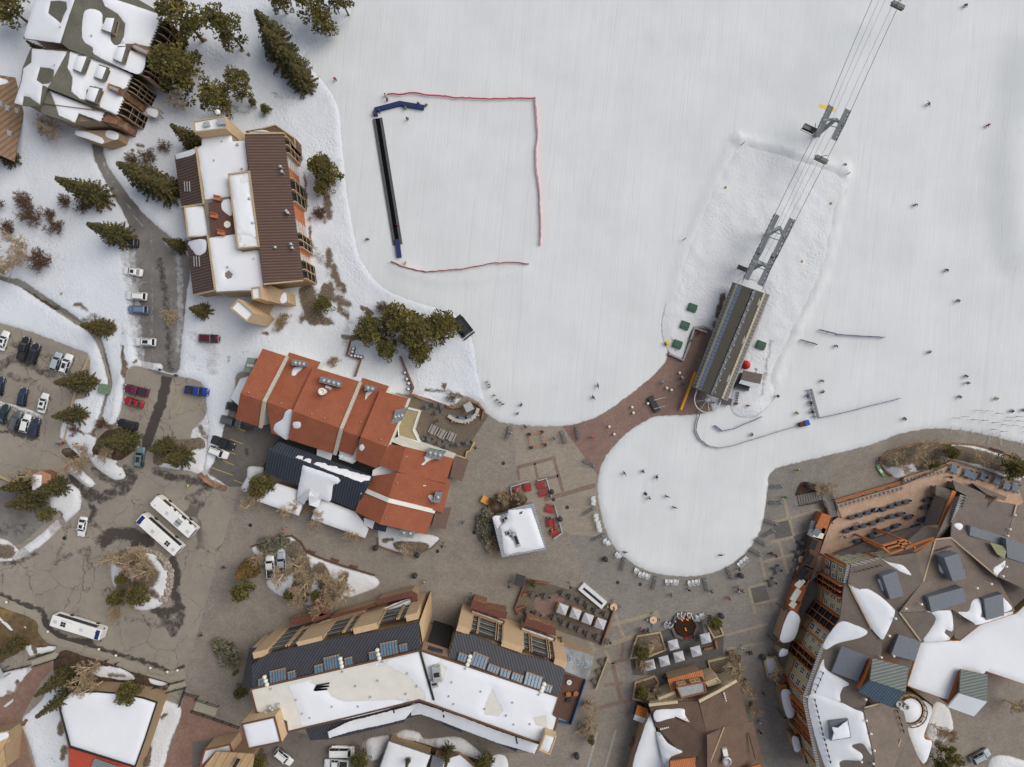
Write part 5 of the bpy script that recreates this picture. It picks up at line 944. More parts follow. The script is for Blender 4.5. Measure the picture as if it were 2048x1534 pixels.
for q,zs in(([(480,1330),(810,1205),(870,1290),(590,1380)],(3,3,6.5,6.5)),([(805,1200),(1250,1075),(1300,1165),(905,1245),(850,1290)],(3,3,7,6.5,6.5)),([(1340,760),(1470,800),(1440,880),(1340,840)],(3.4,4,5,4)),([(1340,845),(1440,880),(1345,1165),(1255,1075)],(3,6.2,6.2,3)),([(1475,720),(1740,830),(1720,910),(1500,800)],(3,3,5.4,5.4)),([(1625,740),(1910,855),(1890,885),(1740,830)],(2.6,2.6,3.4,3.6)),([(430,1500),(490,1350),(590,1380),(520,1534)],(3,3,7,7))):
 q3=[(*ZG(x,y),z)for(x,y),z in zip(q,zs)];roofset('skirt_roof',G_,[q3],GSH2,.4);walls('skirt_wall',G_,q3,GSH2,.3,.3)
roofset('skirt_roof',G_,[[g1(1475,800,6.6),g1(1505,812,6.6),g1(1375,1165,7.4),g1(1340,1165,7.4)]],OTIM,.4)
for q,z,m in((ZG2((165,300),(232,310),(255,370),(205,515),(95,520)),4.4,'snow'),(ZG2((105,590),(160,600),(150,640),(90,650)),4,'snow'),(ZG2((105,935),(180,930),(212,1110),(150,1130)),4.2,'snow'),(ZG2((190,1295),(240,1300),(260,1400),(215,1410)),4,'snow')):
 cx=sum(p[0]for p in q)/len(q);cy=sum(p[1]for p in q)/len(q);qq=[(cx+(x-cx)*1.18,cy+(y-cy)*1.1,z)for x,y in q]
 roofset('canopy',G_,[qq],flat('red_canopy',A(128,66,52))if z==4.4 else GMET,.35);walls('canopy_wall',G_,qq,TAN2,.35,.3);rsnow(G_,q,(W(cx,cy,z),Vector((0,0,1))),th=.35,edge=.6)
for x0,y0,x1,y1 in((0,0,0,0),):
 pass
Cn=MB()
for i in range(9):
 y=830+i*75;x=430-i*24;q0=W(*ZG2(110+i*18+(0 if i<3 else(i-3)*14),830+i*80),3.6);Cn.box((q0.x,q0.y,3.5),(1.4,1.9,.25),OTIM if i%2 else BTRIM,.2);Cn.box((q0.x,q0.y,1.7),(1.0,1.4,3.3),TAN2,.2)
Cn.build('shop_front',G_)
for i,(x0,y0,x1,y1,m)in enumerate(((470,985,425,1130,0),(430,1085,395,1180,1),(400,1170,370,1290,2),(375,1290,330,1410,2),(335,1400,270,1530,2))):
 b=MB();b.beam(W(*ZG(x0-25,y0),1.6),W(*ZG(x1-25,y1),1.6),2.2,3.0,(OTIM,WHITEW,BTRIM)[m]);b.beam(W(*ZG(x0-25,y0+25),3.0),W(*ZG(x1-25,y1-25),3.0),1.5,.5,DARK if m==2 else(GMET if m else OTIM));b.build('deck_bay',G_)
for(x0,y0,x1,y1)in((285,10,225,120),(250,90,190,230),(215,190,180,280)):
 b=MB();b.beam(W(*ZG2(x0,y0),1.6),W(*ZG2(x1,y1),1.6),2.0,3.0,OTIM);b.beam(W(*ZG2(x0-3,y0+25),3.0),W(*ZG2(x1+3,y1-25),3.0),1.3,.4,WHITEW);b.build('deck_bay',G_)
T0=[g1(540,895,1.2),g1(1065,745,1.2),g1(1090,700,1.2),g1(1420,590,1.2),g1(1475,560,1.2),g1(1990,740,1.2),g1(2040,900,1.2),g1(1480,1180,1.2),g1(800,1290,1.2),g1(480,1420,1.2),g1(330,1534,1.2),g1(500,1060,1.2),g1(560,1015,1.2)]
Te=bthing('terrace_deck','raised terrace paved in tan slabs beside the resort building, set with navy tables','terrace',*ZG(900,1000));block(Te,'retaining_wall',T0,STONE,DECKP)
def railing(name,label,pts,z,h,post,mat,parent=None,cat='railing',w=.09,group=None):
 o=parent or bthing(name,label,cat,pts[0][0],pts[0][1],group);b=MB();P=[W(x,y,z)for x,y in pts]
 for hh in(h,h*.55,h*.2):
  for a0,a1 in zip(P[:-1],P[1:]):b.beam(a0+Vector((0,0,hh)),a1+Vector((0,0,hh)),w*(1.4 if hh==h else.6),w,mat)
 b.build('rail',o)
 for a0,a1 in zip(P[:-1],P[1:]):
  n_=max(1,round((a1-a0).length/post))
  for i in range(n_+(1 if a1 is P[-1]else 0)):
   q0=a0.lerp(a1,i/n_);b=MB();b.box((q0.x,q0.y,z+h/2),(w*1.5,w*1.5,h),mat);b.build('post',o)
 return o
BLKM=flat('black_metal',A(44,42,42),.5,.4);WOODR=flat('weathered_rail_wood',A(120,92,64),.8)
railing('railing','black railing along the front edge of the tan terrace',ZG((545,900),(1065,748),(1420,595),(1425,640))[:3],1.2,1.1,3.0,BLKM)
railing('railing','black railing around the outer corner of the tan terrace by the pines',ZG((1475,565),(1985,735)),1.2,1.1,3.0,BLKM)
Ot=bthing('timber_ledge','orange timber ledge board running under the front edge of the tan terrace','ledge',*ZG(700,870));b=MB();b.beam(W(*ZG(530,888),.9),W(*ZG(1060,735),.9),.5,.3,OTIM);b.build('board',Ot)
St=bthing('staircase','grey timber staircase climbing from the plaza to the tan terrace','stairs',*ZG(360,860))
for i in range(9):b=MB();q0=W(*ZG(252+i*20,875-i*4),.15+.13*i);b.box(tuple(q0),(.62,2.1,.14),flat('grey_boards',A(110,106,100)),-.1+.3);b.build('tread',St)
b=MB();b.slab([tuple(W(*p))for p in[g1(430,830,1.25),g1(490,800,1.25),g1(560,1005,1.25),g1(500,1020,1.25),g1(440,890,1.25)]],.25,flat('grey_boards',A(110,106,100)));b.build('landing',St)
railing('','',ZG((240,920),(440,885),(500,1060)),.9,1.1,2.0,BLKM,parent=St);railing('','',ZG((485,800),(570,1015)),1.2,1.1,2.0,BLKM,parent=St)
            # === H: restaurant at the bottom
H_=bthing('restaurant','brown shingle roofed restaurant with copper roofs and cream trim at the bottom edge','building',1390,1450)
HSH=shingle('dark_brown_shingle',A(112,92,78),A(100,82,70),R(55),.42);HSH2=shingle('red_brown_shingle',A(104,82,70),A(94,76,66),R(-20),.42);COPPER=seam('copper_ribs',A(190,116,66),A(150,88,52),R(100),.4,.2)
def h(x,y,z):return(*ZH(x,y),z)
Hf=[planar([h(590,1035,7),h(820,1010,7.6),h(990,1008,0),h(1055,1275,11)],0,1,3),planar([h(990,1008,8.4),h(1300,835,7.4),h(1390,1180,7.4),h(1190,1215,10.6),h(1055,1275,11)],0,1,4),planar([h(590,1037,7),h(1055,1277,11),h(905,1175,0),h(640,1200,7)],0,1,3),planar([h(640,1202,7),h(880,1175,0),h(1055,1278,11),h(985,1450,10),h(760,1465,0),h(830,1400,0)],0,2,3),planar([h(1190,1216,10.6),h(1420,1170,7.4),h(1520,1560,7.4),h(1500,1700,7.4),h(1060,1700,11),h(1055,1278,11)],0,1,4),planar([h(1055,1280,11),h(1060,1700,11),h(900,1700,9),h(985,1452,10)],0,1,3)]
for i,q in enumerate(Hf):roofset('roof',H_,[q],(HSH2,HSH,HSH,HSH,HSH,HSH2)[i])
walls('wall',H_,[h(590,1036,7),h(820,1010,7.4),h(990,1008,8),h(1300,835,7.3),h(1390,1180,7.3),h(1420,1170,7.3),h(1520,1560,7.3),h(1500,1700,7.3),h(760,1700,7),h(640,1201,6.8)],flat('cream_wall',A(190,172,140)),.5,2.2)
roofset('roof',H_,[planar([h(600,1100,6.6),h(650,1250,6.2),h(760,1560,6.2),h(740,1700,6),h(400,1700,4.2),h(470,1440,0)],0,1,4)],HSH2,.3);walls('wall',H_,[h(600,1100,6.4),h(650,1250,6),h(740,1700,6),h(400,1700,4.2)],TAN2,.4,.3)
pHl=plane3(W(*h(600,1100,6.6)),W(*h(650,1250,6.2)),W(*h(400,1700,4.2)));rsnow(H_,ZH((600,1110),(635,1200),(690,1400),(720,1560),(720,1690),(420,1690),(480,1440),(560,1200)),pHl,smooth=False,th=.3,edge=.6)
rsnow(H_,fringe(ZH((640,1085),(780,1070),(870,1070),(880,1120),(912,1180),(800,1140),(650,1172)),6,0,5,3)if False else ZH((640,1085),(780,1070),(870,1070),(880,1120),(912,1180),(800,1140),(650,1172)),plane3(W(*Hf[0][0]),W(*Hf[0][1]),W(*Hf[0][3])),th=.35);rsnow(H_,ZH((650,1250),(680,1260),(740,1340),(820,1390),(860,1415),(760,1460),(745,1560),(700,1480)),plane3(W(*Hf[3][0]),W(*Hf[3][2]),W(*Hf[3][3])),th=.35)
roofset('copper_roof',H_,[[h(740,835,4.6),h(1015,758,4.6),h(1040,840,5.6),h(765,925,5.6)]],COPPER,.3);walls('wall',H_,[h(740,835,4.6),h(1015,758,4.6),h(1040,840,5.4),h(765,925,5.4)],TAN2,.4,.4)
block(H_,'dormer_wall',[h(805,890,7.4),h(1035,845,7.4),h(1050,935,7.4),h(850,985,7.4)],BTRIM,flat('pale_flat_roof',A(150,152,152)),rim=.3,mat_rim=flat('red_trim',A(140,84,62)))
for x0,x1 in((825,855),(862,890),(930,965),(970,1005)):
 wp=wplane(h(805,890,7.4),h(1035,845,7.4));L=(W(*h(805,890,7.4))-W(*h(1035,845,7.4))).length;window(H_,wp,(x0-805)/230*L,(x1-805)/230*L,5.6,7.2,flat('cream_frame',A(220,196,150)),2,1,flat('amber_glass',A(150,120,70),.3))
roofset('copper_roof',H_,[[h(760,1490,9.4),h(985,1450,9.4),h(1005,1700,10.4),h(770,1700,10.4)]],COPPER,.4);roofset('copper_roof',H_,[[h(1320,1560,9),h(1480,1510,9),h(1510,1700,9),h(1330,1700,9)]],COPPER,.4)
for l in([h(590,1037,7.3),h(820,1012,7.8)],[h(990,1008,8.8),h(1130,935,8.4),h(1290,842,7.8)],[h(665,990,6),h(800,935,6)]):trimline(H_,l,.6,.35,flat('cream_wall',(0,0,0)),'fascia')
for l in([h(1190,945,8.6),h(1258,1190,8.6)],[h(685,1228,7.6),h(885,1178,8.4)]):
 b=MB();a0,a1=W(*l[0]),W(*l[1])
 for i in range(14):q0=a0.lerp(a1,i/13);b.box((q0.x,q0.y,q0.z),(.28,.28,.5),WHITEW)
 b.build('snow_guard',H_)
for l in([h(1300,960,8),h(1370,1180,7.9)],[h(1385,1260,8.2),h(1440,1470,8)],[h(650,1105,7.5),h(640,1170,7.3)]):trimline(H_,l,.1,.35,DARK,'snow_guard')
trimline(H_,[h(1190,1216,10.9),h(1080,1500,11.2)],.25,.12,TRIM,'ridge_cap')
b=MB();p=W(*h(1215,1490,11.4));b.lathe((p.x,p.y,9),[(.75,0),(.75,2.0),(.95,2.1),(.95,2.5),(.7,2.6),(.6,2.3),(.02,2.2)],GALV,16);b.build('flue',H_);b=MB();b.box((p.x-.2,p.y+1.6,10.2),(1.0,1.6,1.4),WHITEW,.2);b.build('rooftop_unit',H_)
block(H_,'sign_wall',[h(655,970,4.2),h(790,925,4.2),h(810,970,4.2),h(680,1010,4.2)],flat('cream_wall',(0,0,0)),flat('cream_ledge',A(196,178,146)),rim=.2);block(H_,'cornice',[h(1035,855,5.6),h(1130,815,5.6),h(1170,855,5.6),h(1060,890,5.6)],flat('cream_wall',(0,0,0)),flat('cream_ledge',(0,0,0)),rim=.25)
b=MB();b.slab([tuple(W(*q))for q in(h(1035,805,3.8),h(1110,770,3.2),h(1130,815,3.2),h(1060,845,3.8))],.1,flat('rose_awning',A(140,104,96)));b.build('awning',H_)
Hut=bthing('vendor_hut','small vendor hut with an orange shingled roof half covered by snow','hut',*ZH(530,1100));roofset('roof',Hut,[[h(500,1040,3),h(588,1075,3),h(572,1145,3.6),h(480,1115,3.6)]],flat('orange_shingles',A(184,112,54),.8,.2,.12,4),.2);roofset('roof',Hut,[[h(480,1117,3.6),h(572,1147,3.6),h(545,1185,2.8),h(466,1155,2.8)]],ROOF_SNOW,.25);walls('wall',Hut,[h(500,1040,2.9),h(588,1075,2.9),h(545,1185,2.7),h(466,1155,2.7)],flat('dark_hut_wall',A(56,54,56)),.3,.25)
    # === L: lift terminal
L_=bthing('lift_station','long curved roof chairlift terminal with a dark olive top and ribbed translucent sides','lift station',1463,680)
DOL=flat('dark_olive_roof',A(62,58,50),.6,.4,.05,.5);RIBW=flat('pale_rib',A(150,148,142),.5);BEI=flat('beige_strip',A(172,160,132),.6);TRANS=flat('blue_translucent',A(96,112,132),.25,.6,.15);SKIRT=flat('grey_skirt',A(100,96,90),.7)
a0,a1=W(*ZL(1262,18),5),W(*ZL(940,848),5);b0,b1=W(*ZL(1555,118),5),W(*ZL(1215,962),5)
def lp(s,t,z):
 m0,m1=a0.lerp(b0,s),a1.lerp(b1,s);q0=m0.lerp(m1,t);kk=(H-z)/(H-5);return Vector((q0.x*kk,q0.y*kk,z))
prof=[(0,4.0,'s'),(.085,5.6,'b'),(.14,6.2,'t'),(.25,7.0,'d'),(.5,7.3,'d'),(.78,6.9,'d'),(.84,6.4,'b'),(.89,5.9,'s'),(1.0,4.0,'')]
def lprof(nm,want,mat):
 b=MB()
 for(s0,z0,k0),(s1,z1,k1)in zip(prof[:-1],prof[1:]):
  if k0==want:b.quad([lp(s0,0,z0),lp(s0,1,z0),lp(s1,1,z1),lp(s1,0,z1)],mat)
 return b.build(nm,L_)
lprof('side_skirt','s',SKIRT);lprof('beige_strip','b',BEI);lprof('translucent_panel','t',TRANS);lprof('roof','d',DOL)
for i in range(31):
 t=i/30;b=MB();ps=[lp(s,t,z+.08)for s,z,k in prof[:4]];[b.beam(p,q,.08,.08,RIBW)for p,q in zip(ps[:-1],ps[1:])];b.build('rib',L_);b=MB();ps=[lp(s,t,z+.08)for s,z,k in prof[6:]];[b.beam(p,q,.08,.08,RIBW)for p,q in zip(ps[:-1],ps[1:])];b.build('rib',L_)
for s,z in((0,4.05),(1,4.05)):b=MB();b.beam(lp(s,0,z),lp(s,1,z),.2,.2,RIBW);b.build('edge_rail',L_)
b=MB();b.beam(lp(.60,0,7.45),lp(.56,1,7.45),.65,.25,flat('walkway_grate',A(98,102,106),.6));[b.box(tuple(lp(.575+.045*(i%2),(i+.5)/18,7.7)),(.3,.3,.35),RIBW,.3)for i in range(18)];b.build('roof_walkway',L_)
for q in([lp(0,0,4),lp(.25,0,7),lp(.78,0,6.9),lp(1,0,4)],[lp(0,1,4),lp(.25,1,7),lp(.78,1,6.9),lp(1,1,4)]):
 b=MB();b.prism([(p.x,p.y,.0 if False else 3.2)for p in q],[tuple(p)for p in q],SKIRT,cap=True);b.build('end_panel',L_)
for t in(.15,.5,.85):b=MB();q0=lp(.5,t,0);b.prism([(q0.x+dx*1.2,q0.y+dy*1.2,-.05)for dx,dy in((-1,-1),(1,-1),(1,1),(-1,1))],[(q0.x+dx*1.0,q0.y+dy*1.0,6.8)for dx,dy in((-1,-1),(1,-1),(1,1),(-1,1))],flat('concrete',A(150,146,140),.9));b.build('support_pier',L_)
c=lp(.5,1.06,4.2);d=(a1-a0);d.z=0;d.normalize();e_=Vector((-d.y,d.x,0));b=MB();pts=[c-d*1.5+e_*2.9]+[c+d*(2.9*math.sin(t*math.pi/12))+e_*(2.9*math.cos(t*math.pi/12))for t in range(13)]+[c-d*1.5-e_*2.9];b.path(pts,.14,GALV);[b.tube(c,p,.05,GALV,n=5)for p in pts[2:-2:3]];b.lathe(tuple(c-Vector((0,0,.3))),[(.5,0),(.5,.5),(.1,.6)],GALV);b.build('bull_wheel',L_)
Op=bthing('operator_hut','dark roofed lift operator hut with a snow strip beside the chairlift terminal','hut',*ZL(1400,790));roofset('roof',Op,[[(*ZL(1345,722),3.4),(*ZL(1498,752),3.4),(*ZL(1480,830),4.2),(*ZL(1325,795),4.2)]],flat('dark_hut_roof',A(92,84,78),.85),.2);roofset('roof',Op,[[(*ZL(1325,797),4.2),(*ZL(1480,832),4.2),(*ZL(1455,866),3.6),(*ZL(1310,825),3.6)]],ROOF_SNOW,.3);walls('wall',Op,[(*ZL(1345,722),3.3),(*ZL(1498,752),3.3),(*ZL(1455,866),3.3),(*ZL(1310,825),3.3)],flat('dark_hut_wall',(0,0,0)),.4,.3)
for nm,x,y,sx,sy,h_ in(('crate',1320,850,3.0,1.2,1.6),('crate',1195,965,2.0,1.4,1.8)):
 t=bthing('equipment_cabinet','dark equipment cabinet against the operator hut' if x==1320 else 'dark equipment cabinet under the lower end of the chairlift terminal','cabinet',*ZL(x,y));b=MB();p=W(*ZL(x,y));b.box((p.x,p.y,h_/2),(sx,sy,h_),flat('charcoal_paint',A(62,60,60)),-.3);b.build('cabinet_body',t);b=MB();b.box((p.x,p.y,h_+.04),(sx+.15,sy+.15,.1),flat('charcoal_lid',A(74,70,68)),-.3);b.build('lid',t)
Tn=bthing('tent','small red dome tent beside the chairlift terminal','tent',*ZL(1358,678));b=MB();p=W(*ZL(1358,678));b.lathe((p.x,p.y,0),[(1.1,0),(1.05,.8),(.8,1.5),(.4,1.9),(.03,2.0)],flat('red_fabric',A(190,44,48),.7),10);b.build('canopy',Tn,True)
Yb=bthing('safety_barrier','long yellow padded barrier beside the lower end of the chairlift terminal','barrier',*ZL(900,880));b=MB();b.beam(W(*ZL(962,735),1.0),W(*ZL(845,1035),1.0),.4,.9,flat('yellow_pad',A(222,160,30),.6));b.build('pad',Yb);b=MB();[b.box(tuple(W(*ZL(x,y),.5)),(.2,.2,1.0),GALV)for x,y in((958,745),(905,880),(850,1020))];b.build('posts',Yb)
    # === smaller buildings
I_=bthing('stage_building','wedge shaped hall with a snow covered roof and a red lower roof, bottom left','building',215,1450)
iq=[(*ZB2(570,932),5),(*ZB2(780,925),5),(*ZB2(980,940),5),(*ZB2(1150,975),5),(*ZB2(1262,1012),5),(*ZB2(1165,1310),5),(*ZB2(1085,1534),5),(*ZB2(560,1370),5),(*ZB2(465,1020),5)]
block(I_,'wall',iq,TAN2,BTRIM,rim=.3,mat_rim=DARK);rsnow(I_,[p[:2]for p in inset(iq,-1.2)]if False else ZB2((575,940),(780,932),(980,948),(1148,982),(1250,1018),(1155,1310),(1075,1522),(565,1362),(472,1020)),(W(215,1440,5.0),Vector((0,0,1))),smooth=False,th=.4,edge=.8,jag=.1)
roofset('red_roof',I_,[planar([(*ZB2(548,1382),4.6),(*ZB2(1080,1540),4.6),(*ZB2(1080,1800),3),(*ZB2(545,1800),3)],0,1,3)],flat('red_metal',A(172,70,50),.5),.3);walls('wall',I_,[(*ZB2(548,1382),4.5),(*ZB2(1080,1540),4.5),(*ZB2(1080,1800),3),(*ZB2(545,1800),3)],TAN2,.4,.4)
b=MB();b.slab([tuple(W(*ZB2(x,y),z))for x,y,z in((755,1465,5.0),(950,1534,5.0),(1000,1800,3.6),(700,1600,4.4))],.2,GREYM);b.build('awning',I_)
J_=bthing('cottage','tan roofed cottage with a red trimmed dormer below the condominium tower','building',455,1510)
TR=seam('tan_panel_roof',A(188,156,116),A(160,130,94),R(58),1.6,.06)
roofset('roof',J_,[planar([(*ZF(30,1534),6),(*ZF(130,1410),7.5),(*ZF(435,1430),7.5),(*ZF(420,1534),6),(*ZF(330,1760),5),(*ZF(-60,1760),5)],0,1,2)],TR,.3);walls('wall',J_,[(*ZF(30,1534),5.6),(*ZF(130,1410),6.4),(*ZF(435,1430),6.4),(*ZF(330,1760),4.6),(*ZF(-60,1760),4.6)],TAN2,.4,.4)
block(J_,'dormer',[(*ZF(40,1390),5.2),(*ZF(245,1345),5.2),(*ZF(285,1470),5.2),(*ZF(130,1415),5.2),(*ZF(0,1540),5.2)],TAN,ROOF_SNOW,rim=.4,mat_rim=flat('red_trim',(0,0,0)));b=MB();b.slab([tuple(W(*ZF(x,y),8.4))for x,y in((290,1475),(320,1480),(270,1560),(245,1550))],.5,DARK);b.build('skylight',J_)
J2=bthing('cottage','tan roofed cottage corner with snow on its ledge at the left edge of the bottom','building',5,1500);roofset('roof',J2,[[(*ZB2(-200,1300),6),(*ZB2(60,1245),6),(*ZB2(75,1330),6),(*ZB2(20,1370),6),(*ZB2(45,1560),5),(*ZB2(-200,1700),5)]],TR,.3);walls('wall',J2,[(*ZB2(-200,1300),5.8),(*ZB2(60,1245),5.8),(*ZB2(45,1560),4.8),(*ZB2(-200,1700),4.8)],TAN2,.4,.3);rsnow(J2,ZB2((-50,1290),(55,1255),(60,1300),(-50,1340)),(W(0,1470,6.0),Vector((0,0,1))))
K_=bthing('shed','low shed with a snowy roof and a ribbed metal strip behind the tan condominium','building',810,1510);kq=[(*ZF(1505,1322),3.6),(*ZF(1848,1435),3.6),(*ZF(1800,1560),3.2),(*ZF(1780,1800),3),(*ZF(1350,1800),3),(*ZF(1430,1534),3.2)]
roofset('roof',K_,[kq],GMET,.2);walls('wall',K_,kq,TAN2,.3,.3);rsnow(K_,ZF((1510,1330),(1840,1440),(1795,1560),(1770,1780),(1370,1780),(1440,1534)),plane3(W(*kq[0]),W(*kq[1]),W(*kq[4])),th=.4,edge=.7,smooth=False)
roofset('ribbed_roof',K_,[[(*ZF2(180,1440),3.5),(*ZF2(275,1475),3.5),(*ZF2(230,1700),3),(*ZF2(120,1700),3)]],seam('grey_ribs',A(130,130,130),A(92,92,94),R(75),.35,.2),.2);roofset('roof',K_,[[(*ZF2(275,1475),3.4),(*ZF2(395,1440),3.4),(*ZF2(540,1560),3),(*ZF2(400,1700),3),(*ZF2(230,1700),3)]],ROOF_SNOW,.3);walls('wall',K_,[(*ZF2(180,1440),3.3),(*ZF2(395,1440),3.2),(*ZF2(540,1560),2.8),(*ZF2(230,1700),2.8)],TAN2,.4,.3)
Sm=bthing('ticket_booth','small brick booth with a half snowy flat roof beside the left parking exit','booth',*ZP(320,1040));block(Sm,'wall',[(*ZP(255,990),2.8),(*ZP(335,965),2.8),(*ZP(412,1000),2.8),(*ZP(400,1060),2.8),(*ZP(330,1075),2.8),(*ZP(325,1130),2.8),(*ZP(255,1125),2.8)],STONE,flat('tan_booth_roof',A(172,130,104)));rsnow(Sm,ZP((257,992),(335,1000),(330,1075),(322,1125),(258,1120)),(W(74,960,2.8),Vector((0,0,1))),smooth=False,jag=.1)
Sh=bthing('shelter','rounded pale green canopy shelter at the lower left edge under a spruce','shelter',*ZB2(60,680))
b=MB();c=W(*ZB2(20,760));n_=10
for i in range(n_):
 t0,t1=math.pi*.02+i*math.pi*.36/n_,math.pi*.02+(i+1)*math.pi*.36/n_;f=lambda t,r,z:(c.x+r*math.cos(t)-2,c.y+r*math.sin(t)-1,z);b.quad([f(t0,.3,3.6),f(t0,4.2,2.6),f(t1,4.2,2.6),f(t1,.3,3.6)],flat('pale_green_panels',A(150,160,150),.5))
b.build('canopy',Sh);b=MB();[b.tube((c.x+x-2,c.y+y-1,0),(c.x+x-2,c.y+y-1,2.6),.09,BLKM)for x,y in((4,.4),(3.6,2),(2.4,3.2),(.2,.3))];b.build('posts',Sh)
BORD=('retaining_wall','grey concrete retaining wall between the brick plaza and the snow beside the terminal','wall',ZL((745,588),(858,642),(905,520),(948,385),(1050,420)),.9,.45,flat('concrete',A(150,146,140),.9),False)
    # === BEDS, ISLANDS, SNOWBANKS
def border(name,label,cat,pts,h,w,mat,closed=True,group=None,z=0.0,top=None):
 """low wall along a line, one mesh"""
 P=[W(x,y,z)for x,y in pts];b=MB();n=len(P);L=[];Q=[]
 for i in range(n):
  a,c=(P[i-1],P[(i+1)%n])if closed else(P[max(0,i-1)],P[min(n-1,i+1)])
  d=(c-a);d.z=0;d=d.normalized();nn=Vector((-d.y,d.x,0))*w/2;L.append(P[i]+nn);Q.append(P[i]-nn)
 U=Vector((0,0,h));m2=top or mat
 for i in range(n if closed else n-1):
  j=(i+1)%n;b.quad([Q[i]+U,Q[j]+U,L[j]+U,L[i]+U],m2);b.quad([Q[i],Q[j],Q[j]+U,Q[i]+U],mat);b.quad([L[j],L[i],L[i]+U,L[j]+U],mat)
 if not closed:b.quad([L[0],Q[0],Q[0]+U,L[0]+U],mat);b.quad([Q[-1],L[-1],L[-1]+U,Q[-1]+U],mat)
 return tag(b.build(name),label,cat,group)
border(*BORD)
dz=lambda f,l,w,s:(f(*l),w,s)
sheet('island_bed',ZB((960,395),(1100,372),(1250,400),(1340,470),(1390,600),(1370,720),(1300,830),(1180,880),(1080,870),(1020,800),(930,720),(890,620),(890,480)),DIRTY_SNOW,0.03,h=.45,w=1.5,sp=.7,jag=.4,rough=.3,attrs={'dirt':[dz(ZB,((980,440),(1100,480),(1200,600),(1100,700),(1000,720)),36,.75),dz(ZB,((1250,420),(1350,540),(1380,640),(1340,760)),9,.8),dz(ZB,((1180,700),(1260,760)),14,.6)]})
sheet('snow_island',ZP((710,832),(860,858),(950,900),(1005,1010),(930,1040),(850,1000),(760,930)),DIRTY_SNOW,0.03,h=.5,w=1.2,sp=.6,jag=.4,rough=.25,attrs={'dirt':[dz(ZP,((950,890),(980,1000)),6,.9),dz(ZP,((720,840),(740,830)),6,.8)]})
sheet('planting_strip',ZP((500,790),(720,760),(860,640),(1030,630),(1105,690),(1080,790),(960,880),(850,860),(700,830),(600,880),(520,850)),SOIL,0.03,h=.2,w=.8,sp=.8,jag=.4,rough=.2)
sheet('snow_mound',ZP((520,950),(600,935),(690,990),(765,1070),(740,1095),(690,1090),(600,1020)),DIRTY_SNOW,0.03,h=.9,w=1.4,sp=.5,jag=.4,rough=.3)
sheet('planting_strip',ZP((1225,905),(1340,945),(1500,965),(1610,985),(1670,850),(1620,690),(1500,705),(1380,715),(1250,780)),DIRTY_SNOW,0.03,h=.3,w=1.0,sp=.7,jag=.5,rough=.25,attrs={'dirt':[dz(ZP,((1250,860),(1350,800),(1480,740),(1600,720)),28,.9),dz(ZP,((1520,820),(1560,900)),8,.6)]})
sheet('roadside_snow',ZP((1660,330),(1640,520),(1540,640),(1530,740),(1640,850),(1690,780),(1650,700),(1720,600),(1800,450),(1840,300),(1780,265)),DIRTY_SNOW,0.028,h=.12,w=1.0,sp=.7,jag=.9,rough=.1,attrs={'dirt':[dz(ZP,((1740,420),(1700,560)),14,.95),dz(ZP,((1640,700),(1600,600)),10,.6),dz(ZP,((1600,420),(1560,620)),8,.5)],'grey':[dz(ZP,((1700,300),(1620,800)),40,.4)]})
border('stone_wall','low curved stone wall beside the lodge parking bays','wall',ZP((1600,985),(1650,1040),(1730,1085),(1810,1105)),.7,.8,STONE,False)
sheet('snow_strip',ZP((1640,960),(1680,1030),(1760,1065),(1800,1085),(1780,1060),(1680,1000)),ROOF_SNOW,0.1,h=.55,w=.5,sp=.5,jag=.3)
sheet('snow_strip',ZD2((228,612),(350,620),(345,655),(262,692),(232,800),(185,812),(170,775),(215,690)),DIRTY_SNOW,0.05,h=.5,w=.7,sp=.5,jag=.4,attrs={'dirt':[dz(ZD2,((200,790),(190,800)),6,.6)]})
sheet('snowbank',ZB((405,60),(420,-90),(540,-130),(640,-70),(640,70),(570,140),(480,225),(380,325),(260,415),(120,482),(100,450),(170,390),(290,300),(420,190),(490,120)),DIRTY_SNOW,0.03,h=.55,w=1.2,sp=.7,jag=.6,rough=.25,attrs={'dirt':[dz(ZB,((480,120),(500,180)),12,.9),dz(ZB,((120,470),(300,400)),6,.5)]})
sheet('verge',ZB((-300,290),(20,310),(120,370),(150,400),(110,470),(40,490),(-300,480)),DIRTY_SNOW,0.03,h=.3,w=1.0,sp=.8,jag=.5,rough=.3,attrs={'dirt':[dz(ZB,((0,400),(80,410)),22,.8)]})
sheet('verge',ZB((-300,-60),(240,-70),(420,20),(480,80),(400,150),(300,240),(220,310),(120,360),(0,300),(-300,290)),GRIT,0.02,sp=1.2,attrs={'pale':[dz(ZB,((350,170),(380,120)),10,.7)],'wet':[dz(ZB,((0,250),(250,230)),30,.4)]})
CONC=asphalt_mat('sidewalk_concrete',A(150,142,126),A(140,133,119),.35)
sheet('sidewalk',ZB((-300,600),(0,762),(180,850),(310,900),(350,1010),(460,1100),(700,1170),(1000,1270),(1300,1370),(1470,1345),(1490,1440),(1360,1465),(1080,1370),(800,1280),(560,1180),(470,1165),(360,1100),(290,960),(0,850),(-300,740)),CONC,0.06,sp=2,smooth=False,step=20)
sheet('verge',ZB2((-200,150),(0,250),(270,352),(312,465),(380,540),(460,565),(420,605),(280,650),(200,560),(120,640),(-200,700)),GRASS,0.03,h=.25,w=.8,sp=.8,jag=.4,rough=.2)
sheet('snow_patch',ZB2((-30,280),(60,360),(140,430),(150,455),(90,455),(30,400),(-60,330)),DIRTY_SNOW,.2,h=.2,w=.5,sp=.6,jag=.5,rough=.1);sheet('snow_patch',ZB2((180,392),(215,400),(240,440),(215,440)),DIRTY_SNOW,.2,h=.2,w=.4,sp=.5,jag=.4)
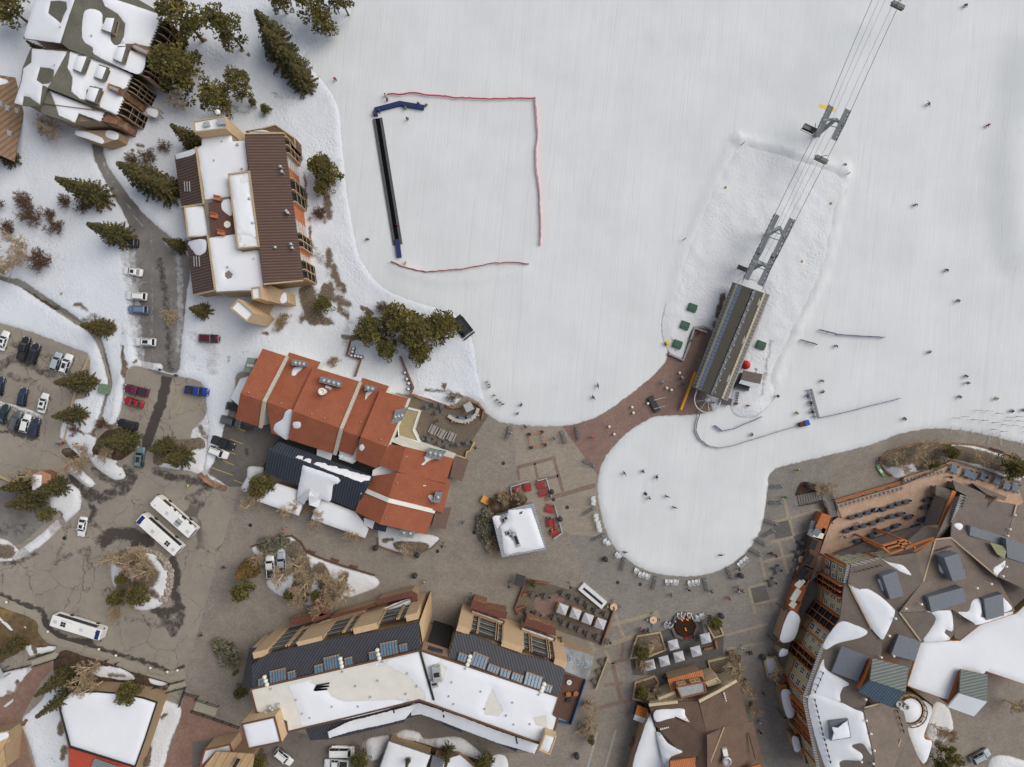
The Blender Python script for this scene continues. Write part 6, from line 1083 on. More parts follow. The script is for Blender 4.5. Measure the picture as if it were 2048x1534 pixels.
sheet('snow_patch',ZB2((205,560),(270,545),(330,565),(455,568),(420,605),(300,635),(240,645)),DIRTY_SNOW,.2,h=.2,w=.5,sp=.6,jag=.6,attrs={'dirt':[dz(ZB2,((280,560),(290,620)),8,.8)]})
sheet('planting_bed',ZB2((430,690),(520,600),(680,650),(900,710),(1060,775),(1200,810),(1360,862),(1310,925),(1180,905),(980,875),(830,855),(590,905),(460,850)),SOIL,0.03,h=.25,w=.8,sp=.8,jag=.4,rough=.25)
sheet('snow_patch',ZB2((720,760),(800,720),(960,740),(1060,790),(1090,830),(980,840),(860,820),(760,800)),DIRTY_SNOW,.25,h=.2,w=.5,sp=.6,jag=.6,attrs={'dirt':[dz(ZB2,((880,790),(1000,800)),8,.6)]});sheet('snow_patch',ZB2((1190,820),(1350,868),(1300,890),(1200,860)),DIRTY_SNOW,.25,h=.15,w=.4,sp=.5,jag=.5)
sheet('brick_path',ZB2((250,730),(415,690),(425,745),(330,850),(260,980),(180,1130),(175,1200),(275,1560),(280,1800),(-300,1800),(-300,950),(90,955),(150,870),(205,800)),BRICK2,0.04,sp=3,smooth=False,step=15)
sheet('snow_patch',ZB2((-300,800),(0,775),(250,738),(215,790),(150,880),(120,940),(60,920),(20,975),(-300,960)),DIRTY_SNOW,.06,h=.3,w=.8,sp=.7,jag=.7,attrs={'dirt':[dz(ZB2,((150,840),(130,930)),8,.7)]});sheet('snow_patch',ZB2((25,1050),(110,985),(105,1010),(50,1055)),DIRTY_SNOW,.06,h=.12,w=.3,sp=.5,jag=.4)
sheet('snow_patch',ZB2((430,880),(330,1000),(250,1080),(178,1150),(190,1240),(230,1340),(290,1560),(300,1800),(560,1800),(545,1380),(470,1030),(560,940)),WILD_SNOW,.06,h=.35,w=.8,sp=.8,jag=.5,rough=.15,attrs={'dirt':[dz(ZB2,((500,1180),(490,1250)),12,.75),dz(ZB2,((520,1380),(510,1450)),12,.7),dz(ZB2,((400,1440),(450,1480)),8,.4)]})
sheet('snow_patch',ZB2((1290,1000),(1440,1050),(1435,1160),(1360,1340),(1290,1560),(1130,1560),(1200,1320),(1250,1130)),DIRTY_SNOW,.06,h=.35,w=.8,sp=.7,jag=.7,rough=.2,attrs={'dirt':[dz(ZB2,((1300,1140),(1340,1090)),6,.8),dz(ZB2,((1190,1380),(1170,1500)),14,.8),dz(ZB2,((1290,1040),(1290,1080)),8,.6)]})
sheet('brick_path',ZB2((1470,955),(1575,985),(1540,1080),(1900,1210),(1990,1260),(1700,1370),(1640,1560),(1600,1800),(1200,1800),(1290,1560),(1440,1150)),BRICK2,0.05,sp=3,smooth=False,step=15)
RAMP=flat('pale_concrete',A(158,150,132),.9,.15,.06,.8)
for q,lab in((ZB2((1580,985),(1750,1035),(1720,1125),(1545,1078)),'r'),(ZB2((1350,880),(1470,840),(1500,895),(1330,935)),'r'),(ZB2((250,690),(430,610),(490,640),(420,690),(260,720)),'r')):sheet('ramp',q,RAMP,.10,sp=5,smooth=False,step=30)
for pts,lb in((ZB2((1570,985),(1750,1040)),'north rail of the concrete ramp below the bus loop'),(ZB2((1540,1080),(1720,1140),(1915,1210)),'long south rail of the concrete ramp below the bus loop'),(ZB2((1190,905),(1350,865),(1475,835)),'black rail on the small footbridge above the stage hall'),(ZB2((1320,935),(1490,890),(1440,1040)),'bent black rail enclosing the snowy triangle by the footbridge'),(ZB2((1480,935),(1590,965)),'short dark rail between the footbridge and the ramp'),(ZB2((245,665),(430,610)),'upper rail of the wooden bridge at the lower left'),(ZB2((285,720),(520,645)),'lower rail of the wooden bridge at the lower left'),(ZB2((-20,780),(245,715)),'dark rail along the left shelter terrace')):railing('railing',lb,pts,.1,1.1,2.2,BLKM)
sheet('planting_bed',[(505,1092),(555,1077),(583,1073),(600,1085),(612,1105),(655,1123),(690,1135),(748,1152),(756,1172),(700,1195),(640,1212),(590,1203),(545,1182),(535,1160),(580,1148),(578,1112),(535,1108),(515,1112)],DIRTY_SNOW,0.05,h=.35,w=1.0,sp=.7,jag=.4,rough=.25,attrs={'dirt':[([(520,1090),(560,1085)],12,.8),([(590,1100),(610,1150),(600,1190)],30,1.0),([(640,1140),(660,1180)],24,.9),([(690,1150),(670,1200)],16,.7)]})
border('bed_edging','rust edged low wall along the planting bed north of the tan condominium','wall',[(503,1093),(555,1075),(584,1071),(602,1084),(614,1104),(656,1121),(692,1133),(750,1150)],.4,.35,BTRIM,False)
sheet('planting_bed',ZD2((1285,1085),(1500,1130),(1700,1160),(1755,1195),(1700,1250),(1600,1300),(1500,1312),(1400,1290),(1268,1240),(1262,1180)),DIRTY_SNOW,0.05,h=.25,w=.6,sp=.7,jag=.4,rough=.15,attrs={'dirt':[dz(ZD2,((1420,1240),(1520,1240),(1640,1250)),12,1.1),dz(ZD2,((1300,1200),(1380,1190)),8,.7),dz(ZD2,((1500,1290),(1640,1270)),8,1.0)]})
border('bed_edging','wooden edging around the snowy bed at the lower corner of the lodge','wall',ZD2((1262,1180),(1268,1242),(1400,1293),(1500,1316),(1600,1303),(1702,1252),(1757,1196)),.5,.25,WOODR,False)
sheet('planting_bed',ZK((760,1010),(860,935),(1080,925),(1080,985),(950,1045),(830,1090),(820,1290),(785,1275),(742,1230),(735,1060)),SOIL,0.05,h=.25,w=.5,sp=.7,jag=.3,rough=.2)
sheet('patio',ZD((1510,955),(1570,925),(1900,1030),(2000,990),(2110,1010),(2140,1090),(2010,1290),(1945,1420),(1600,1300),(1550,1190),(1600,1045),(1500,1010)),PATIO,0.06,sp=3,smooth=False,step=30)
border('patio_wall','pale timber wall along the south edge of the lodge patio','wall',ZD((1595,1300),(1780,1365),(1960,1420),(1975,1370),(2000,1360),(2035,1290)),1.0,.35,flat('honey_timber',A(190,158,110),.8),False)
border('patio_wall','low stone wall curving around the north side of the lodge patio','wall',ZK((170,115),(330,160),(500,220),(560,215),(640,165),(700,190),(750,240),(735,310)),.9,.4,STONE,False)
sheet('snow_strip',ZD((1530,915),(1640,905),(1760,960),(1890,1010),(1870,1030),(1700,985),(1560,935)),DIRTY_SNOW,.1,h=.5,w=.5,sp=.6,jag=.5,attrs={'dirt':[dz(ZD,((1880,1010),(1850,990)),8,.8)]})
sheet('planting_bed',ZG((870,545),(960,492),(1200,432),(1400,425),(1650,440),(1900,510),(2000,560),(2050,640),(2010,725),(1480,558),(1400,602),(1080,702),(985,685),(930,640),(880,600)),DIRTY_SNOW,0.05,h=.35,w=.8,sp=.7,jag=.4,rough=.25,attrs={'dirt':[dz(ZG,((960,540),(1200,500),(1400,480)),30,1.0),dz(ZG,((1500,500),(1700,540),(1980,640)),22,1.0),dz(ZG,((1200,600),(1380,560)),16,.9),dz(ZG,((1900,530),(1990,600)),14,1.0)]})
border('bed_edging','stone edging along the plaza side of the planted bed by the terrace','wall',ZG((985,685),(930,645),(872,560),(960,488),(1200,428),(1400,421),(1650,436),(1900,506),(2000,556)),.45,.4,STONE,False)
sheet('patio',ZH((440,650),(720,590),(680,450),(820,400),(1010,372),(1040,480),(1100,500),(1190,480),(1180,640),(1050,680),(1080,780),(740,850),(640,800),(460,800)),SLAB,0.07,sp=3,smooth=False,step=30)
CAP=flat('tan_stone_cap',A(168,150,118),.85,.2,.08)
for q,lb in((ZH((490,480),(675,450),(718,590),(600,635),(440,655)),'left of the fire pit patio'),(ZH((480,850),(630,800),(662,850),(640,930),(580,1008),(462,980)),'beside the vendor hut'),(ZH((1058,682),(1280,630),(1312,720),(1300,832),(1085,775)),'right of the copper roofed restaurant entrance'),(ZH((1050,395),(1150,398),(1178,470),(1105,492)),'by the fire pit with a small pine'),(ZH((1500,655),(1590,640),(1645,770),(1532,800)),'full of snow in the right hand lane')):
 sheet('planting_bed',q,DIRTY_SNOW,0.09,h=.4,w=.5,sp=.6,jag=.1,smooth=False,attrs={'dirt':[(q+[q[0]],20,.9 if 'snow' not in lb else.1),([q[0],q[2]],20,.9 if 'snow' not in lb else.2)]});border('planter_wall','stone planter wall around the bed '+lb,'planter',q,.75,.45,CAP)
sheet('patio',ZF2((935,40),(1110,70),(1250,110),(1330,100),(1630,240),(1530,560),(1200,450),(860,290),(845,250)),PATIO,0.07,sp=3,smooth=False,step=30);sheet('patio_brick',ZF2((1010,170),(1180,150),(1240,200),(1140,290),(1050,340),(980,230)),BRICK,0.085,sp=4,smooth=False,step=30)
for pts,lb in((ZF2((1630,250),(1525,555)),'rust timber fence on the east side of the umbrella patio'),(ZF2((935,30),(1110,60)),'orange timber planter rail at the north corner of the umbrella patio'),(ZF2((915,60),(840,260),(870,310)),'brown fence on the west side of the umbrella patio'),(ZF2((1575,650),(1480,900)),'pale fence beside the bar with the shake roof')):border('fence',lb,'fence',pts,1.1,.25,flat('rust_timber',A(128,88,64),.8)if 'pale' not in lb else CAP,False)
sheet('gravel_road',ZF((-60,1330),(700,1240),(1000,1300),(1640,1160),(1780,1110),(2400,1300),(2700,1420),(2300,1420),(1600,1250),(1300,1330),(1200,1800),(-60,1800)),asphalt_mat('lane_asphalt',A(116,108,100),A(106,99,92),.5),0.058,sp=2,smooth=False,step=20)
sheet('snowbank',ZF((1560,1290),(1620,1235),(1760,1260),(1790,1310),(2045,1290),(2150,1340),(2260,1440),(2240,1470),(2100,1440),(1960,1400),(1780,1340),(1620,1310)),DIRTY_SNOW,.06,h=.8,w=1.2,sp=.6,jag=.6,rough=.4);sheet('snowbank',ZF((1340,1310),(1500,1280),(1540,1300),(1450,1440),(1400,1480),(1350,1480),(1330,1400)),DIRTY_SNOW,.06,h=.6,w=1,sp=.6,jag=.5,rough=.4)
sheet('planting_bed',ZF((1600,1310),(1780,1345),(2000,1420),(2250,1490),(2350,1700),(1850,1700),(1850,1440)),SOIL,.06,h=.2,w=.5,sp=1,jag=.4,rough=.3);sheet('snow_patch',ZF2((660,1440),(760,1440),(780,1560),(640,1560)),DIRTY_SNOW,.3,h=.4,w=.8,sp=.6,jag=.5,rough=.3)
sheet('planting_bed',ZG2((1320,1030),(1430,1050),(1480,1200),(1450,1290),(1330,1380),(1260,1300)),DIRTY_SNOW,.05,h=.3,w=.6,sp=.7,jag=.5,attrs={'dirt':[dz(ZG2,((1350,1340),(1400,1400)),14,.8)]});sheet('planting_bed',ZG2((1750,1534),(1800,1450),(1900,1440),(2045,1480),(2300,1560),(2300,1800),(1750,1800)),DIRTY_SNOW,.05,h=.5,w=.8,sp=.8,jag=.4,rough=.2)
sheet('planting_bed',ZG((215,840),(260,740),(330,740),(480,790),(440,820),(250,850)),SOIL,.06,h=.3,w=.5,sp=.8,jag=.2)
bm=MB()
def rock(seed):
 r=random.Random(seed);b=MB();prof=[];n=7;vs=[]
 for z,k in((0,1.0),(.35,1.05),(.7,.75),(.9,.25)):
  for i in range(n):t=2*math.pi*i/n;q=k*(.8+.4*r.random());vs.append((q*math.cos(t),q*.8*math.sin(t),z*(.8+.4*r.random())))
 fs=[[j*n+i,j*n+(i+1)%n,(j+1)*n+(i+1)%n,(j+1)*n+i]for j in range(3)for i in range(n)]+[[3*n+i for i in range(n)]]
 b.add(vs,fs,speck('boulder_stone',A(168,158,146),A(140,128,114),1.2,6,.5));return b.build('boulder',None,True,(0,0,0))
RK=[Kind(tag(rock(s),'pale boulder in the ring edging the bus loop island','boulder','boulders edging the bus loop island'))for s in(1,2,3)]
ring=smooth_ring(ZB((1090,385),(1200,400),(1290,430),(1345,490),(1375,560),(1385,640),(1365,720),(1320,800)),3.6,False)
for i,(x,y)in enumerate(ring):
 for k in range(2):RK[(i+k)%3].put(W(x+random.uniform(-4,2)-k*6,y+random.uniform(-2,2),0)+Vector((0,0,.25)),random.uniform(0,6),random.uniform(.35,.62))
sheet('dark_parking',ZP((1700,770),(1780,640),(1830,560),(2100,560),(2300,720),(2060,960),(1960,1090),(1830,1090),(1700,1000),(1660,930)),asphalt_mat('dark_asphalt',A(104,99,93),A(90,86,82),.6),0.045,sp=1.5,smooth=False,step=12,jag=.8,attrs={'wet':[dz(ZP,((1840,560),(2000,640)),16,.6),dz(ZP,((2000,700),(1970,860)),6,.6)]})
YLINE=flat('faded_yellow_paint',A(170,150,90),.8,.2,.15,4)
for l in((1680,935,1860,1000),(1870,1040,1950,1068),(1890,620,1960,650),(1840,712,1940,750),(1790,800,1880,832),(1780,880,1870,920),(1410,480,1450,360),(1540,430,1610,465)):strip('parking_line',[ZP(l[0],l[1]),ZP(l[2],l[3])],1.5,YLINE,.06)
sheet('snow_patch',ZP((-20,405),(60,425),(200,462),(330,520),(345,545),(260,530),(120,480),(-20,440)),DIRTY_SNOW,.03,h=.12,w=.4,sp=.5,jag=.5,attrs={'dirt':[dz(ZP,((0,430),(330,535)),8,.45)]});sheet('snow_patch',ZP((500,580),(560,590),(545,640),(500,720),(478,690)),DIRTY_SNOW,.05,h=.2,w=.5,sp=.5,jag=.4)
sheet('grass_strip',[(592,298),(600,300),(612,400),(626,500),(634,580),(660,575),(668,640),(640,650),(600,655),(560,655),(590,620),(625,590),(612,500),(598,390)],GRASS,.30,h=.05,w=.4,sp=.8,jag=.6)
border('parking_wall','low tan wall on the right side of the left car park','wall',ZP((715,60),(670,170),(610,330),(580,440),(560,560),(520,720),(470,735)),.5,.35,CAP,False)
border('parking_wall','low wall along the lower edge of the left car park','wall',ZP((-40,985),(120,1060),(255,1118)),.6,.4,CAP,False)
    # === TREES
def foliage(name,c,var=.35):
 n=N(name,.9,.1);f=n.noise(1.3,4,.7);g=n.noise(.28,3,.6)
 col=n.mix(n.ramp(f,.3,.7),tuple(x*(1-var)for x in c),tuple(x*(1+var)for x in c));col=n.mix(n.math('MULTIPLY',n.ramp(g,.45,.7),.5),col,A(112,92,50,.9));return n.out(col)
F_SP=[foliage('spruce_green',A(76,74,48)),foliage('spruce_dark',A(58,59,41)),foliage('spruce_olive',A(96,86,52))]
F_PI=[foliage('pine_green',A(91,88,50)),foliage('pine_dark',A(70,70,43)),foliage('pine_yellow',A(116,105,55))]
F_RU=[foliage('rust_green',A(100,82,48)),foliage('rust_brown',A(108,80,48)),foliage('rust_dark',A(76,64,40))]
BARK=flat('bark',A(92,74,58),.95,.1,.15,3);ASPEN=flat('aspen_bark',A(204,182,146),.9,.1,.12,3);TWIG=flat('tan_twigs',A(164,144,118),.95,.1,.12,2);TWIGB=flat('brown_twigs',A(104,82,66),.95,.1,.12,2)
def leafcard(b,p,d,L,w,mat,rnd):
 d=d.normalized();s=d.cross(Vector((rnd.uniform(-.5,.5),rnd.uniform(-.5,.5),1))).normalized()*w
 u=Vector((0,0,rnd.uniform(-.25,.1)))*L;b.add([p-s*.7,p+d*L*.55-s+u*.4,p+d*L+u,p+d*L*.55+s+u*.4,p+s*.7],[[0,1,2,3,4]],mat)
def spruce(seed,h=14.0,r=3.1,mats=F_SP,name='spruce_tree'):
 rnd=random.Random(seed);t=thing(name,'x','tree');b=MB();b.tube((0,0,-.3),(0,0,h*.97),h*.016+.06,BARK,.03,7);b.build('trunk',t)
 b=MB();z=h*.05;lev=0
 while z<h*.985:
  f=1-z/h;rr=r*(f**.8)*(1.0 if f<.93 else.85);nb=max(4,int(5+7*f))
  for k in range(nb):
   a=2*math.pi*(k+rnd.random()*.8)/nb+lev*1.1;L=rr*rnd.uniform(.72,1.12);dr=-.28-.12*rnd.random();q=Vector((0,0,z));di=Vector((math.cos(a),math.sin(a),dr if f>.2 else.15));n_=max(2,int(L/.36))
   for i in range(n_):
    p=q+di*(L*(i+.3)/n_)+Vector((0,0,.18*L*(i/n_)**2));m=mats[0]if rnd.random()<.5 else(mats[1]if rnd.random()<.6 or i<n_*.5 else mats[2])
    wv=.5+.5*(1-i/n_)
    for s in(-1,0,1):
     a2=a+s*(.75+.3*rnd.random());leafcard(b,p,Vector((math.cos(a2),math.sin(a2),rnd.uniform(-.35,.1))),rnd.uniform(.34,.66)*wv+.08,.085+.055*rnd.random(),m,rnd)
  z+=h*.028+.12*f+.05;lev+=1
 b.build('crown',t);return t
def pine(seed,h=11.0,r=3.2,mats=F_PI,name='pine_tree',clumps=46,squash=.85):
 rnd=random.Random(seed);t=thing(name,'x','tree');b=MB();b.tube((0,0,-.3),(.2,.1,h*.85),h*.018+.06,BARK,.06,7);c=MB()
 for k in range(clumps):
  f=rnd.random()**.8;z=h*(.28+.7*f);rr=r*(1-.72*max(0,f-.25)**1.3)*rnd.uniform(.25,1.0);a=rnd.uniform(0,6.283);p=Vector((rr*math.cos(a),rr*math.sin(a),z))
  b.tube((0,0,z-.5*rr*.7),tuple(p),.07,BARK,.02,4,False);s=rnd.uniform(.6,1.15)*r*.27;m0=mats[rnd.choice((0,0,1,2))]
  for i in range(50):
   d=Vector((rnd.gauss(0,1),rnd.gauss(0,1),rnd.gauss(0,.75))).normalized();q=p+Vector((d.x,d.y,d.z*squash))*s*rnd.uniform(.3,1)
   leafcard(c,q,d+Vector((0,0,.25)),rnd.uniform(.24,.5),.1+.05*rnd.random(),m0 if rnd.random()<.7 else mats[rnd.randrange(3)],rnd)
 b.build('trunk',t);c.build('crown',t);return t
def bare(seed,h=9.0,spread=.55,mat=ASPEN,twig=TWIG,stems=1,name='bare_aspen',levels=4,up=.7):
 rnd=random.Random(seed);t=thing(name,'x','tree');b=MB();c=MB()
 def grow(p,d,L,r,lv):
  e=p+d*L;(b if lv<=1 else c).tube(p,e,r,mat if lv<=1 else twig,r*.62,5 if lv<=1 else 3,False)
  if lv>=levels:return
  n_=(9 if lv==0 else 6 if lv<3 else 4)
  for k in range(n_):
   f=rnd.uniform(.35,1.0)if lv else rnd.uniform(.3,1.0);q=p.lerp(e,f);ax=Vector((rnd.gauss(0,1),rnd.gauss(0,1),rnd.gauss(0,.5))).normalized();nd=(d*up+ax*spread*1.25+Vector((0,0,.12))).normalized()
   grow(q,nd,L*rnd.uniform(.38,.58),max(.026,r*.5),lv+1)
 for s in range(stems):
  a=rnd.uniform(0,6.28);tilt=.12 if stems==1 else.55;d=Vector((math.cos(a)*tilt*rnd.random(),math.sin(a)*tilt*rnd.random(),1)).normalized()
  grow(Vector((0,0,-.2))if stems==1 else Vector((.3*math.cos(a),.3*math.sin(a),-.1)),d,h*(.62 if stems==1 else.5)*rnd.uniform(.85,1.1),.06+h*.013 if stems==1 else.06,0 if stems==1 else 1)
 b.build('trunk' if stems==1 else 'stems',t);c.build('crown',t);return t
SPK=[Kind(spruce(s,14,3.5+.2*s))for s in(1,2,3)];PIK=[Kind(pine(s,11,3.3))for s in(4,5,6)];RUK=[Kind(spruce(8,9,2.3,F_RU,'rust_spruce'))]
PIB=[Kind(pine(14,9,3.4,F_PI,'bushy_pine',60,1.0))]
ASK=[Kind(bare(s,9))for s in(1,2,3)];WIK=[Kind(bare(s,5.0,.6,TWIGB,TWIGB,9,'bare_shrub',4,.8))for s in(1,2)];TWK=[Kind(bare(7,3.5,.6,TWIG,TWIG,10,'pale_bare_shrub',4,.8))]
SAGEK=[Kind(pine(21,2.0,1.5,[foliage('sage_grey',A(112,110,92)),foliage('sage_dark',A(84,84,70)),foliage('sage_pale',A(128,126,108))],'round_shrub',26,.8))]
BASE_H={'spruce_tree':14,'pine_tree':11,'rust_spruce':9,'bare_aspen':9,'bare_shrub':3.8,'pale_bare_shrub':2.6,'round_shrub':2.0,'bushy_pine':9}
_ti=[0]
def tree(kinds,base,h,lab,grp,wide=1.0,z=.25):
 """plant a tree of height h at a plan point"""
 _ti[0]+=1;k=kinds[_ti[0]%len(kinds)];s=h/BASE_H[k.root.name.split('.')[0]]
 return k.put(W(*base)+Vector((0,0,z)),random.Random(_ti[0]).uniform(0,6.28),(s*wide,s*wide,s),lab,grp)
def tree_tip(kinds,base,tip,lab,grp,wide=1.0):
 rb=math.hypot(base[0]-CX,base[1]-CY);rt=math.hypot(tip[0]-CX,tip[1]-CY);h=max(3,H*(1-rb/rt));return tree(kinds,base,h,lab,grp,wide)
GC='conifers around the buildings'
for k,base,h,w_,lab in((PIK,(60,48),13,1.1,'pine in the top left corner above the grey condominium'),(PIK,(408,84),17,.9,'tall pine with bare trunk, first right of the condominium top corner'),(PIK,(486,98),15,.85,'airy pine standing on a red brown root patch above the hotel'),(SPK,(560,92),15,1.0,'top spruce of the dense row beside the ski run entrance'),(SPK,(572,120),14,1.1,'second spruce down the dense row beside the ski run'),(SPK,(600,150),13,1.15,'third spruce down the dense row beside the ski run'),(SPK,(612,172),11,1.2,'lowest spruce of the dense row beside the ski run'),(PIK,(575,30),9,1.0,'small pine at the top edge left of the clump'),(PIK,(640,40),13,.95,'pine at the top edge, middle of three'),(PIK,(662,72),10,.9,'lower pine reaching down from the top edge clump'),(PIK,(698,32),12,.8,'pine at the top edge nearest the ski slope'),(PIB,(390,170),14,1.0,'broad pine hugging the condominium balconies'),(PIK,(505,195),12,.85,'yellowish pine above the hotel stair tower'),(PIK,(462,226),13,.95,'dark pine just behind the hotel stair tower'),(SPK,(398,292),13,.95,'dark spruce pressed against the hotel north west corner'),(PIB,(538,226),3.5,.9,'tiny rounded conifer above the hotel ribbed roof'),(PIB,(512,212),3.0,.8,'tiny conifer with snow beside the dark pine'),(SPK,(204,398),16,1.0,'spruce left of the driveway bend'),(SPK,(310,368),15,1.05,'left spruce of the pair between driveway and hotel'),(SPK,(348,388),14,1.0,'right spruce of the pair between driveway and hotel'),(SPK,(250,476),14,1.0,'spruce above the black car on the driveway'),(SPK,(366,494),9,.85,'small spruce touching the hotel west wall'),(SPK,(412,624),8,1.0,'small spruce at the hotel south west corner'),(SPK,(214,657),9.5,1.15,'spruce on the footpath bend with brown litter around it'),(SPK,(176,765),11.5,1.05,'upper spruce of the pair beside the left car park'),(SPK,(160,829),9.5,1.05,'lower spruce of the pair beside the left car park'),(SPK,(262,878),13,1.0,'long spruce over the planted strip below the black suv'),(SPK,(338,892),9,1.1,'left spruce on the strip between the drive and the lodge lot'),(SPK,(370,912),10,1.1,'right spruce on the strip between the drive and the lodge lot'),(SPK,(126,972),10,1.1,'spruce beside the brick booth'),(SPK,(60,966),9,1.2,'upper spruce at the left edge near the booth'),(SPK,(76,996),10,1.2,'lower spruce at the left edge near the booth'),(PIK,(112,1022),5,1.2,'small yellowish pine under the left spruces'),(SPK,(30,322),9,1.0,'spruce at the left edge below the brown house'),(PIB,(655,348),8.5,.95,'dark half of the pine clump right of the hotel'),(PIB,(668,362),8,.9,'outer half of the pine clump right of the hotel'),(PIB,(655,386),7,.75,'yellow green lower pine of the clump right of the hotel'),(PIB,(655,612),6,.9,'yellow green pine on brown ground below the hotel corner'),(PIB,(752,666),10,.95,'left pine of the big grove above the lodge'),(PIB,(782,700),8,.8,'lower pine of the big grove above the lodge'),(PIB,(803,642),11,.85,'middle pine of the big grove above the lodge'),(PIB,(848,668),12,.98,'largest pine of the big grove above the lodge'),(PIB,(892,654),10,.9,'right pine of the big grove nearest the snow groomer'),(PIB,(846,708),9,.8,'front pine of the big grove above the lodge yard'),(PIB,(536,966),8,.9,'round pine at the corner of the charcoal annex'),(RUK,(505,1132),9,1.25,'rust coloured conifer left of the parked white pickups'),(PIB,(500,1170),8,.75,'green conifer below the rust conifer'),(PIB,(262,1148),5,.85,'dark pine in the middle of the bus loop island'),(PIB,(296,1180),7,.95,'large dark pine on the bus loop island'),(PIB,(252,1186),6,.8,'yellow green pine on the lower left of the bus loop island'),(SPK,(45,1282),10,.9,'spruce over the pale shelter at the lower left'),(SPK,(142,1345),12,.9,'upper spruce of the two leaning over the hall snowfield'),(SPK,(150,1380),13,.8,'lower spruce of the two leaning over the hall snowfield'),(PIB,(282,1366),8,.9,'bushy pine over the top edge of the snowy hall roof'),(PIB,(492,1372),5,.8,'small dark conifer at the condominium west corner'),(PIB,(530,1508),6,.8,'pine at the bottom edge left of the white suv'),(PIB,(728,1500),7,.8,'pine beside the white vans at the bottom'),(SPK,(822,1500),8,.6,'slim pine at the bottom beside the snowbank'),(SPK,(898,1492),9,.7,'pine in the bottom bed behind the condominium, middle'),(PIB,(970,1506),7,.8,'pine in the bottom bed near the snow heap'),(PIB,(588,1180),5,.7,'small pine among the bare trees of the north bed, left'),(PIB,(640,1182),5,.7,'small pine among the bare trees of the north bed, right'),(PIB,(1065,1162),3.5,.6,'small grey pine at the umbrella patio corner'),(PIB,(1118,1276),3.5,.7,'potted conifer against the condominium east wing'),(PIB,(1885,902),5,.9,'pine in the middle of the terrace garden'),(PIB,(1850,925),4.5,.8,'small pine against the terrace railing'),(PIB,(2000,930),8,.95,'large dark pine at the east end of the terrace garden'),(PIB,(1280,1294),5,.9,'pine in the planter left of the fire pit patio'),(PIB,(1422,1236),5,.85,'pine in the planter right of the fire pit'),(PIB,(1280,1372),4.5,.9,'pine in the planter beside the vendor hut'),(PIK,(1872,1486),8,.9,'pine beside the resort service yard'),(PIB,(1862,1512),6,.8,'dark pine at the bottom of the resort service yard'),(PIB,(478,1338),3.0,.5,'tiny conifer below the sage bushes'),(SPK,(90,108),6,.9,'slim spruce left of the condominium roof'),(PIB,(1180,1470),3.5,.7,'small green conifer at the foot of the terrace bed')):
 tree(k,base,h,lab,GC,w_)
GB='bare trees'
for base,h,lab in(((372,220),7,'bare tree on the snow right of the condominium'),((125,276),8,'bare tree on the snow below the condominium, right trunk'),((105,262),7,'bare tree on the snow below the condominium, left trunk'),((66,518),12,'right of two tall bare aspens at the left edge'),((46,532),12,'left of two tall bare aspens at the left edge'),((360,634),7,'bare tree leaning over the driveway'),((182,908),8,'upper bare aspen over the snow island by the parking exit'),((172,925),8,'lower bare aspen over the snow island by the parking exit'),((228,900),7,'bare aspen right of the long spruce'),((300,1110),9,'upper bare aspen on the bus loop island'),((270,1118),8,'left bare aspen on the bus loop island'),((308,1138),8,'lower bare aspen on the bus loop island'),((250,1112),8,'leftmost bare aspen on the bus loop island'),((518,1000),7,'first bare aspen along the annex, nearest the round pine'),((592,1018),7,'second bare aspen along the annex'),((638,1034),7,'third bare aspen along the annex'),((714,1062),6,'fourth bare aspen along the annex, by the charcoal canopy'),((812,1094),6,'bare aspen in the bed at the lower corner of the lodge'),((580,1140),8,'bare aspen beside the parked white pickups'),((610,1122),9,'bare aspen at the top of the north bed'),((626,1158),9,'bare aspen in the middle of the north bed'),((660,1160),9,'bare aspen right of the middle of the north bed'),((690,1150),8,'bare aspen over the old snow of the north bed'),((700,1175),8,'bare aspen at the east end of the north bed'),((600,1185),8,'bare aspen at the lower side of the north bed'),((650,1195),8,'bare aspen nearest the condominium porch'),((200,1326),8,'bare tree at the west end of the hall bed'),((178,1346),8,'bare tree behind the hall spruces'),((206,1362),7,'bare tree over the top edge of the snowy hall roof'),((1775,915),6,'bare aspen at the west end of the terrace garden'),((1800,930),6,'bare aspen at the front of the terrace garden'),((1822,910),7,'bare aspen in the middle of the terrace garden'),((1838,892),7,'bare aspen at the back of the terrace garden'),((1945,915),6,'bare aspen at the east side of the terrace garden'),((1628,978),5,'bare tree spilling over the terrace stairs'),((1648,970),5,'bare tree right of the terrace stairs'),((1306,1284),6,'bare aspen in the planter left of the fire pit patio'),((1288,1322),5,'bare aspen beside the lone umbrella'),((1306,1380),6,'bare aspen in the planter beside the vendor hut'),((1455,1322),7,'bare aspen in the planter right of the restaurant entrance'),((1462,1346),7,'lower bare aspen right of the restaurant entrance'),((1545,1338),6,'bare aspen in the snow filled planter'),((1490,1366),6,'thin bare aspen along the restaurant wall, upper'),((1500,1412),5,'thin bare aspen along the restaurant wall, lower'),((1182,1402),6,'bare aspen beside the boarded terrace, upper'),((1176,1436),6,'bare aspen beside the boarded terrace, lower'),((1862,1446),6,'bare tree on the snow of the resort service yard'),((2010,1400),8,'bare tree on the service road'),((520,1110),5,'bare sapling at the tip of the north bed'),((80,950),7,'bare tree behind the brick booth')):
 tree(ASK,base,h,lab,GB,1.15)
GS='shrubs in the snow'
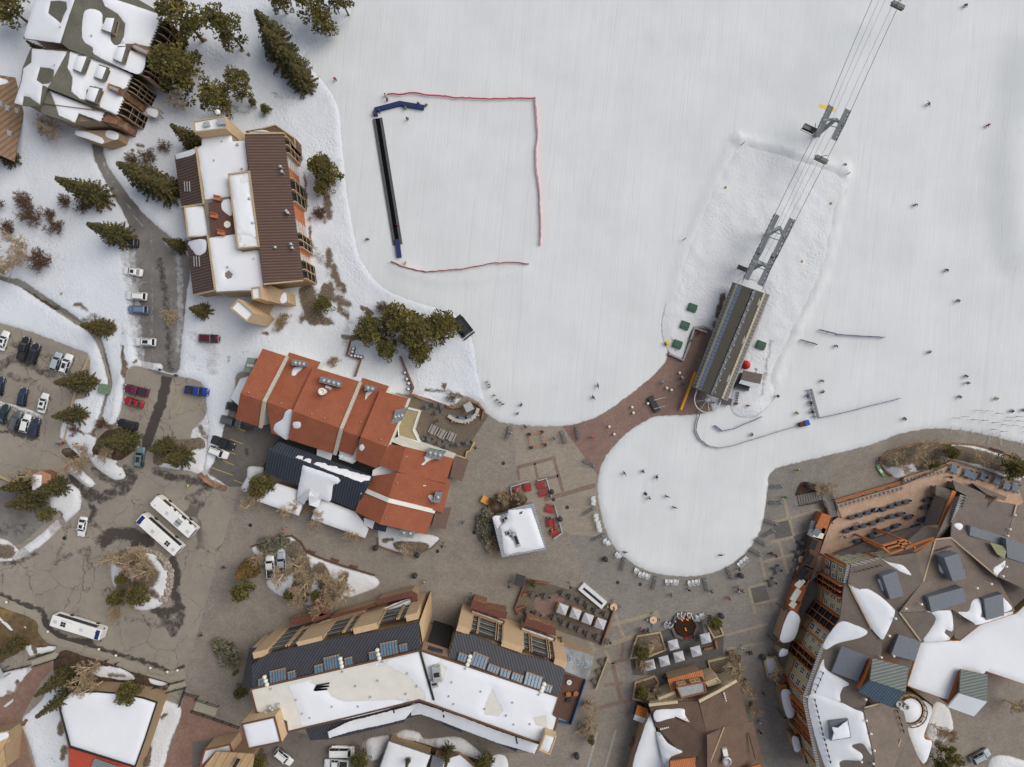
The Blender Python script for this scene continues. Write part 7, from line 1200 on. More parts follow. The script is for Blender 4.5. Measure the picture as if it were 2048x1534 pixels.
for k,base,h,lab in((WIK,(62,404),4,'brown willow bush, top of the left group'),(WIK,(76,436),4.5,'reddish willow bush in the middle of the left group'),(WIK,(28,462),3.5,'small willow bush at the left edge'),(WIK,(122,456),3.5,'willow bush left of the driveway spruces'),(WIK,(140,404),3,'thin willow bush below the condominium driveway'),(WIK,(175,415),3,'willow bush at the foot of the driveway spruce'),(WIK,(100,522),5,'largest willow bush above the footpath'),(WIK,(2,410),4,'willow bush cut by the left edge'),(WIK,(110,430),2.5,'low twiggy bush in the left group'),(WIK,(304,318),3.5,'bare bush beside the hotel drive, right'),(WIK,(272,322),3,'bare bush beside the hotel drive, left'),(WIK,(335,298),2.5,'small bare bush near the hotel corner'),(WIK,(646,430),3,'brown bush below the pine clump right of the hotel'),(WIK,(155,858),2,'bush beside the parking lot walkway'),(WIK,(210,846),2.5,'brown bush on the planted strip by the footpath'),(WIK,(740,640),3,'brown bush at the left of the big pine grove'),(WIK,(768,615),3,'brown bush at the top of the big pine grove'),(TWK,(574,640),2.2,'pale dry bush at the foot of the hotel towers'),(TWK,(560,652),2.0,'pale dry grass clump below the hotel towers'),(TWK,(672,725),2,'dry bush behind the lodge yard'),(TWK,(1010,990),2.5,'pale bush at the top of the kiosk bed, left'),(TWK,(1036,992),2.5,'pale bush at the top of the kiosk bed, right'),(WIK,(985,1000),2.2,'brown bush behind the yellow cart at the kiosk'),(TWK,(988,1088),2.6,'pink brown bush at the lower corner of the kiosk'),(SAGEK,(972,1032),2,'green bush along the kiosk west side, upper'),(SAGEK,(970,1050),2,'green bush along the kiosk west side, middle'),(SAGEK,(972,1066),1.8,'green bush along the kiosk west side, lower'),(SAGEK,(446,1290),2.2,'grey sage bush at the condominium west end, left'),(SAGEK,(466,1312),2.6,'big grey sage bush at the condominium west end'),(WIK,(462,1286),1.8,'red brown bush between the sage bushes'),(SAGEK,(540,1090),2.2,'grey green bush in the tip of the north bed'),(SAGEK,(566,1082),1.8,'dark green bush in the tip of the north bed'),(WIK,(1350,1410),.5,'x'),(TWK,(1462,1310),2,'dry bush in the restaurant entrance planter'),(TWK,(1165,1450),2.5,'pale bush on snow beside the boarded terrace'),(WIK,(1175,1404),1.8,'brown bush beside the boarded terrace'),(TWK,(1890,1466),2.4,'dry bush on the service yard snow'),(TWK,(1430,650),1.6,'dry bush against the chairlift terminal'),(WIK,(905,795),2,'twiggy brush pile behind the lodge patio bar'),(TWK,(1640,975),2,'straw coloured bush behind the plaza lamp'),(TWK,(240,1222),2.4,'pale bush at the lower tip of the bus loop island'),(WIK,(672,722),1.6,'x')):
 if lab!='x':tree(k,base,h,lab,GS,1.2)
    # === VEHICLES
def paint(name,c,rough=.3):return flat(name,c,rough,.5,.03,.5)
PAINT=paint('car_paint',A(200,200,200));TYRE=flat('tyre_rubber',(.02,.02,.02),.9);CGL=flat('car_glass',(.025,.03,.035),.1,.6,.2);LAMPW=flat('headlight_glass',A(220,222,225),.2);LAMPR=flat('taillight_red',A(150,24,22),.3);RIM=flat('wheel_rim',A(150,150,152),.4,.5,.05,metal=.4);PLAST=flat('black_plastic',(.03,.03,.03),.6)
def ringbox(b,st,mat,cap=True):
 """loft of stations: (x, [(y,z)...]) mirrored"""
 rings=[]
 for x,prof in st:rings.append([(x,y,z)for y,z in prof]+[(x,-y,z)for y,z in prof[::-1]])
 n=len(rings[0]);vs=[p for r in rings for p in r];fs=[]
 for i in range(len(rings)-1):
  for j in range(n):fs.append([i*n+j,i*n+(j+1)%n,(i+1)*n+(j+1)%n,(i+1)*n+j])
 if cap:fs+=[list(range(n-1,-1,-1)),[(len(rings)-1)*n+j for j in range(n)]]
 b.add(vs,fs,mat)
def make_car(name,cat,L,Wd,Ht,hood,trunk,cab0,cab1,roof0,roof1,bed=None,sunroof=False,box=False):
 """hood/trunk heights; cab0..cab1 glasshouse base and roof0..roof1 roof extents, measured from the rear bumper"""
 t=thing(name,'x',cat);w=Wd/2;hb=hood
 st=[]
 for x,ww,zt in((0,.86,trunk-.12),(.12,.94,trunk-.02),(.5,1,trunk),(cab0,1,trunk+.02),(cab1,1,hb+.03),(cab1+.35,.99,hb),(L-.5,.95,hb-.1),(L-.15,.86,hb-.2),(L,.74,hb-.34)):
  a=w*ww;st.append((x-L/2,[(a*.9,.28),(a,.45),(a*1.0,zt-.22),(a*.94,zt-.05),(a*.62,zt)]))
 b=MB();ringbox(b,st,PAINT);b.build('body',t,True)
 if bed:
  b=MB();x0,x1=bed;b.box(((x0+x1)/2-L/2,0,trunk+.005),(x1-x0,Wd*.76,.03),PLAST);[b.box(((x0+x1)/2-L/2,s*w*.84,trunk+.06),(x1-x0,.12,.16),PAINT)for s in(-1,1)];b.box((x0-L/2+.03,0,trunk+.06),(.1,Wd*.8,.16),PAINT);b.build('load_bed',t)
 b=MB();zb=max(trunk,hb)-.02;wl,wr=w*.92,w*.74;g=lambda x,y,z:(x-L/2,y,z)
 B=[g(cab0,wl,zb),g(cab1,wl,zb),g(cab1,-wl,zb),g(cab0,-wl,zb)];T=[g(roof0,wr,Ht-.07),g(roof1,wr,Ht-.07),g(roof1,-wr,Ht-.07),g(roof0,-wr,Ht-.07)];b.prism(B,T,CGL);b.build('windows',t)
 b=MB();rx=(roof0+roof1)/2-L/2;RL=roof1-roof0
 b.add([g(roof0-.03,wr+.03,Ht-.08),g(roof1+.03,wr+.03,Ht-.08),g(roof1+.03,-wr-.03,Ht-.08),g(roof0-.03,-wr-.03,Ht-.08),g(roof0+.12,wr-.1,Ht),g(roof1-.12,wr-.1,Ht),g(roof1-.12,-wr+.1,Ht),g(roof0+.12,-wr+.1,Ht)],[[0,3,7,4],[0,4,5,1],[1,5,6,2],[2,6,7,3],[4,7,6,5]],PAINT)
 for i in range(4):b.beam(B[i],T[i],.09,.09,PAINT)
 for s in(1,-1):mx=(cab0+cab1)/2;b.beam(g(mx,s*wl,zb),g((roof0+roof1)/2,s*wr,Ht-.06),.1,.08,PAINT)
 b.build('roof',t)
 if sunroof:b=MB();b.box((rx+.1*RL,0,Ht+.01),(RL*.5,Wd*.42,.03),CGL);b.build('sunroof',t)
 if box:
  for s in(-1,1):b=MB();b.beam(g(roof0+.2,s*(wr-.1),Ht+.05),g(roof1-.2,s*(wr-.1),Ht+.05),.06,.07,PLAST);b.build('roof_rail',t)
 for x in(.17*L,.81*L):
  for s in(-1,1):
   b=MB();b.tube((x-L/2,s*(w-.2),.33),(x-L/2,s*(w+.01),.33),.33,TYRE,n=14);o=b.build('wheel',t);b=MB();b.tube((x-L/2,s*(w+.012),.33),(x-L/2,s*(w+.02),.33),.2,RIM,n=10);b.build('rim',o)
 for s in(-1,1):
  b=MB();b.box((L/2-.2,s*w*.62,hb-.27),(.26,.34,.12),LAMPW,s*-.25);b.build('headlight',t);b=MB();b.box((-L/2+.07,s*w*.7,trunk-.22),(.12,.3,.16),LAMPR);b.build('taillight',t)
  b=MB();b.box((cab1-.35-L/2,s*(w+.06),hb+.08),(.16,.2,.14),PAINT);b.build('mirror',t)
 return t
SEDAN=Kind(make_car('sedan','car',4.6,1.8,1.42,.88,.92,.55,3.3,1.2,2.75,sunroof=True));HATCH=Kind(make_car('hatchback','car',4.3,1.78,1.5,.92,1.0,.1,3.15,.55,2.6));SUV=Kind(make_car('suv','car',4.75,1.9,1.75,1.02,1.08,.12,3.45,.5,2.95,box=True));SUVS=Kind(make_car('suv','car',4.75,1.9,1.75,1.02,1.08,.12,3.45,.5,2.95,box=True,sunroof=True))
PICK=Kind(make_car('pickup_truck','pickup truck',5.5,1.95,1.85,1.08,1.08,2.05,4.1,2.3,3.6,bed=(.1,1.95)));VAN=Kind(make_car('van','van',5.6,2.0,2.5,1.2,1.6,.08,4.9,.25,4.4))
def park(kind,p,head,col,lab,cat=None,grp='parked cars',z=1.0,sc=1.0):
 """car whose middle shows at p, nose towards the plan direction head (degrees, 0 = right, counter-clockwise)"""
 q=W(*p,z);o=kind.put((q.x,q.y,.4 if 'on the snow' in lab else.06),R(head),sc,lab,grp,{'car_paint':col});return o
WHT,BLK,GRY,SLV,BLU,MAR,RED_,NAV,TEAL,GRN=(paint(n,c)for n,c in(('paint_white',A(215,215,212)),('paint_black',A(38,38,42)),('paint_grey',A(88,90,94)),('paint_silver',A(160,166,172)),('paint_blue',A(30,56,130)),('paint_maroon',A(84,26,40)),('paint_red',A(148,30,42)),('paint_navy',A(42,50,70)),('paint_teal_grey',A(104,122,126)),('paint_dark_green',A(38,52,56))))
PLUM,STEEL=paint('paint_plum',A(98,34,62)),paint('paint_steel_blue',A(104,118,138))
for k,p,hd,c,lab in((SUV,(255,485),176,BLK,'black suv at the top of the snowy driveway row'),(SEDAN,(264,543),172,WHT,'white sedan with dark sunroof in the driveway row'),(SUV,(272,592),176,WHT,'white suv just above the steel blue suv'),(SUV,(275,619),178,STEEL,'steel blue suv in the driveway row'),(SUVS,(290,684),178,WHT,'white suv alone at the bottom of the driveway row'),(SUV,(419,677),-3,MAR,'maroon suv on the snow above the red lodge'),(PICK,(47,697),75,BLK,'black pickup in the upper row of the left lot'),(SUV,(67,707),72,BLK,'black suv beside the black pickup in the left lot'),(HATCH,(111,723),72,SLV,'silver hatchback in the upper row of the left lot'),(SUVS,(132,728),72,WHT,'white suv at the right end of the upper left lot row'),(SEDAN,(5,681),72,WHT,'white car cut by the left edge in the upper lot'),(HATCH,(44,794),80,NAV,'navy hatchback alone in the middle of the left lot'),(SEDAN,(85,806),76,WHT,'white sedan alone in the middle of the left lot'),(SEDAN,(5,828),70,GRN,'dark green car at the left end of the lower lot row'),(SUV,(30,842),72,GRY,'grey suv in the lower row of the left lot'),(HATCH,(50,847),76,WHT,'white car in the lower row of the left lot'),(HATCH,(69,855),80,NAV,'dark blue hatchback at the right end of the lower lot row'),(HATCH,(-2,772),80,NAV,'dark car cut by the left edge in the middle of the lot'),(PICK,(272,781),166,PLUM,'plum pickup beside the footpath'),(SEDAN,(266,805),164,RED_,'red coupe beside the plum pickup'),(SUV,(254,849),166,BLK,'black suv above the long spruce'),(PICK,(393,782),-8,BLU,'blue pickup at the top of the lodge lot'),(SUVS,(279,915),82,TEAL,'teal grey suv driving down the lane between the spruces'),(PICK,(446,886),-20,BLK,'black pickup beside the lodge annex'),(SUV,(436,905),-22,WHT,'white suv beside the black pickup at the annex'),(SUV,(461,843),-14,GRY,'dark grey suv with its tail under the lodge roof'),(HATCH,(470,815),-14,BLK,'black car half under the red lodge roof'),(SEDAN,(163,1054),-100,WHT,'white sedan with black sunroof driving past the booth'),(PICK,(540,1133),94,WHT,'white pickup in the north bed, next to the rust conifer'),(PICK,(563,1129),94,SLV,'pale pickup in the north bed, under the bare aspens'),(SUV,(567,1515),-40,WHT,'white suv parked diagonally below the condominium tower'),(VAN,(684,1502),0,WHT,'white van pointing right behind the condominium'),(PICK,(672,1528),176,WHT,'white truck under the white van at the bottom edge'),(SUV,(1962,1513),28,SLV,'silver suv on the resort service road')):
 park(k,p,hd,c,lab)
Sg=bthing('snow_groomer','black tracked snow groomer parked on the slope beside the pine grove','snow groomer',926,655);p=W(926,655);M=Matrix.Rotation(R(-52),4,'Z');rx=lambda x,y:tuple((M@Vector((x,y,0)))+p)[:2]
for s in(-1,1):b=MB();b.box((*rx(0,s*1.15),.5),(4.0,.75,.85),TYRE,R(-52));b.build('track',Sg)
b=MB();b.box((*rx(0,0),.95),(3.9,1.7,.7),PLAST,R(-52));b.build('body',Sg);b=MB();b.box((*rx(.75,0),1.75),(1.5,1.7,1.0),CGL,R(-52),.8);b.box((*rx(.75,0),2.3),(1.3,1.4,.1),BLKM,R(-52));b.build('cab',Sg);b=MB();b.box((*rx(2.5,0),.6),(.3,3.0,.9),BLKM,R(-52));b.build('blade',Sg);b=MB();b.box((*rx(-2.4,0),.45),(.7,2.8,.35),BLKM,R(-52));b.build('tiller',Sg);b=MB();b.box((*rx(-.1,-.3),1.5),(.5,.2,.3),LAMPR,R(-52));b.build('beacon',Sg)
BUSW=flat('bus_white',A(222,220,214),.4,.4,.04,.4);BUSB=flat('bus_blue_graphic',A(28,48,104),.4)
def make_bus(hatch):
 t=thing('bus','x','bus');L,w,h_=11.6,1.27,3.1;b=MB()
 ringbox(b,[(-L/2,[(w*.96,.35),(w,.6),(w,2.9),(w*.9,3.08)]),(-L/2+.2,[(w,.35),(w,.6),(w,2.95),(w*.92,h_)]),(L/2-.5,[(w,.35),(w,.6),(w,2.95),(w*.92,h_)]),(L/2,[(w*.9,.4),(w*.94,.7),(w*.92,2.7),(w*.82,2.95)])],BUSW);b.build('body',t)
 for s in(-1,1):
  b=MB();b.box((-.5,s*(w+.012),2.05),(L-2.2,.03,1.25),CGL);o=b.build('side_windows',t);b=MB();[b.box((-.5-(L-2.2)/2+i*(L-2.2)/9,s*(w+.03),2.05),(.06,.04,1.25),PLAST)for i in range(10)];b.build('frame',o)
 b=MB();b.box((L/2-.08,0,1.9),(.14,w*1.7,1.5),CGL);b.build('windshield',t);b=MB();b.box((-L/2-.01,0,2.2),(.05,w*1.5,.9),CGL);b.build('rear_window',t)
 for x in(-L*.25,L*.29):
  for s in(-1,1):b=MB();b.tube((x,s*(w-.3),.48),(x,s*(w+.02),.48),.48,TYRE,n=14);b.build('wheel',t)
 for x,sx,sy in((-L*.41,.75,.75),(L*.12,.8,.75)):b=MB();b.box((x,.1,h_+.05),(sx,sy,.12),flat('roof_hatch_grey',A(186,188,190)));b.build('roof_hatch',t)
 if hatch==1:
  for dx,dy in((-.3,-.28),(-.3,.28),(.3,-.28),(.3,.28)):b=MB();b.box((-L*.25+dx,dy,h_+.05),(.5,.46,.1),CGL);b.build('roof_fan',t)
  b=MB();b.box((-L*.2,.85,h_+.03),(2.6,.08,.06),GALV);b.build('roof_rail',t);b=MB();b.box((L*.44,0,h_+.012),(.9,w*1.7,.03),BUSB);b.build('front_graphic',t)
 else:
  for dy in(-.5,.5):b=MB();b.box((-L*.16,dy,h_+.07),(1.3,.7,.14),GALV);b.build('air_conditioner',t)
  for i in range(5):b=MB();b.box((-L*.16-.6+.3*i,0,h_+.1),(.2,.24,.12),PLAST);b.build('roof_fan',t)
  for x in(-4.8,-3.1,-1.0,-.2,1.4):b=MB();b.box((x,-w-.25,2.9),(.9,.4,.16),BUSW);b.build('open_window',t)
 b=MB();b.lathe((L*.4,.5,h_),[(.12,0),(.1,.12),(.02,.14)],PLAST,8);b.build('antenna',t)
 for s in(-1,1):b=MB();b.box((L/2+.1,s*(w+.2),2.3),(.18,.24,.4),PLAST);b.build('mirror',t)
 return t
BUS1=Kind(make_bus(1));BUS2=Kind(make_bus(2))
for k,(x0,y0),(x1,y1),lab in((BUS1,ZB2(432,372),ZB2(775,478),'white bus with blue front standing alone along the lower kerb'),(BUS2,ZP(1535,1475),ZP(1215,1195),'upper white bus of the pair, with open roof windows'),(BUS1,ZB(1390,395),ZB(1130,165),'lower white bus of the pair, with four roof fans')):
 a_,c_=W(x0,y0,3.1),W(x1,y1,3.1);m=(a_+c_)/2;d=c_-a_;k.put((m.x,m.y,.04),math.atan2(d.y,d.x),1.0,lab,'white shuttle buses')
    # === CHAIRLIFT
STEEL_=flat('lift_steel',A(104,110,112),.5,.5,.1);STEELD=flat('lift_steel_dark',A(70,76,78),.5,.5,.1);CABLE=flat('cable',A(96,98,100),.6)
AX=(W(1790,0)-W(1465,680));AX.z=0;AX.normalize();AY=Vector((-AX.y,AX.x,0))
def tower(label,base,arm0,arm1,z,sheaves,cat='lift tower'):
 t=bthing('lift_tower',label,cat,*base,'chairlift towers');p0=W(*base);c0,c1=W(*arm0,z),W(*arm1,z);m=(c0+c1)/2
 b=MB();b.tube((p0.x,p0.y,-.3),(p0.x,p0.y,z-.6),.55,STEEL_,.42,12);b.build('mast',t);b=MB();b.beam((p0.x,p0.y,z-.5),c0,.5,.5,STEEL_);b.beam((p0.x,p0.y,z-.5),c1,.5,.5,STEEL_);b.beam(c0+AX*.7,c1+AX*.7,.14,.14,STEELD);b.beam(c0-AX*.7,c1-AX*.7,.14,.14,STEELD);b.build('crossarm',t)
 for c,off in((c0,1),(c1,-1)):
  for s0,s1 in sheaves:
   b=MB();b.beam(c+AX*s0-AY*off*.7,c+AX*s1-AY*off*.7,.9,.08,flat('catwalk_grate',A(96,102,106),.6,.4,.1,6));n_=8
   for i in range(n_+1):q=c+AX*(s0+(s1-s0)*i/n_);b.tube(q-AY*off*.2,q-AY*off*1.15,.04,GALV,n=4)
   b.build('catwalk',t);b=MB();b.beam(c+AX*s0+Vector((0,0,.1)),c+AX*s1+Vector((0,0,.1)),.22,.4,STEELD);[b.tube(c+AX*(s0+(s1-s0)*(i+.5)/8)+AY*.16,c+AX*(s0+(s1-s0)*(i+.5)/8)-AY*.16,.26,STEELD,n=10)for i in range(8)];b.build('sheave_train',t)
 return t
tower('upper chairlift tower with a bent crossarm and a chair passing',ZN(380,1085),ZN(430,960),ZN(600,1005),10.5,((-1.2,3.8),(-4.2,-.4))and((-3.6,3.6),))
tower('middle chairlift tower with long double catwalks',ZT(930,1120),ZT(925,1100),ZT(1080,1150),8.5,((-4.6,0),(0.3,4.9))and((-4.6,4.6),))
tower('lower chairlift tower just above the terminal with a side platform',ZT(800,1395),ZT(815,1325),ZT(960,1390),8,((-4.2,3.4),))
t=bthing('platform','dark service platform beside the lower chairlift tower','platform',*ZT(735,1385));b=MB();b.beam(W(*ZT(700,1370),4),W(*ZT(775,1400),4),1.0,.2,BLKM);b.build('deck',t);b=MB();[b.tube((W(*ZT(x,y)).x,W(*ZT(x,y)).y,0),(W(*ZT(x,y),4).x,W(*ZT(x,y),4).y,4),.1,BLKM)for x,y in((715,1378),(765,1398))];b.build('legs',t)
t=bthing('lift_sign','yellow snow capped cross board on the uphill side of the upper chairlift tower','sign',*ZN(475,860));b=MB();b.beam(W(*ZN(410,842),9),W(*ZN(538,880),9),.7,.12,flat('yellow_paint',A(232,190,40),.5));b.build('board',t);b=MB();b.tube(W(*ZN(475,862),9)-AX*.1,W(*ZN(470,880),9)-AX*1.5,.1,STEEL_);b.build('bracket',t)
def cable(label,pts,r):
 b=MB();P=[]
 for(x0,y0,z0),(x1,y1,z1)in zip(pts[:-1],pts[1:]):
  a_,c_=W(x0,y0,z0),W(x1,y1,z1)
  for i in range(9):f=i/8;q=a_.lerp(c_,f);q.z-=.8*4*f*(1-f)*min(1,(a_-c_).length/60);P.append(q)
 b.path(P,r,CABLE,5);tag(b.build('lift_cable'),label,'cable','chairlift ropes and lines')
for lb,l,r in(('left haul rope of the chairlift',[(*ZN(900,-160),12),(*ZN(430,960),10.8),(*ZT(925,1100),8.8),(*ZT(815,1325),8.3),(1484,566,6.5)],.06),('right haul rope of the chairlift',[(*ZN(1140,-160),12),(*ZN(612,1000),10.8),(*ZT(1090,1150),8.8),(*ZT(965,1390),8.3),(1524,582,6.5)],.06),('thin signal line beside the left haul rope',[(*ZN(960,-160),12.5),(*ZN(470,960),11.5),(*ZT(985,1100),9.5),(*ZT(860,1325),9)],.035),('thin signal line in the middle of the lift',[(*ZN(1010,-160),12.5),(*ZN(510,960),11.5),(*ZT(1020,1100),9.5),(*ZT(895,1340),9)],.03),('thin signal line beside the right haul rope',[(*ZN(1090,-160),12.5),(*ZN(560,990),11.5),(*ZT(1050,1110),9.5)],.035)):cable(lb,l,r)
def chair():
 t=thing('lift_chair','x','chairlift chair');b=MB();b.tube((0,0,0),(0,.5,-1.2),.06,STEELD);b.tube((0,.5,-1.2),(0,.2,-2.4),.06,STEELD);b.build('hanger',t)
 b=MB();b.box((.1,0,-2.9),(.6,2.2,.12),PLAST);b.build('seat',t);b=MB();b.box((-.25,0,-2.5),(.12,2.2,.75),PLAST);b.build('backrest',t);b=MB();b.path([(-.3,-1.15,-2.3),(.35,-1.15,-2.45),(.5,-1.15,-3.2),(.5,1.15,-3.2),(.35,1.15,-2.45),(-.3,1.15,-2.3)],.05,STEEL_);b.build('restraint_bar',t);b=MB();b.box((0,0,-2.2),(.9,2.3,.06),flat('smoked_bubble',A(58,57,55),.3));b.build('bubble',t);return t
CHK=Kind(chair());rz0=math.atan2(AX.y,AX.x)
for p,z,lb in((ZN(380,985),10.9,'chairlift chair beside the upper tower'),(ZN(475,1240),10.3,'chairlift chair with riders hanging between the towers'),(ZN(1100,-16),11.8,'chairlift chair cut by the top edge')):CHK.put(W(*p,z),rz0+(math.pi if p[0]<1640 else 0),1.25,lb,'chairlift chairs')
Mc=bthing('carpet_lift','long black conveyor carpet lift with grey sides on the beginner slope','carpet lift',*ZS(450,780))
l0,l1=W(*ZS(384,318),.55),W(*ZS(532,1238),.55);d=(l1-l0).normalized();nn=Vector((-d.y,d.x,0))
b=MB();b.beam(l0,l1,.95,.3,flat('black_belt',(.006,.006,.007),.95,.05));b.build('belt',Mc)
for s in(1,-1):b=MB();b.beam(l0+nn*s*.78,l1+nn*s*.78,.6,.36,flat('grey_side_panel',A(84,84,84),.9,.1));b.build('side_panel',Mc)
BLUP=flat('navy_pad',A(30,44,84),.7)
def pad(label,pts,h_=.9,w_=.55,mat=None,cat='barrier',name='safety_pad',z=.3):
 for i in range(1):return border(name,label,cat,pts,h_,w_,mat or BLUP,False,None,z)
pad('navy padded barrier bent around the top of the carpet lift',ZS((375,305),(372,262),(550,215),(725,245)),.9,1.0);pad('navy padded strip at the lower end of the carpet lift',ZS((530,1205),(546,1335)),.9,1.0)
NET=flat('red_netting',A(214,108,112),.8);NETB=flat('blue_netting',A(70,84,120),.8);NETG=flat('grey_netting',A(120,122,122),.8)
def net(label,pts,mat,h_=.8,post=2.4,seed=1,sag=.14,cat='netting fence'):
 """thin netting between slim poles, hung in slack bights"""
 o=bthing('netting_fence',label,cat,*pts[0]);rnd=random.Random(seed);P=[W(*p,.42)for p in pts];b=MB();pb=MB();Q=[]
 for a_,c_ in zip(P[:-1],P[1:]):
  n_=max(1,round((c_-a_).length/post));dd=(c_-a_).normalized();nn=Vector((-dd.y,dd.x,0))
  for i in range(n_):
   q0,q1=a_.lerp(c_,i/n_),a_.lerp(c_,(i+1)/n_);pb.tube(q0,q0+Vector((0,0,h_+.25)),.035,mat,n=5);Q+=[q0,q0.lerp(q1,.35)+nn*rnd.uniform(-sag,sag),q0.lerp(q1,.7)+nn*rnd.uniform(-sag,sag)]
 Q.append(P[-1]);lean=Vector((rnd.uniform(-.06,.06),.04,h_))
 for a_,c_ in zip(Q[:-1],Q[1:]):b.prism([tuple(a_+Vector((0,0,.1))),tuple(c_+Vector((0,0,.1))),tuple(c_+Vector((.05,.05,.1))),tuple(a_+Vector((.05,.05,.1)))],[tuple(a_+lean),tuple(c_+lean),tuple(c_+lean+Vector((.06,.06,0))),tuple(a_+lean+Vector((.06,.06,0)))],mat)
 b.build('net',o);pb.build('poles',o);return o
net('red netting fence along the top of the beginner area',ZS((455,150),(520,147),(665,138),(760,155),(880,160),(960,175),(1100,178),(1300,180),(1440,176),(1535,174)),NET,seed=2);net('red netting fence down the right side of the beginner area',ZS((1535,176),(1548,330),(1552,460),(1540,560),(1545,700),(1566,880),(1574,1060),(1573,1248)),NET,seed=4,sag=.12);net('slack red netting fence along the bottom of the beginner area',ZS((485,1365),(560,1400),(740,1442),(860,1432),(1010,1420),(1110,1400),(1220,1378),(1380,1372),(1488,1384)),flat('faded_red_netting',A(160,74,80),.8),seed=6)
net('blue netting fence on the open slope right of the terminal',ZE((540,1138),(720,1152),(930,1162)),NETB,.9,3.5,3,.08);net('blue netting fence curving in the lift queue bend',ZL((1110,1162),(1165,1207),(1260,1190),(1400,1130),(1485,1092)),NETB,.9,3,5,.08);net('blue netting fence leading right from the lift gates',ZG((410,220),(560,190),(700,155),(850,115),(980,85),(1050,66)),NETB,.9,3.5,7,.08)
net('grey rope fence wrapping the lift queue to the terminal',ZL((1020,985),(975,1120),(960,1200),(995,1275),(1065,1325),(1150,1340),(1260,1322),(1400,1278),(1600,1215),(1800,1160)),NETG,.8,4,8,.05)
t=bthing('lift_gate','steel ticket gate row with side arms on the slope','gate',*ZL(1915,985));b=MB();b.beam(W(*ZL(1885,870),1.1),W(*ZL(1945,1105),1.1),.5,.3,STEEL_);b.build('beam',t)
for i in range(8):b=MB();q=W(*ZL(1888+i*7.5,880+i*30),1.0);b.box((q.x-.5,q.y,1.0),(1.1,.14,.14),STEELD,.2);b.tube((q.x-1,q.y,.2),(q.x-1,q.y,1.0),.06,STEELD);b.build('arm',t)
def tpost():
 t=thing('queue_post','x','queue post');b=MB();b.tube((0,0,0),(0,0,1.3),.045,STEELD);b.build('post',t);b=MB();b.beam((-.8,0,1.3),(.8,0,1.3),.08,.08,STEELD);b.build('crossbar',t);b=MB();b.beam((0,0,.05),(0,-3.4,.05),.05,.04,GALV);b.build('rope',t);return t
TP=Kind(tpost())
for x,y in((1650,160),(1735,165),(1815,185),(1470,222),(1900,215),(1880,242),(1980,245),(1700,240),(1620,235),(1780,258),(1860,275),(1940,280),(1775,312),(1850,328),(2030,292),(2035,330),(1545,210),(1970,210)):TP.put(W(*ZG(x,y))+Vector((0,0,.3)),random.uniform(-.2,.1),1.0,'slim T shaped post in the ski queue maze at the right edge','queue maze posts')
    # === PLAZA FURNITURE
def legs4(b,sx,sy,h_,r,mat):
 for x in(-1,1):
  for y in(-1,1):b.tube((x*sx,y*sy,0),(x*sx,y*sy,h_),r,mat,n=6)
def table(name,sx,sy,h_,mat,bench=None,cat='table',slats=0):
 t=thing(name,'x',cat);b=MB()
 if slats:
  for i in range(slats):b.box((0,-sy/2+(i+.5)*sy/slats,h_),(sx,sy/slats*.82,.06),mat)
 else:b.box((0,0,h_),(sx,sy,.07),mat)
 b.build('tabletop',t);b=MB();legs4(b,sx*.42,sy*.4,h_,.04,BLKM);b.build('legs',t)
 if bench:
  for s in(-1,1):b=MB();b.box((0,s*(sy/2+.35),.45),(sx*.95,.32,.06),bench);[b.box((x,s*(sy/2+.35),.22),(.07,.28,.44),BLKM)for x in(-sx*.38,sx*.38)];b.build('bench',t)
 return t
def chairm(mat,name='patio_chair'):
 t=thing(name,'x','chair');b=MB();b.box((0,0,.45),(.45,.45,.05),mat);b.build('seat',t);b=MB();b.box((-.21,0,.72),(.05,.45,.5),mat);b.build('backrest',t);b=MB();legs4(b,.2,.2,.45,.025,BLKM);b.build('legs',t);return t
NAVT=flat('navy_tabletop',A(58,70,84),.6);GRYT=flat('brown_grey_tabletop',A(88,82,76),.7);SLT=flat('slate_tabletop',A(84,90,96),.7);REDT=flat('red_furniture',A(146,44,44),.7);PALT=flat('pale_grey_slats',A(150,144,140),.8);YELW=flat('honey_wood',A(204,146,62),.7);ORW=flat('orange_brown_wood',A(152,100,66),.8);BRW=flat('brown_wood',A(120,84,64),.8);WHP=flat('white_resin',A(214,216,216),.5);BLUT=flat('steel_blue_tabletop',A(92,108,124),.6)
TN=Kind(table('patio_table',1.05,1.05,.75,NAVT));TG=Kind(table('patio_table',.95,1.35,.75,GRYT));TS=Kind(table('patio_table',.9,.9,.75,SLT));TR_=Kind(table('picnic_table',1.9,.9,.75,REDT,REDT));TP_=Kind(table('picnic_table',2.1,.8,.75,PALT,PALT,slats=4));TB=Kind(table('patio_table',1.5,1.5,.75,BLUT))
CN,CW,CGY=Kind(chairm(PLAST)),Kind(chairm(flat('pale_metal_chair',A(132,134,134)))),Kind(chairm(flat('dark_grey_chair',A(70,70,68))))
def setpiece(K,f,lst,z,rz,lab,grp,CK=None,clab=None,rad=.85,nch=2):
 for i,(x,y)in enumerate(lst):
  q=W(*f(x,y),z);q.z=z;K.put(q,rz+random.uniform(-.06,.06),1.0,lab,grp)
  if CK:
   for k in range(nch):a=rz+6.283*k/nch+(.8 if nch>2 else 0);CK.put(q+Vector((rad*math.cos(a),rad*math.sin(a),0)),a+math.pi+random.uniform(-.3,.3),1.0,clab,grp.replace('tables','chairs'))
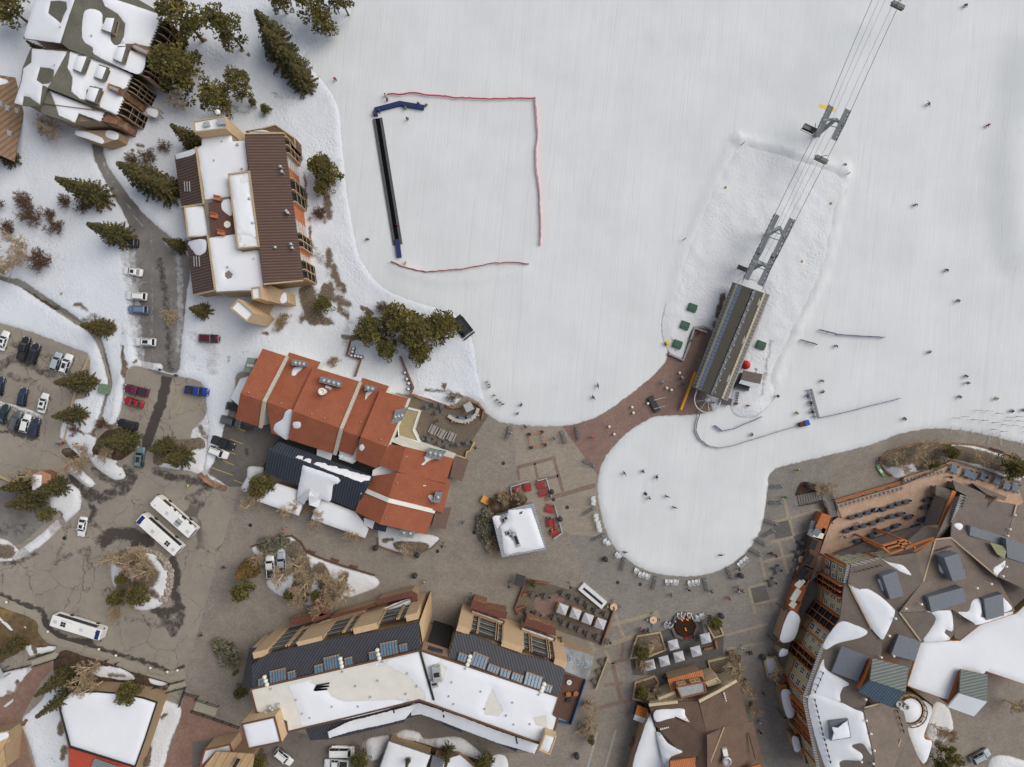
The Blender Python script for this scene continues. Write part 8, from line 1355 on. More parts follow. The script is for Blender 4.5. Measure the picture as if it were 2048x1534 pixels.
setpiece(TN,ZG,((660,1013),(725,995),(790,975),(850,955),(912,948),(978,925),(1032,905),(1095,890),(620,1120),(688,1098),(753,1078),(830,1060),(898,1030),(978,1005),(1048,990),(1115,1010),(818,1155),(873,1128),(945,1112),(1012,1080),(706,1198),(1260,872),(1240,930),(1218,1028),(1168,1085)),1.2,.3,'square navy table on the tan terrace','navy terrace tables',CN,'dark chair at a navy table on the tan terrace',.78,2)
setpiece(TB,ZG,((1470,630),(1580,665),(1620,678),(1708,690),(1815,720),(1890,762),(1960,778)),1.2,-.35,'steel blue table on the far corner of the tan terrace','blue terrace tables',CW,'pale metal chair at a blue table on the terrace corner',1.05,4)
for i in range(16):x=560+i*34;q=W(*ZG(x,925-i*9.6),1.2);CW.put(q,1.3,1.0,'pale metal chair in the row along the terrace railing','railing row chairs')
for i in range(11):q=W(*ZG(1090+i*30,722-i*7.2),1.2);CW.put(q,1.3,1.0,'pale metal chair in the row along the terrace railing','railing row chairs')
setpiece(TG,ZF2,((982,152),(1085,165),(1225,142),(1292,172),(1365,200),(1425,248),(1490,285),(1567,308),(940,275),(1015,305),(1155,335),(1230,378),(1285,398),(1355,430),(1425,470),(1500,490),(1568,525)),0.08,-.35,'dark rectangular table on the umbrella patio','umbrella patio tables',CGY,'dark chair at a table on the umbrella patio',.85,2)
setpiece(TG,ZF2,((1530,685),(1510,765),(1475,840)),0.02,.9,'dark table in the corner beside the shake roofed bar','bar corner tables')
setpiece(TS,ZD,((1655,1010),(1735,1058),(1722,995),(1775,1015),(1620,1265),(1672,1275),(1755,1298),(1815,1325),(1980,1300),(1908,1310),(1600,1262)),0.065,.3,'square slate table on the lodge patio','lodge patio tables',CGY,'dark chair at a slate table on the lodge patio',.75,2)
setpiece(TP_,ZD,((1705,1195),(1775,1228),(1850,1250)),0.065,R(62),'pale grey slatted picnic table on the lodge patio','pale picnic tables')
for x,y,a,lb in((1015,875,.2,'left red picnic table inside the upper kiosk railing'),(1095,855,1.7,'upright red picnic table inside the upper kiosk railing'),(1203,828,.15,'upper right red picnic table inside the kiosk railing'),(1222,895,.15,'lower right red picnic table inside the kiosk railing'),(1275,1025,-.2,'top red picnic table right of the kiosk'),(1283,1138,1.7,'middle red picnic table right of the kiosk'),(1313,1210,.6,'bottom tilted red picnic table right of the kiosk')):TR_.put(W(*ZK(x,y))+Vector((0,0,.04)),a,1.0,lb,'red picnic tables')
for lb,l in(('white rail around the upper red tables, left part',ZK((970,915),(965,850),(1105,805))),('white rail around the upper red tables, right part',ZK((1180,800),(1248,782),(1288,925))),('white rail right of the kiosk red tables',ZK((1315,1000),(1375,1215),(1308,1262)))):railing('railing',lb,l,.04,1.0,1.8,flat('pale_metal',A(176,180,182),.5),w=.11)
t=bthing('square_barrier','square barrier of orange rails on four black posts near the slope edge','barrier',*ZK(1180,475));C4=[W(*ZK(x,y))for x,y in((1115,432),(1215,413),(1240,517),(1132,537))]
for i in range(4):b=MB();b.beam(C4[i]+Vector((0,0,.9)),C4[(i+1)%4]+Vector((0,0,.9)),.16,.16,flat('orange_rail',A(176,104,56)));b.build('rail',t);b=MB();b.box((C4[i].x,C4[i].y,.5),(.6,.6,1.0),BLKM);b.build('post',t)
def umbrella(mat,r):
 t=thing('patio_umbrella','x','umbrella');b=MB();b.tube((0,0,0),(0,0,2.6),.035,GALV);b.build('pole',t);b=MB();e=[(r,r,2.1),(-r,r,2.1),(-r,-r,2.1),(r,-r,2.1)];b.add(e+[(0,0,2.75)]+[(x,y,z-.18)for x,y,z in e],[[0,1,4],[1,2,4],[2,3,4],[3,0,4],[0,5,6,1],[1,6,7,2],[2,7,8,3],[3,8,5,0]],mat);b.build('canopy',t);b=MB();b.box((0,0,.08),(.6,.6,.16),PLAST);b.build('base',t);return t
UM=Kind(umbrella(flat('pale_grey_canvas',A(178,178,182),.85),1.12))
for f,l,rz,lb in((ZF2,((1218,275),(1322,312),(1420,352),(1522,392)),-.35,'pale square umbrella on the big patio, over honey wood benches'),(ZH,((788,560),(1045,508),(968,612),(832,655),(715,690),(600,722)),.25,'pale square umbrella on the dark fire pit patio')):
 for x,y in l:
  q=W(*f(x,y),2.3);UM.put((q.x,q.y,.08),rz,1.0,lb,'patio umbrellas')
  if f is ZF2:TG.put((q.x,q.y+.1,.08),rz,1.0,'dark table under an umbrella on the big patio','umbrella patio tables')
def bench(mat,name='bench',L=1.7,back=True):
 t=thing(name,'x','bench');b=MB();[b.box((0,-.18+.13*i,.45),(L,.11,.05),mat)for i in range(4)];b.build('seat',t)
 if back:b=MB();[b.box((0,.3,.62+.14*i),(L,.05,.11),mat)for i in range(3)];b.build('backrest',t)
 for s in(-1,1):b=MB();b.box((s*L*.42,.05,.24),(.08,.5,.48),BLKM);b.build('leg',t)
 return t
BY,BO,BB=Kind(bench(YELW,'wooden_bench',1.9)),Kind(bench(ORW,'wooden_bench',2.0)),Kind(bench(BRW))
for f,l,rz in((ZF2,((1205,228),(1175,250),(1318,262),(1285,290),(1420,312),(1380,335),(1522,350),(1480,375)),-.35),):
 for i,(x,y)in enumerate(l):BY.put(W(*f(x,y))+Vector((0,0,.08)),rz+(1.57 if i%2 else 0),1.0,'honey wood bench beside an umbrella on the big patio','honey wood benches')
for f,x,y,rz,lb in((ZH,1060,580,.2,'honey wood bench on the fire pit patio, left of a pair'),(ZH,1125,550,1.8,'honey wood bench on the fire pit patio, right of a pair'),(ZH,490,705,1.7,'orange bench by the lone umbrella'),(ZH,450,1325,1.2,'orange bench along the restaurant snow roof'),(ZF2,885,258,.3,'honey wood box bench at the west end of the big patio, lower'),(ZF2,928,145,.3,'honey wood box bench at the west end of the big patio, upper')):BO.put(W(*f(x,y))+Vector((0,0,.08)),rz,1.0,lb,'wooden benches')
for f,x,y,rz,lb in((ZD2,738,1290,-.35,'brown bench on the promenade, first from the white pickups'),(ZD2,925,1355,-.35,'brown bench on the promenade, second from the white pickups'),(ZD2,1075,1408,-.2,'brown bench on the promenade, third from the white pickups'),(ZK,870,912,.25,'brown bench behind the kiosk bed, left'),(ZK,935,902,.1,'brown bench behind the kiosk bed, right'),(ZG,885,560,1.3,'brown bench at the west end of the terrace garden'),(ZG,1785,478,-.4,'brown bench on the stone edge of the terrace garden, left'),(ZG,1835,492,-.4,'brown bench on the stone edge of the terrace garden, right'),(ZH,1235,612,.2,'long orange brown bench on the restaurant planter'),(ZH,490,500,1.2,'rusty bench beside the left planter of the fire pit'),(ZH,1310,665,1.5,'brown bench at the side of the restaurant planter'),(ZH,1355,850,1.4,'brown bench along the restaurant wall, upper'),(ZH,1405,1035,1.4,'brown bench along the restaurant wall, lower'),(ZH,1570,640,.1,'brown bench by the snow filled planter'),(ZB2,215,1170,1.0,'brown bench on the snow left of the hall')):BB.put(W(*f(x,y))+Vector((0,0,.1)),rz,1.0,lb,'brown benches')
t=bthing('cart','honey wood vending cart beside the kiosk bed','cart',*ZK(768,955));q=W(*ZK(768,955));b=MB();b.box((q.x,q.y,.7),(1.9,1.4,.9),YELW,-.5);b.build('box',t);b=MB();b.box((q.x,q.y,1.2),(2.1,1.6,.1),YELW,-.5);b.build('lid',t);b=MB();[b.tube((q.x+s*.6,q.y-.75,.3),(q.x+s*.6,q.y-.6,.3),.3,TYRE,n=12)for s in(-1,1)];b.build('wheels',t)
def adir(mat):
 t=thing('adirondack_chair','x','chair');b=MB();b.add([(-.25,-.32,.28),(.4,-.32,.4),(.4,.32,.4),(-.25,.32,.28),(-.25,-.32,.22),(.4,-.32,.34),(.4,.32,.34),(-.25,.32,.22)],[[0,1,2,3],[4,7,6,5],[0,4,5,1],[1,5,6,2],[2,6,7,3],[3,7,4,0]],mat);b.build('seat',t)
 b=MB();[b.beam((-.25,-.26+.13*i,.28),(-.62,-.32+.16*i,1.0+.06*(2-abs(i-2))),.04,.11,mat)for i in range(5)];b.build('backrest',t)
 for s in(-1,1):b=MB();b.box((.1,s*.4,.6),(.75,.14,.05),mat);b.box((.4,s*.38,.3),(.08,.06,.6),mat);b.build('armrest',t)
 return t
AD=Kind(adir(WHP))
for l,a in((((145,385),(147,420),(167,522),(172,552),(185,580),(190,607),(198,634)),0.1),(((240,722),(264,738)),.6),(((335,830),(350,838)),.7),(((487,955),(520,985),(548,990),(575,1000)),1.0),(((733,1045),(774,1045),(803,1047),(912,1055),(943,1050),(972,1045)),1.5),(((1310,905),(1330,885),(1355,865)),2.3),(((828,1315),(857,1308),(907,1310),(948,1332),(978,1332),(1008,1315)),1.6),(((725,1385),(757,1390)),1.0)):
 for x,y in l:AD.put(W(*ZR(x,y))+Vector((0,0,.06)),a+random.uniform(-.25,.25),1.08,'white garden chair facing the round snow field','white garden chairs')
def rack():
 t=thing('ski_rack','x','ski rack');b=MB();L=2.6
 for s in(-1,1):b.beam((-L/2,s*.35,.05),(-L/2,0,1.0),.06,.06,STEEL_);b.beam((L/2,s*.35,.05),(L/2,0,1.0),.06,.06,STEEL_);b.beam((-L/2,s*.35,.08),(L/2,s*.35,.08),.07,.07,STEEL_);b.beam((-L/2,s*.16,.72),(L/2,s*.16,.72),.09,.07,STEEL_)
 b.beam((-L/2,0,1.0),(L/2,0,1.0),.08,.08,STEEL_);b.build('frame',t)
 for i,c in enumerate((A(30,30,34),A(170,60,44),A(60,90,120),A(34,36,34),A(190,190,190))):b=MB();x=-L/2+.35+i*.47;b.beam((x,.3,.05),(x+.05,-.02,1.45),.1,.03,flat('ski_%d'%i,c,.4));b.build('ski',t)
 return t
RAK=Kind(rack())
for f,x,y,a,lb in((ZK,945,420,1.3,'ski rack near the square barrier, left'),(ZK,1385,455,1.9,'ski rack near the square barrier, right'),(ZK,1498,425,1.75,'ski rack at the edge of the brick paving'),(ZK,1590,665,-.5,'ski rack at the tip of the brick paving'),(ZR,112,485,.5,'ski rack left of the round snow field, upper'),(ZR,185,695,.4,'ski rack left of the round snow field, lower'),(ZR,382,905,1.3,'ski rack at the lower left rim of the round snow field'),(ZR,632,1058,1.3,'ski rack below the round snow field'),(ZR,1042,1068,1.8,'ski rack below the round snow field, with coloured skis'),(ZR,1230,975,1.9,'ski rack at the lower right rim of the round snow field'),(ZR,1440,815,-.5,'ski rack right of the round snow field, lower'),(ZR,1475,730,-.5,'ski rack right of the round snow field, middle'),(ZR,1608,290,0,'ski rack by the slope bend, upper'),(ZR,1602,418,0,'ski rack by the slope bend, lower'),(ZR,1545,660,.5,'ski rack lying near the dark paving square'),(ZR,1560,575,-.3,'ski rack beside the dark paving square'),(ZL,1285,945,1.4,'ski rack under the lower right corner of the chairlift terminal'),(ZH,560,445,.3,'ski rack beside the fire pit planter')):RAK.put(W(*f(x,y))+Vector((0,0,.06)),a,1.15,lb,'ski racks')
def bin_():
 t=thing('litter_bin','x','litter bin');b=MB();b.lathe((0,0,0),[(.42,0),(.46,.5),(.46,1.0)],flat('slate_bin',A(70,76,86),.5),14);b.build('body',t);b=MB();b.lathe((0,0,1.0),[(.48,0),(.44,.18),(.2,.28),(.03,.3)],PLAST,14);b.build('lid',t);return t
BI=Kind(bin_())
for f,x,y,lb in((ZK,1290,888,'slate litter bin at the corner of the upper red tables'),(ZK,1357,1105,'slate litter bin beside the right kiosk railing'),(ZK,222,1392,'slate litter bin below the lodge bed'),(ZR,240,865,'slate litter bin left of the round snow field'),(ZR,1315,995,'slate litter bin at the lower right rim of the round snow field'),(ZR,1160,1315,'slate litter bin right of the fire pit'),(ZR,1848,270,'slate litter bin behind the terrace stairs'),(ZF2,1330,1430,'slate litter bin on the bottom lane'),(ZH,1490,645,'slate litter bin by the snow filled planter'),(ZD2,1560,1475,'dark litter bin on the promenade below the lodge'),(ZD2,1250,1255,'small dark bin at the tip of the lodge bed'),(ZG2,205,158,'slate bin beside the resort deck bays')):BI.put(W(*f(x,y))+Vector((0,0,.04)),0,1.25,lb,'litter bins')
FIRE=N('flame',.8);FIRE.b.inputs['Emission Color'].default_value=(1,.32,.04,1);FIRE.b.inputs['Emission Strength'].default_value=.4;FLM=FIRE.out((.8,.3,.05))
t=bthing('fire_pit','octagonal stone fire pit with small flames at the top of the dark patio','fire pit',*ZH(872,400));q=W(*ZH(872,405));b=MB();b.lathe((q.x,q.y,.05),[(3.3,0),(3.3,.55),(2.7,.55),(2.6,.3),(.05,.28)],flat('fire_pit_stone',A(96,88,78),.9),8);b.build('basin',t);b=MB();b.lathe((q.x,q.y,.35),[(2.55,0),(2.2,.25),(1,.3),(.05,.3)],speck('char',(.02,.014,.01),(.05,.02,.012),2,7),16);b.build('coals',t)
for x,y in((845,345),(862,340),(885,345),(875,418),(880,432),(850,355),(895,352)):b=MB();p=W(*ZH(x,y));b.lathe((p.x,p.y,.6),[(.12,0),(.16,.15),(.08,.4),(.01,.6)],FLM,6);b.build('flame',t)
t=bthing('fire_trough','long white linear fire trough at the edge of the umbrella patio','fire pit',*ZF2(1455,160));a_,c_=W(*ZF2(1365,85),.5),W(*ZF2(1550,240),.5);b=MB();b.beam(a_,c_,2.0,1.0,flat('white_concrete',A(206,206,204),.8));b.build('basin',t);b=MB();b.beam(a_.lerp(c_,.1)+Vector((0,0,.52)),a_.lerp(c_,.92)+Vector((0,0,.52)),.55,.06,DARK);b.build('slot',t)
LOGT=Kind(proto_t:=thing('log_table','x','table'));b=MB();b.lathe((0,0,0),[(.5,0),(.55,.4),(.85,.72),(.85,.8),(.1,.81)],flat('pale_log',A(206,176,140),.8),14);KIDS['log_table']=[b.build('top',proto_t)];b=MB();b.lathe((0,0,.82),[(.15,0),(.15,.12),(.02,.13)],BRW,8);KIDS['log_table'].append(b.build('burner',proto_t));KIDS.update({c.name:[]for c in KIDS['log_table']})
for f,x,y,lb in((ZH,305,247,'round log table at the umbrella patio corner'),(ZH,620,350,'round log table on the tan paving band'),(ZR,1852,800,'round log table by the resort deck, upper'),(ZR,1800,868,'round log table by the resort deck, middle'),(ZR,1785,945,'round log table by the resort deck, lower')):
 LOGT.put(W(*f(x,y))+Vector((0,0,.07)),0,1.0,lb,'round log tables')
 for k in range(4):CW.put(W(*f(x,y))+Vector((1.35*math.cos(k*1.6),1.35*math.sin(k*1.6),.07)),k*1.6+3.1,1.0,'pale metal chair around a round log table','log table chairs')
for x,y in((1810,740),(1775,815),(1608,950),(1565,1050)):setpiece(TS,ZR,((x,y),),.07,.5,'dark square table with loose chairs on the right plaza','right plaza tables',CGY,'dark chair at a table on the right plaza',.9,4)
t=bthing('outdoor_bar','curved outdoor bar with a pale counter on the lodge patio','bar',*ZK(590,300));b=MB();P=[W(x,y,1.1)for x,y in smooth_ring(ZK((465,285),(520,318),(590,332),(650,315),(690,270),(705,225)),8,False)];[b.beam(p,q,.75,.12,flat('pale_counter',A(176,166,150),.6))for p,q in zip(P[:-1],P[1:])];b.build('counter',t);b=MB();[b.beam(p-Vector((0,0,.55)),q-Vector((0,0,.55)),.35,1.0,TAN2)for p,q in zip(P[:-1],P[1:])];b.build('front',t)
for x,y in((505,290),(575,305),(640,290)):b=MB();p=W(*ZK(x,y));b.box((p.x,p.y,.7),(1.4,.7,.9),BLUT,-.3 if x<600 else.35);b.build('cooler',t)
b=MB();p=W(*ZK(628,215),2.6);b.box((p.x,p.y,2.5),(1.9,1.9,.12),GALV,.45);b.build('roof_panel',t);b=MB();legs4(b,.7,.7,2.4,.06,BLKM);b.v=[(x+p.x,y+p.y,z)for x,y,z in b.v];b.build('roof_legs',t)
for i in range(9):s=thing('bar_stool','metal stool along the front of the curved patio bar','stool',W(*ZK(500+i*26,333+(12-abs(i-4)*4)-max(0,i-5)*16))+Vector((0,0,.065)),0,'bar stools');b=MB();b.lathe((0,0,.7),[(.18,0),(.2,.06),(.05,.07)],GALV,10);b.build('seat',s);b=MB();legs4(b,.14,.14,.7,.02,BLKM);b.build('legs',s)
for(x,y),lb in((ZL(930,225),'green tarp covered machine beside the terminal, uppermost'),(ZL(870,365),'green tarp covered machine beside the terminal, second down'),(ZL(812,515),'green tarp covered machine beside the terminal, nearest the brick plaza'),(ZL(1475,522),'green tarp covered machine right of the terminal')):
 t=bthing('snowmaking_box',lb,'machine',x,y,'green covered machines');q=W(x,y);g_=flat('green_tarp',A(66,96,78),.8,.2,.15);b=MB();b.box((q.x,q.y,.7),(2.1,1.9,1.2),g_,-.35,.9);b.build('cover',t);b=MB();b.beam((q.x-1.0,q.y+.1,1.33),(q.x+.9,q.y-.4,1.33),.6,.12,g_);b.build('ridge',t);b=MB();[b.beam((q.x-1.2,q.y+s*.8,.2),(q.x+1.2,q.y+s*.8-.6,.2),.14,.3,BLKM)for s in(-1,1)];b.build('skid',t)
t=bthing('snow_gun','yellow snow gun on the snow left of the chairlift terminal','snow gun',*ZL(725,510));q=W(*ZL(725,510));b=MB();b.tube((q.x,q.y,1.0),(q.x+.6,q.y+.3,1.2),.5,flat('yellow_paint',(0,0,0)),.4,12);b.build('barrel',t);b=MB();[b.tube((q.x,q.y,1),(q.x+dx,q.y+dy,.1),.05,BLKM)for dx,dy in((.6,0),(-.4,.5),(-.4,-.5))];b.build('legs',t)
for f,x,y,lb in((ZT,597,745,'yellow padded hydrant in the rough snow left of the lift'),(ZT,1435,872,'yellow padded hydrant in the rough snow right of the lift'),(ZT,725,405,'wooden pole at the upper left corner of the rough snow'),(ZT,265,1160,'wooden pole at the left edge of the rough snow'),(ZT,1557,645,'wooden pole at the upper right corner of the rough snow'),(ZT,1203,1333,'small yellow marker below the rough snow path')):
 t=bthing('marker',lb,'marker',*f(x,y));q=W(*f(x,y));h_=2.6 if 'pole' in lb else 1.1;b=MB();b.tube((q.x,q.y,.2),(q.x,q.y,h_),.09,BRW,n=7);b.build('pole',t)
 if 'pole' not in lb:b=MB();b.lathe((q.x,q.y,.35),[(.3,0),(.32,.4),(.25,.6),(.08,.65)],flat('worn_yellow_pad',A(190,150,72),.8,.2,.2),8);b.build('pad',t)
t=bthing('equipment_trolley','black trolley with two white poles on the brick plaza','trolley',*ZL(635,985));b=MB();b.beam(W(*ZL(600,935),.5),W(*ZL(662,1050),.5),1.3,.8,PLAST);b.build('body',t)
for y in(945,1015):b=MB();b.beam(W(*ZL(630,y+15),1.0),W(*ZL(720,y-8),1.0),.1,.1,GALV);b.build('pole',t)
def boll():t=thing('bollard','x','bollard');b=MB();b.lathe((0,0,0),[(.2,0),(.2,.7)],BRW,10);b.build('post',t);b=MB();b.lathe((0,0,.7),[(.3,0),(.28,.15),(.1,.28),(.02,.3)],WHITEW,10);b.build('cap',t);return t
BOL=Kind(boll())
for f,l,lb in((ZB,((940,1232),(1215,1330),(1350,1362),(1430,1350),(805,1182),(70,808),(400,1042)),'white capped bollard along the lower kerb of the bus loop'),(ZL,((830,742),(853,780),(728,862),(765,878),(577,985),(452,1015),(462,1060),(310,1230),(270,1170)),'white capped bollard on the brick plaza')):
 for x,y in l:BOL.put(W(*f(x,y))+Vector((0,0,.05)),0,1.0,lb,lb.split(' along')[0].split(' on')[0]+'s '+lb.split('bollard ')[1])
for f,x,y,lb in((ZP,1300,158,'short black lamp on the left side of the snowy lane'),(ZP,1427,202,'short black lamp on the right side of the snowy lane'),(ZG2,70,225,'black street lamp by the resort deck bays'),(ZH,1535,475,'black street lamp by the red snowy canopy'),(ZF2,790,50,'black street lamp north of the umbrella patio'),(ZF2,490,140,'black street lamp in front of the condominium gap'),(ZF2,1270,55,'black street lamp by the fire trough'),(ZK,690,530,'black street lamp at the lodge patio corner'),(ZK,430,1295,'black street lamp at the lower corner of the lodge'),(ZG2,75,1065,'black street lamp by the lower resort canopy')):
 t=bthing('street_lamp',lb,'street lamp',*f(x,y));q=W(*f(x,y));hh=1.2 if 'short' in lb else 4.2;b=MB();b.tube((q.x,q.y,0),(q.x,q.y,hh),.09,BLKM,.06);b.build('pole',t);b=MB();b.lathe((q.x,q.y,hh),[(.1,0),(.28,.1),(.3,.4),(.1,.55)],BLKM,8);b.build('lantern',t)
 if hh>2:b=MB();b.beam((q.x-.8,q.y+.2,hh-.5),(q.x+.8,q.y-.2,hh-.5),.08,.08,BLKM);b.build('arm',t)
for lb,l in(('timber fence of the snowy yard behind the lodge, east side',ZD((1445,610),(1500,740),(1550,860),(1520,920))),('timber fence of the snowy yard behind the lodge, west side',ZD((1050,480),(1018,600),(1130,640),(1085,770)))):border('fence',lb,'fence',l,1.3,.3,BRW,False,None,.2)
for x,y in((1075,550),(1068,575),(1060,605),(1090,608),(1115,612),(1138,617),(1485,740),(1500,790),(1515,825),(1512,870)):
 t=bthing('keg','dark keg in the snowy yard behind the lodge','keg',*ZD(x,y),'yard kegs');q=W(*ZD(x,y));b=MB();b.lathe((q.x,q.y,.38),[(.45,0),(.5,.5),(.45,.95),(.1,.97)],flat('slate_bin',(0,0,0)),10);b.build('drum',t);b=MB();b.lathe((q.x,q.y,1.36),[(.32,0),(.25,.12),(.02,.14)],ROOF_SNOW,8);b.build('snow_cap',t)
t=bthing('utility_box','green utility box on the snow beside the footpath','utility box',*ZP(855,310));q=W(*ZP(855,310));b=MB();b.box((q.x,q.y,.75),(2.2,2.0,1.4),flat('sage_box',A(104,124,100),.6),-.2);b.build('body',t);b=MB();b.box((q.x,q.y,1.5),(2.35,2.15,.1),flat('sage_box',(0,0,0)),-.2);b.build('lid',t)
b=MB();b.box((0,0,0),(2.4,.14,.5),flat('lime_board',A(104,150,76),.5));t=bthing('kayak','lime green bench boat at the west end of the terrace garden','boat',*ZG(895,645));q=W(*ZG(895,645));b=MB();ringbox(b,[(-1.5,[(.1,.3),(.2,.4)]),(-.8,[(.3,.1),(.42,.45)]),(.8,[(.3,.1),(.42,.45)]),(1.5,[(.1,.3),(.2,.4)])],flat('lime_board',(0,0,0)));m=Matrix.Rotation(R(-55),4,'Z');b.v=[tuple((m@Vector(p))+q)for p in b.v];b.build('hull',t);b=MB();b.box((q.x,q.y,.47),(.9,.5,.06),WHP,R(-55));b.build('seat',t)
for f,l in((ZR,((340,1058),(520,1073))),(ZK,((905,665),(672,1218),(380,1367),(1415,1017),(1305,955))),(ZD2,((243,1080),(1738,1288))),(ZB,((515,305),(2000,200)))):
 for x,y in l:b=MB();q=W(*f(x,y));b.lathe((q.x,q.y,.071),[(.42,0),(.42,.012),(.01,.013)],BLKM,14);tag(b.build('manhole_cover'),'round manhole cover in the paving','manhole cover','manhole covers')
    # === PEOPLE
SKIN=flat('skin',A(196,150,124),.6);HAIR=flat('hair_brown',A(70,50,38));JKT=flat('jacket',A(60,60,64),.8);TRS=flat('trousers',A(44,46,52),.8);BOOT=flat('boots',A(36,36,38),.6);GLV=flat('gloves',A(34,34,36),.8);HELM=flat('helmet',A(60,62,66),.4);SKIM=flat('ski_top',A(70,70,74),.4)
def person(pose,skis=0):
 t=thing('person','x','person');F={}
 lean={'stand':0,'walk':.06,'ski':.34,'sit':0,'board':.25}[pose];hz={'stand':.92,'walk':.90,'ski':.68,'sit':.48,'board':.68}[pose]
 hip=Vector((0,0,hz));ch=hip+Vector((lean*.45,0,.42));nk=ch+Vector((lean*.2,0,.14));hd=nk+Vector((lean*.1,0,.15))
 V=[hip,hip+Vector((lean*.2,0,.2)),ch,nk,hd,hd+Vector((.01,0,.1))];E=[(0,1),(1,2),(2,3),(3,4),(4,5)];rad=[.15,.14,.155,.062,.1,.085];reg=['T','J','J','S','S','S']
 for s in(-1,1):
  sh=ch+Vector((0,s*.19,.06));sw=.22 if pose=='walk' else 0
  el=sh+{'stand':Vector((.02,s*.06,-.28)),'walk':Vector((s*.14,s*.05,-.25)),'ski':Vector((.12,s*.14,-.2)),'sit':Vector((.1,s*.06,-.24)),'board':Vector((.0,s*.26,-.08))}[pose];ha=el+{'stand':Vector((.06,0,-.25)),'walk':Vector((s*.12+.06,0,-.2)),'ski':Vector((.22,0,-.06)),'sit':Vector((.22,-s*.05,-.02)),'board':Vector((.08,s*.22,-.04))}[pose]
  i=len(V);V+=[sh,el,ha];E+=[(2,i),(i,i+1),(i+1,i+2)];rad+=[.082,.062,.05];reg+=['J','J','G']
  hp=hip+Vector((0,s*.1,-.06));kn,ft={'stand':(Vector((.02,s*.11,.49)),Vector((0,s*.12,.08))),'walk':(Vector((.06+s*.16,s*.1,.5)),Vector((-.06+s*.28,s*.1,.1))),'ski':(Vector((.3,s*.14,.42)),Vector((.06,s*.16,.1))),'sit':(Vector((.46,s*.13,.5)),Vector((.5,s*.13,.08))),'board':(Vector((.12,s*.24,.42)),Vector((0,s*.26,.1)))}[pose]
  i=len(V);V+=[hp,kn,ft,ft+Vector((.17,0,-.02))];E+=[(0,i),(i,i+1),(i+1,i+2),(i+2,i+3)];rad+=[.1,.075,.06,.05];reg+=['T','T','B','B'];F[s]=ft;F[s,'h']=ha
 me=bpy.data.meshes.new('sk');me.from_pydata([tuple(v)for v in V],E,[]);o=bpy.data.objects.new('sk',me);COL.objects.link(o);o.modifiers.new('s','SKIN');o.modifiers.new('u','SUBSURF').levels=1
 for sv,r_ in zip(me.skin_vertices[0].data,rad):sv.radius=(r_,r_)
 me.skin_vertices[0].data[0].use_root=True
 dg=bpy.context.evaluated_depsgraph_get();m2=bpy.data.meshes.new_from_object(o.evaluated_get(dg));vs=[v.co[:]for v in m2.vertices];fs=[list(p.vertices)for p in m2.polygons];bpy.data.objects.remove(o)
 b=MB();mm={'T':TRS,'J':JKT,'S':SKIN,'G':GLV,'B':BOOT}
 for m in(JKT,TRS,SKIN,GLV,BOOT):b.m(m)
 b.v=list(vs)
 for f in fs:
  c=sum((Vector(vs[i])for i in f),Vector())/len(f);k=min(range(len(V)),key=lambda i:(V[i]-c).length-rad[i]*.6);b.f.append(f);b.mi.append(b.m(mm[reg[k]]))
 for s in(-1,1):
  ha=F[s,'h'];fw=Vector((.07,0,-.04))if pose!='stand' else Vector((.02,0,-.08))
  for k in range(4):a_=ha+Vector((.01,(k-1.5)*.02,-.02));b.tube(a_,a_+fw*(1-.12*abs(k-1.4)),.011,GLV,.008,5)
  b.tube(ha+Vector((.02,-s*.04,0)),ha+Vector((.05,-s*.065,-.03)),.012,GLV,.009,5)
 b.tube(hd+Vector((.08,0,.02)),hd+Vector((.125,0,.0)),.018,SKIN,.01,5);o=b.build('body',t,True)
 b=MB();b.lathe(hd+Vector((-.01,0,.0)),[(.125,.0),(.132,.06),(.12,.12),(.075,.17),(.02,.185)],HELM,12);b.build('helmet',t,True);b=MB();b.box(hd+Vector((.105,0,.045)),(.05,.15,.06),PLAST);b.build('goggles',t)
 if skis==2:
  for s in(-1,1):
   b=MB();z=.045;b.add([(-.75,s*.16-.05,z),(.78,s*.16-.05,z),(.95,s*.16,z+.12),(.78,s*.16+.05,z),(-.75,s*.16+.05,z),(-.75,s*.16-.05,z-.03),(.78,s*.16-.05,z-.03),(.95,s*.16,z+.09),(.78,s*.16+.05,z-.03),(-.75,s*.16+.05,z-.03)],[[0,1,2,3,4],[9,8,7,6,5],[0,5,6,1],[1,6,7,2],[2,7,8,3],[3,8,9,4],[4,9,5,0]],SKIM);b.build('ski',t);b=MB();b.tube(F[s,'h'],F[s,'h']+Vector((-.55,s*.12,-.5)),.014,SKIM,n=5);b.build('ski_pole',t)
 if skis==1:b=MB();b.box((0,0,.05),(.28,1.5,.04),SKIM);b.build('snowboard',t)
 return t
PK={'st':Kind(person('stand')),'wa':Kind(person('walk')),'si':Kind(person('sit')),'sk':Kind(person('ski',2)),'ss':Kind(person('stand',2)),'bo':Kind(person('board',1))}
CO={n:flat('cloth_'+n,c,.85)for n,c in(('black',A(34,36,40)),('grey',A(104,108,112)),('red',A(168,36,44)),('blue',A(36,84,160)),('navy',A(38,48,76)),('green',A(72,150,62)),('neon',A(196,206,50)),('yellow',A(214,170,50)),('orange',A(226,92,36)),('pink',A(206,48,120)),('white',A(206,208,210)),('teal',A(54,104,116)),('brown',A(110,76,58)),('dark',A(50,52,56)))}
def who(k,f,x,y,hd,j,tr,lab,z=.04,grp=None):
 p=f(x,y)if f else(x,y);PK[k].put(W(*p)+Vector((0,0,z)),R(hd),1.12,lab,grp,{'jacket':CO[j],'trousers':CO[tr]})
Pn=None
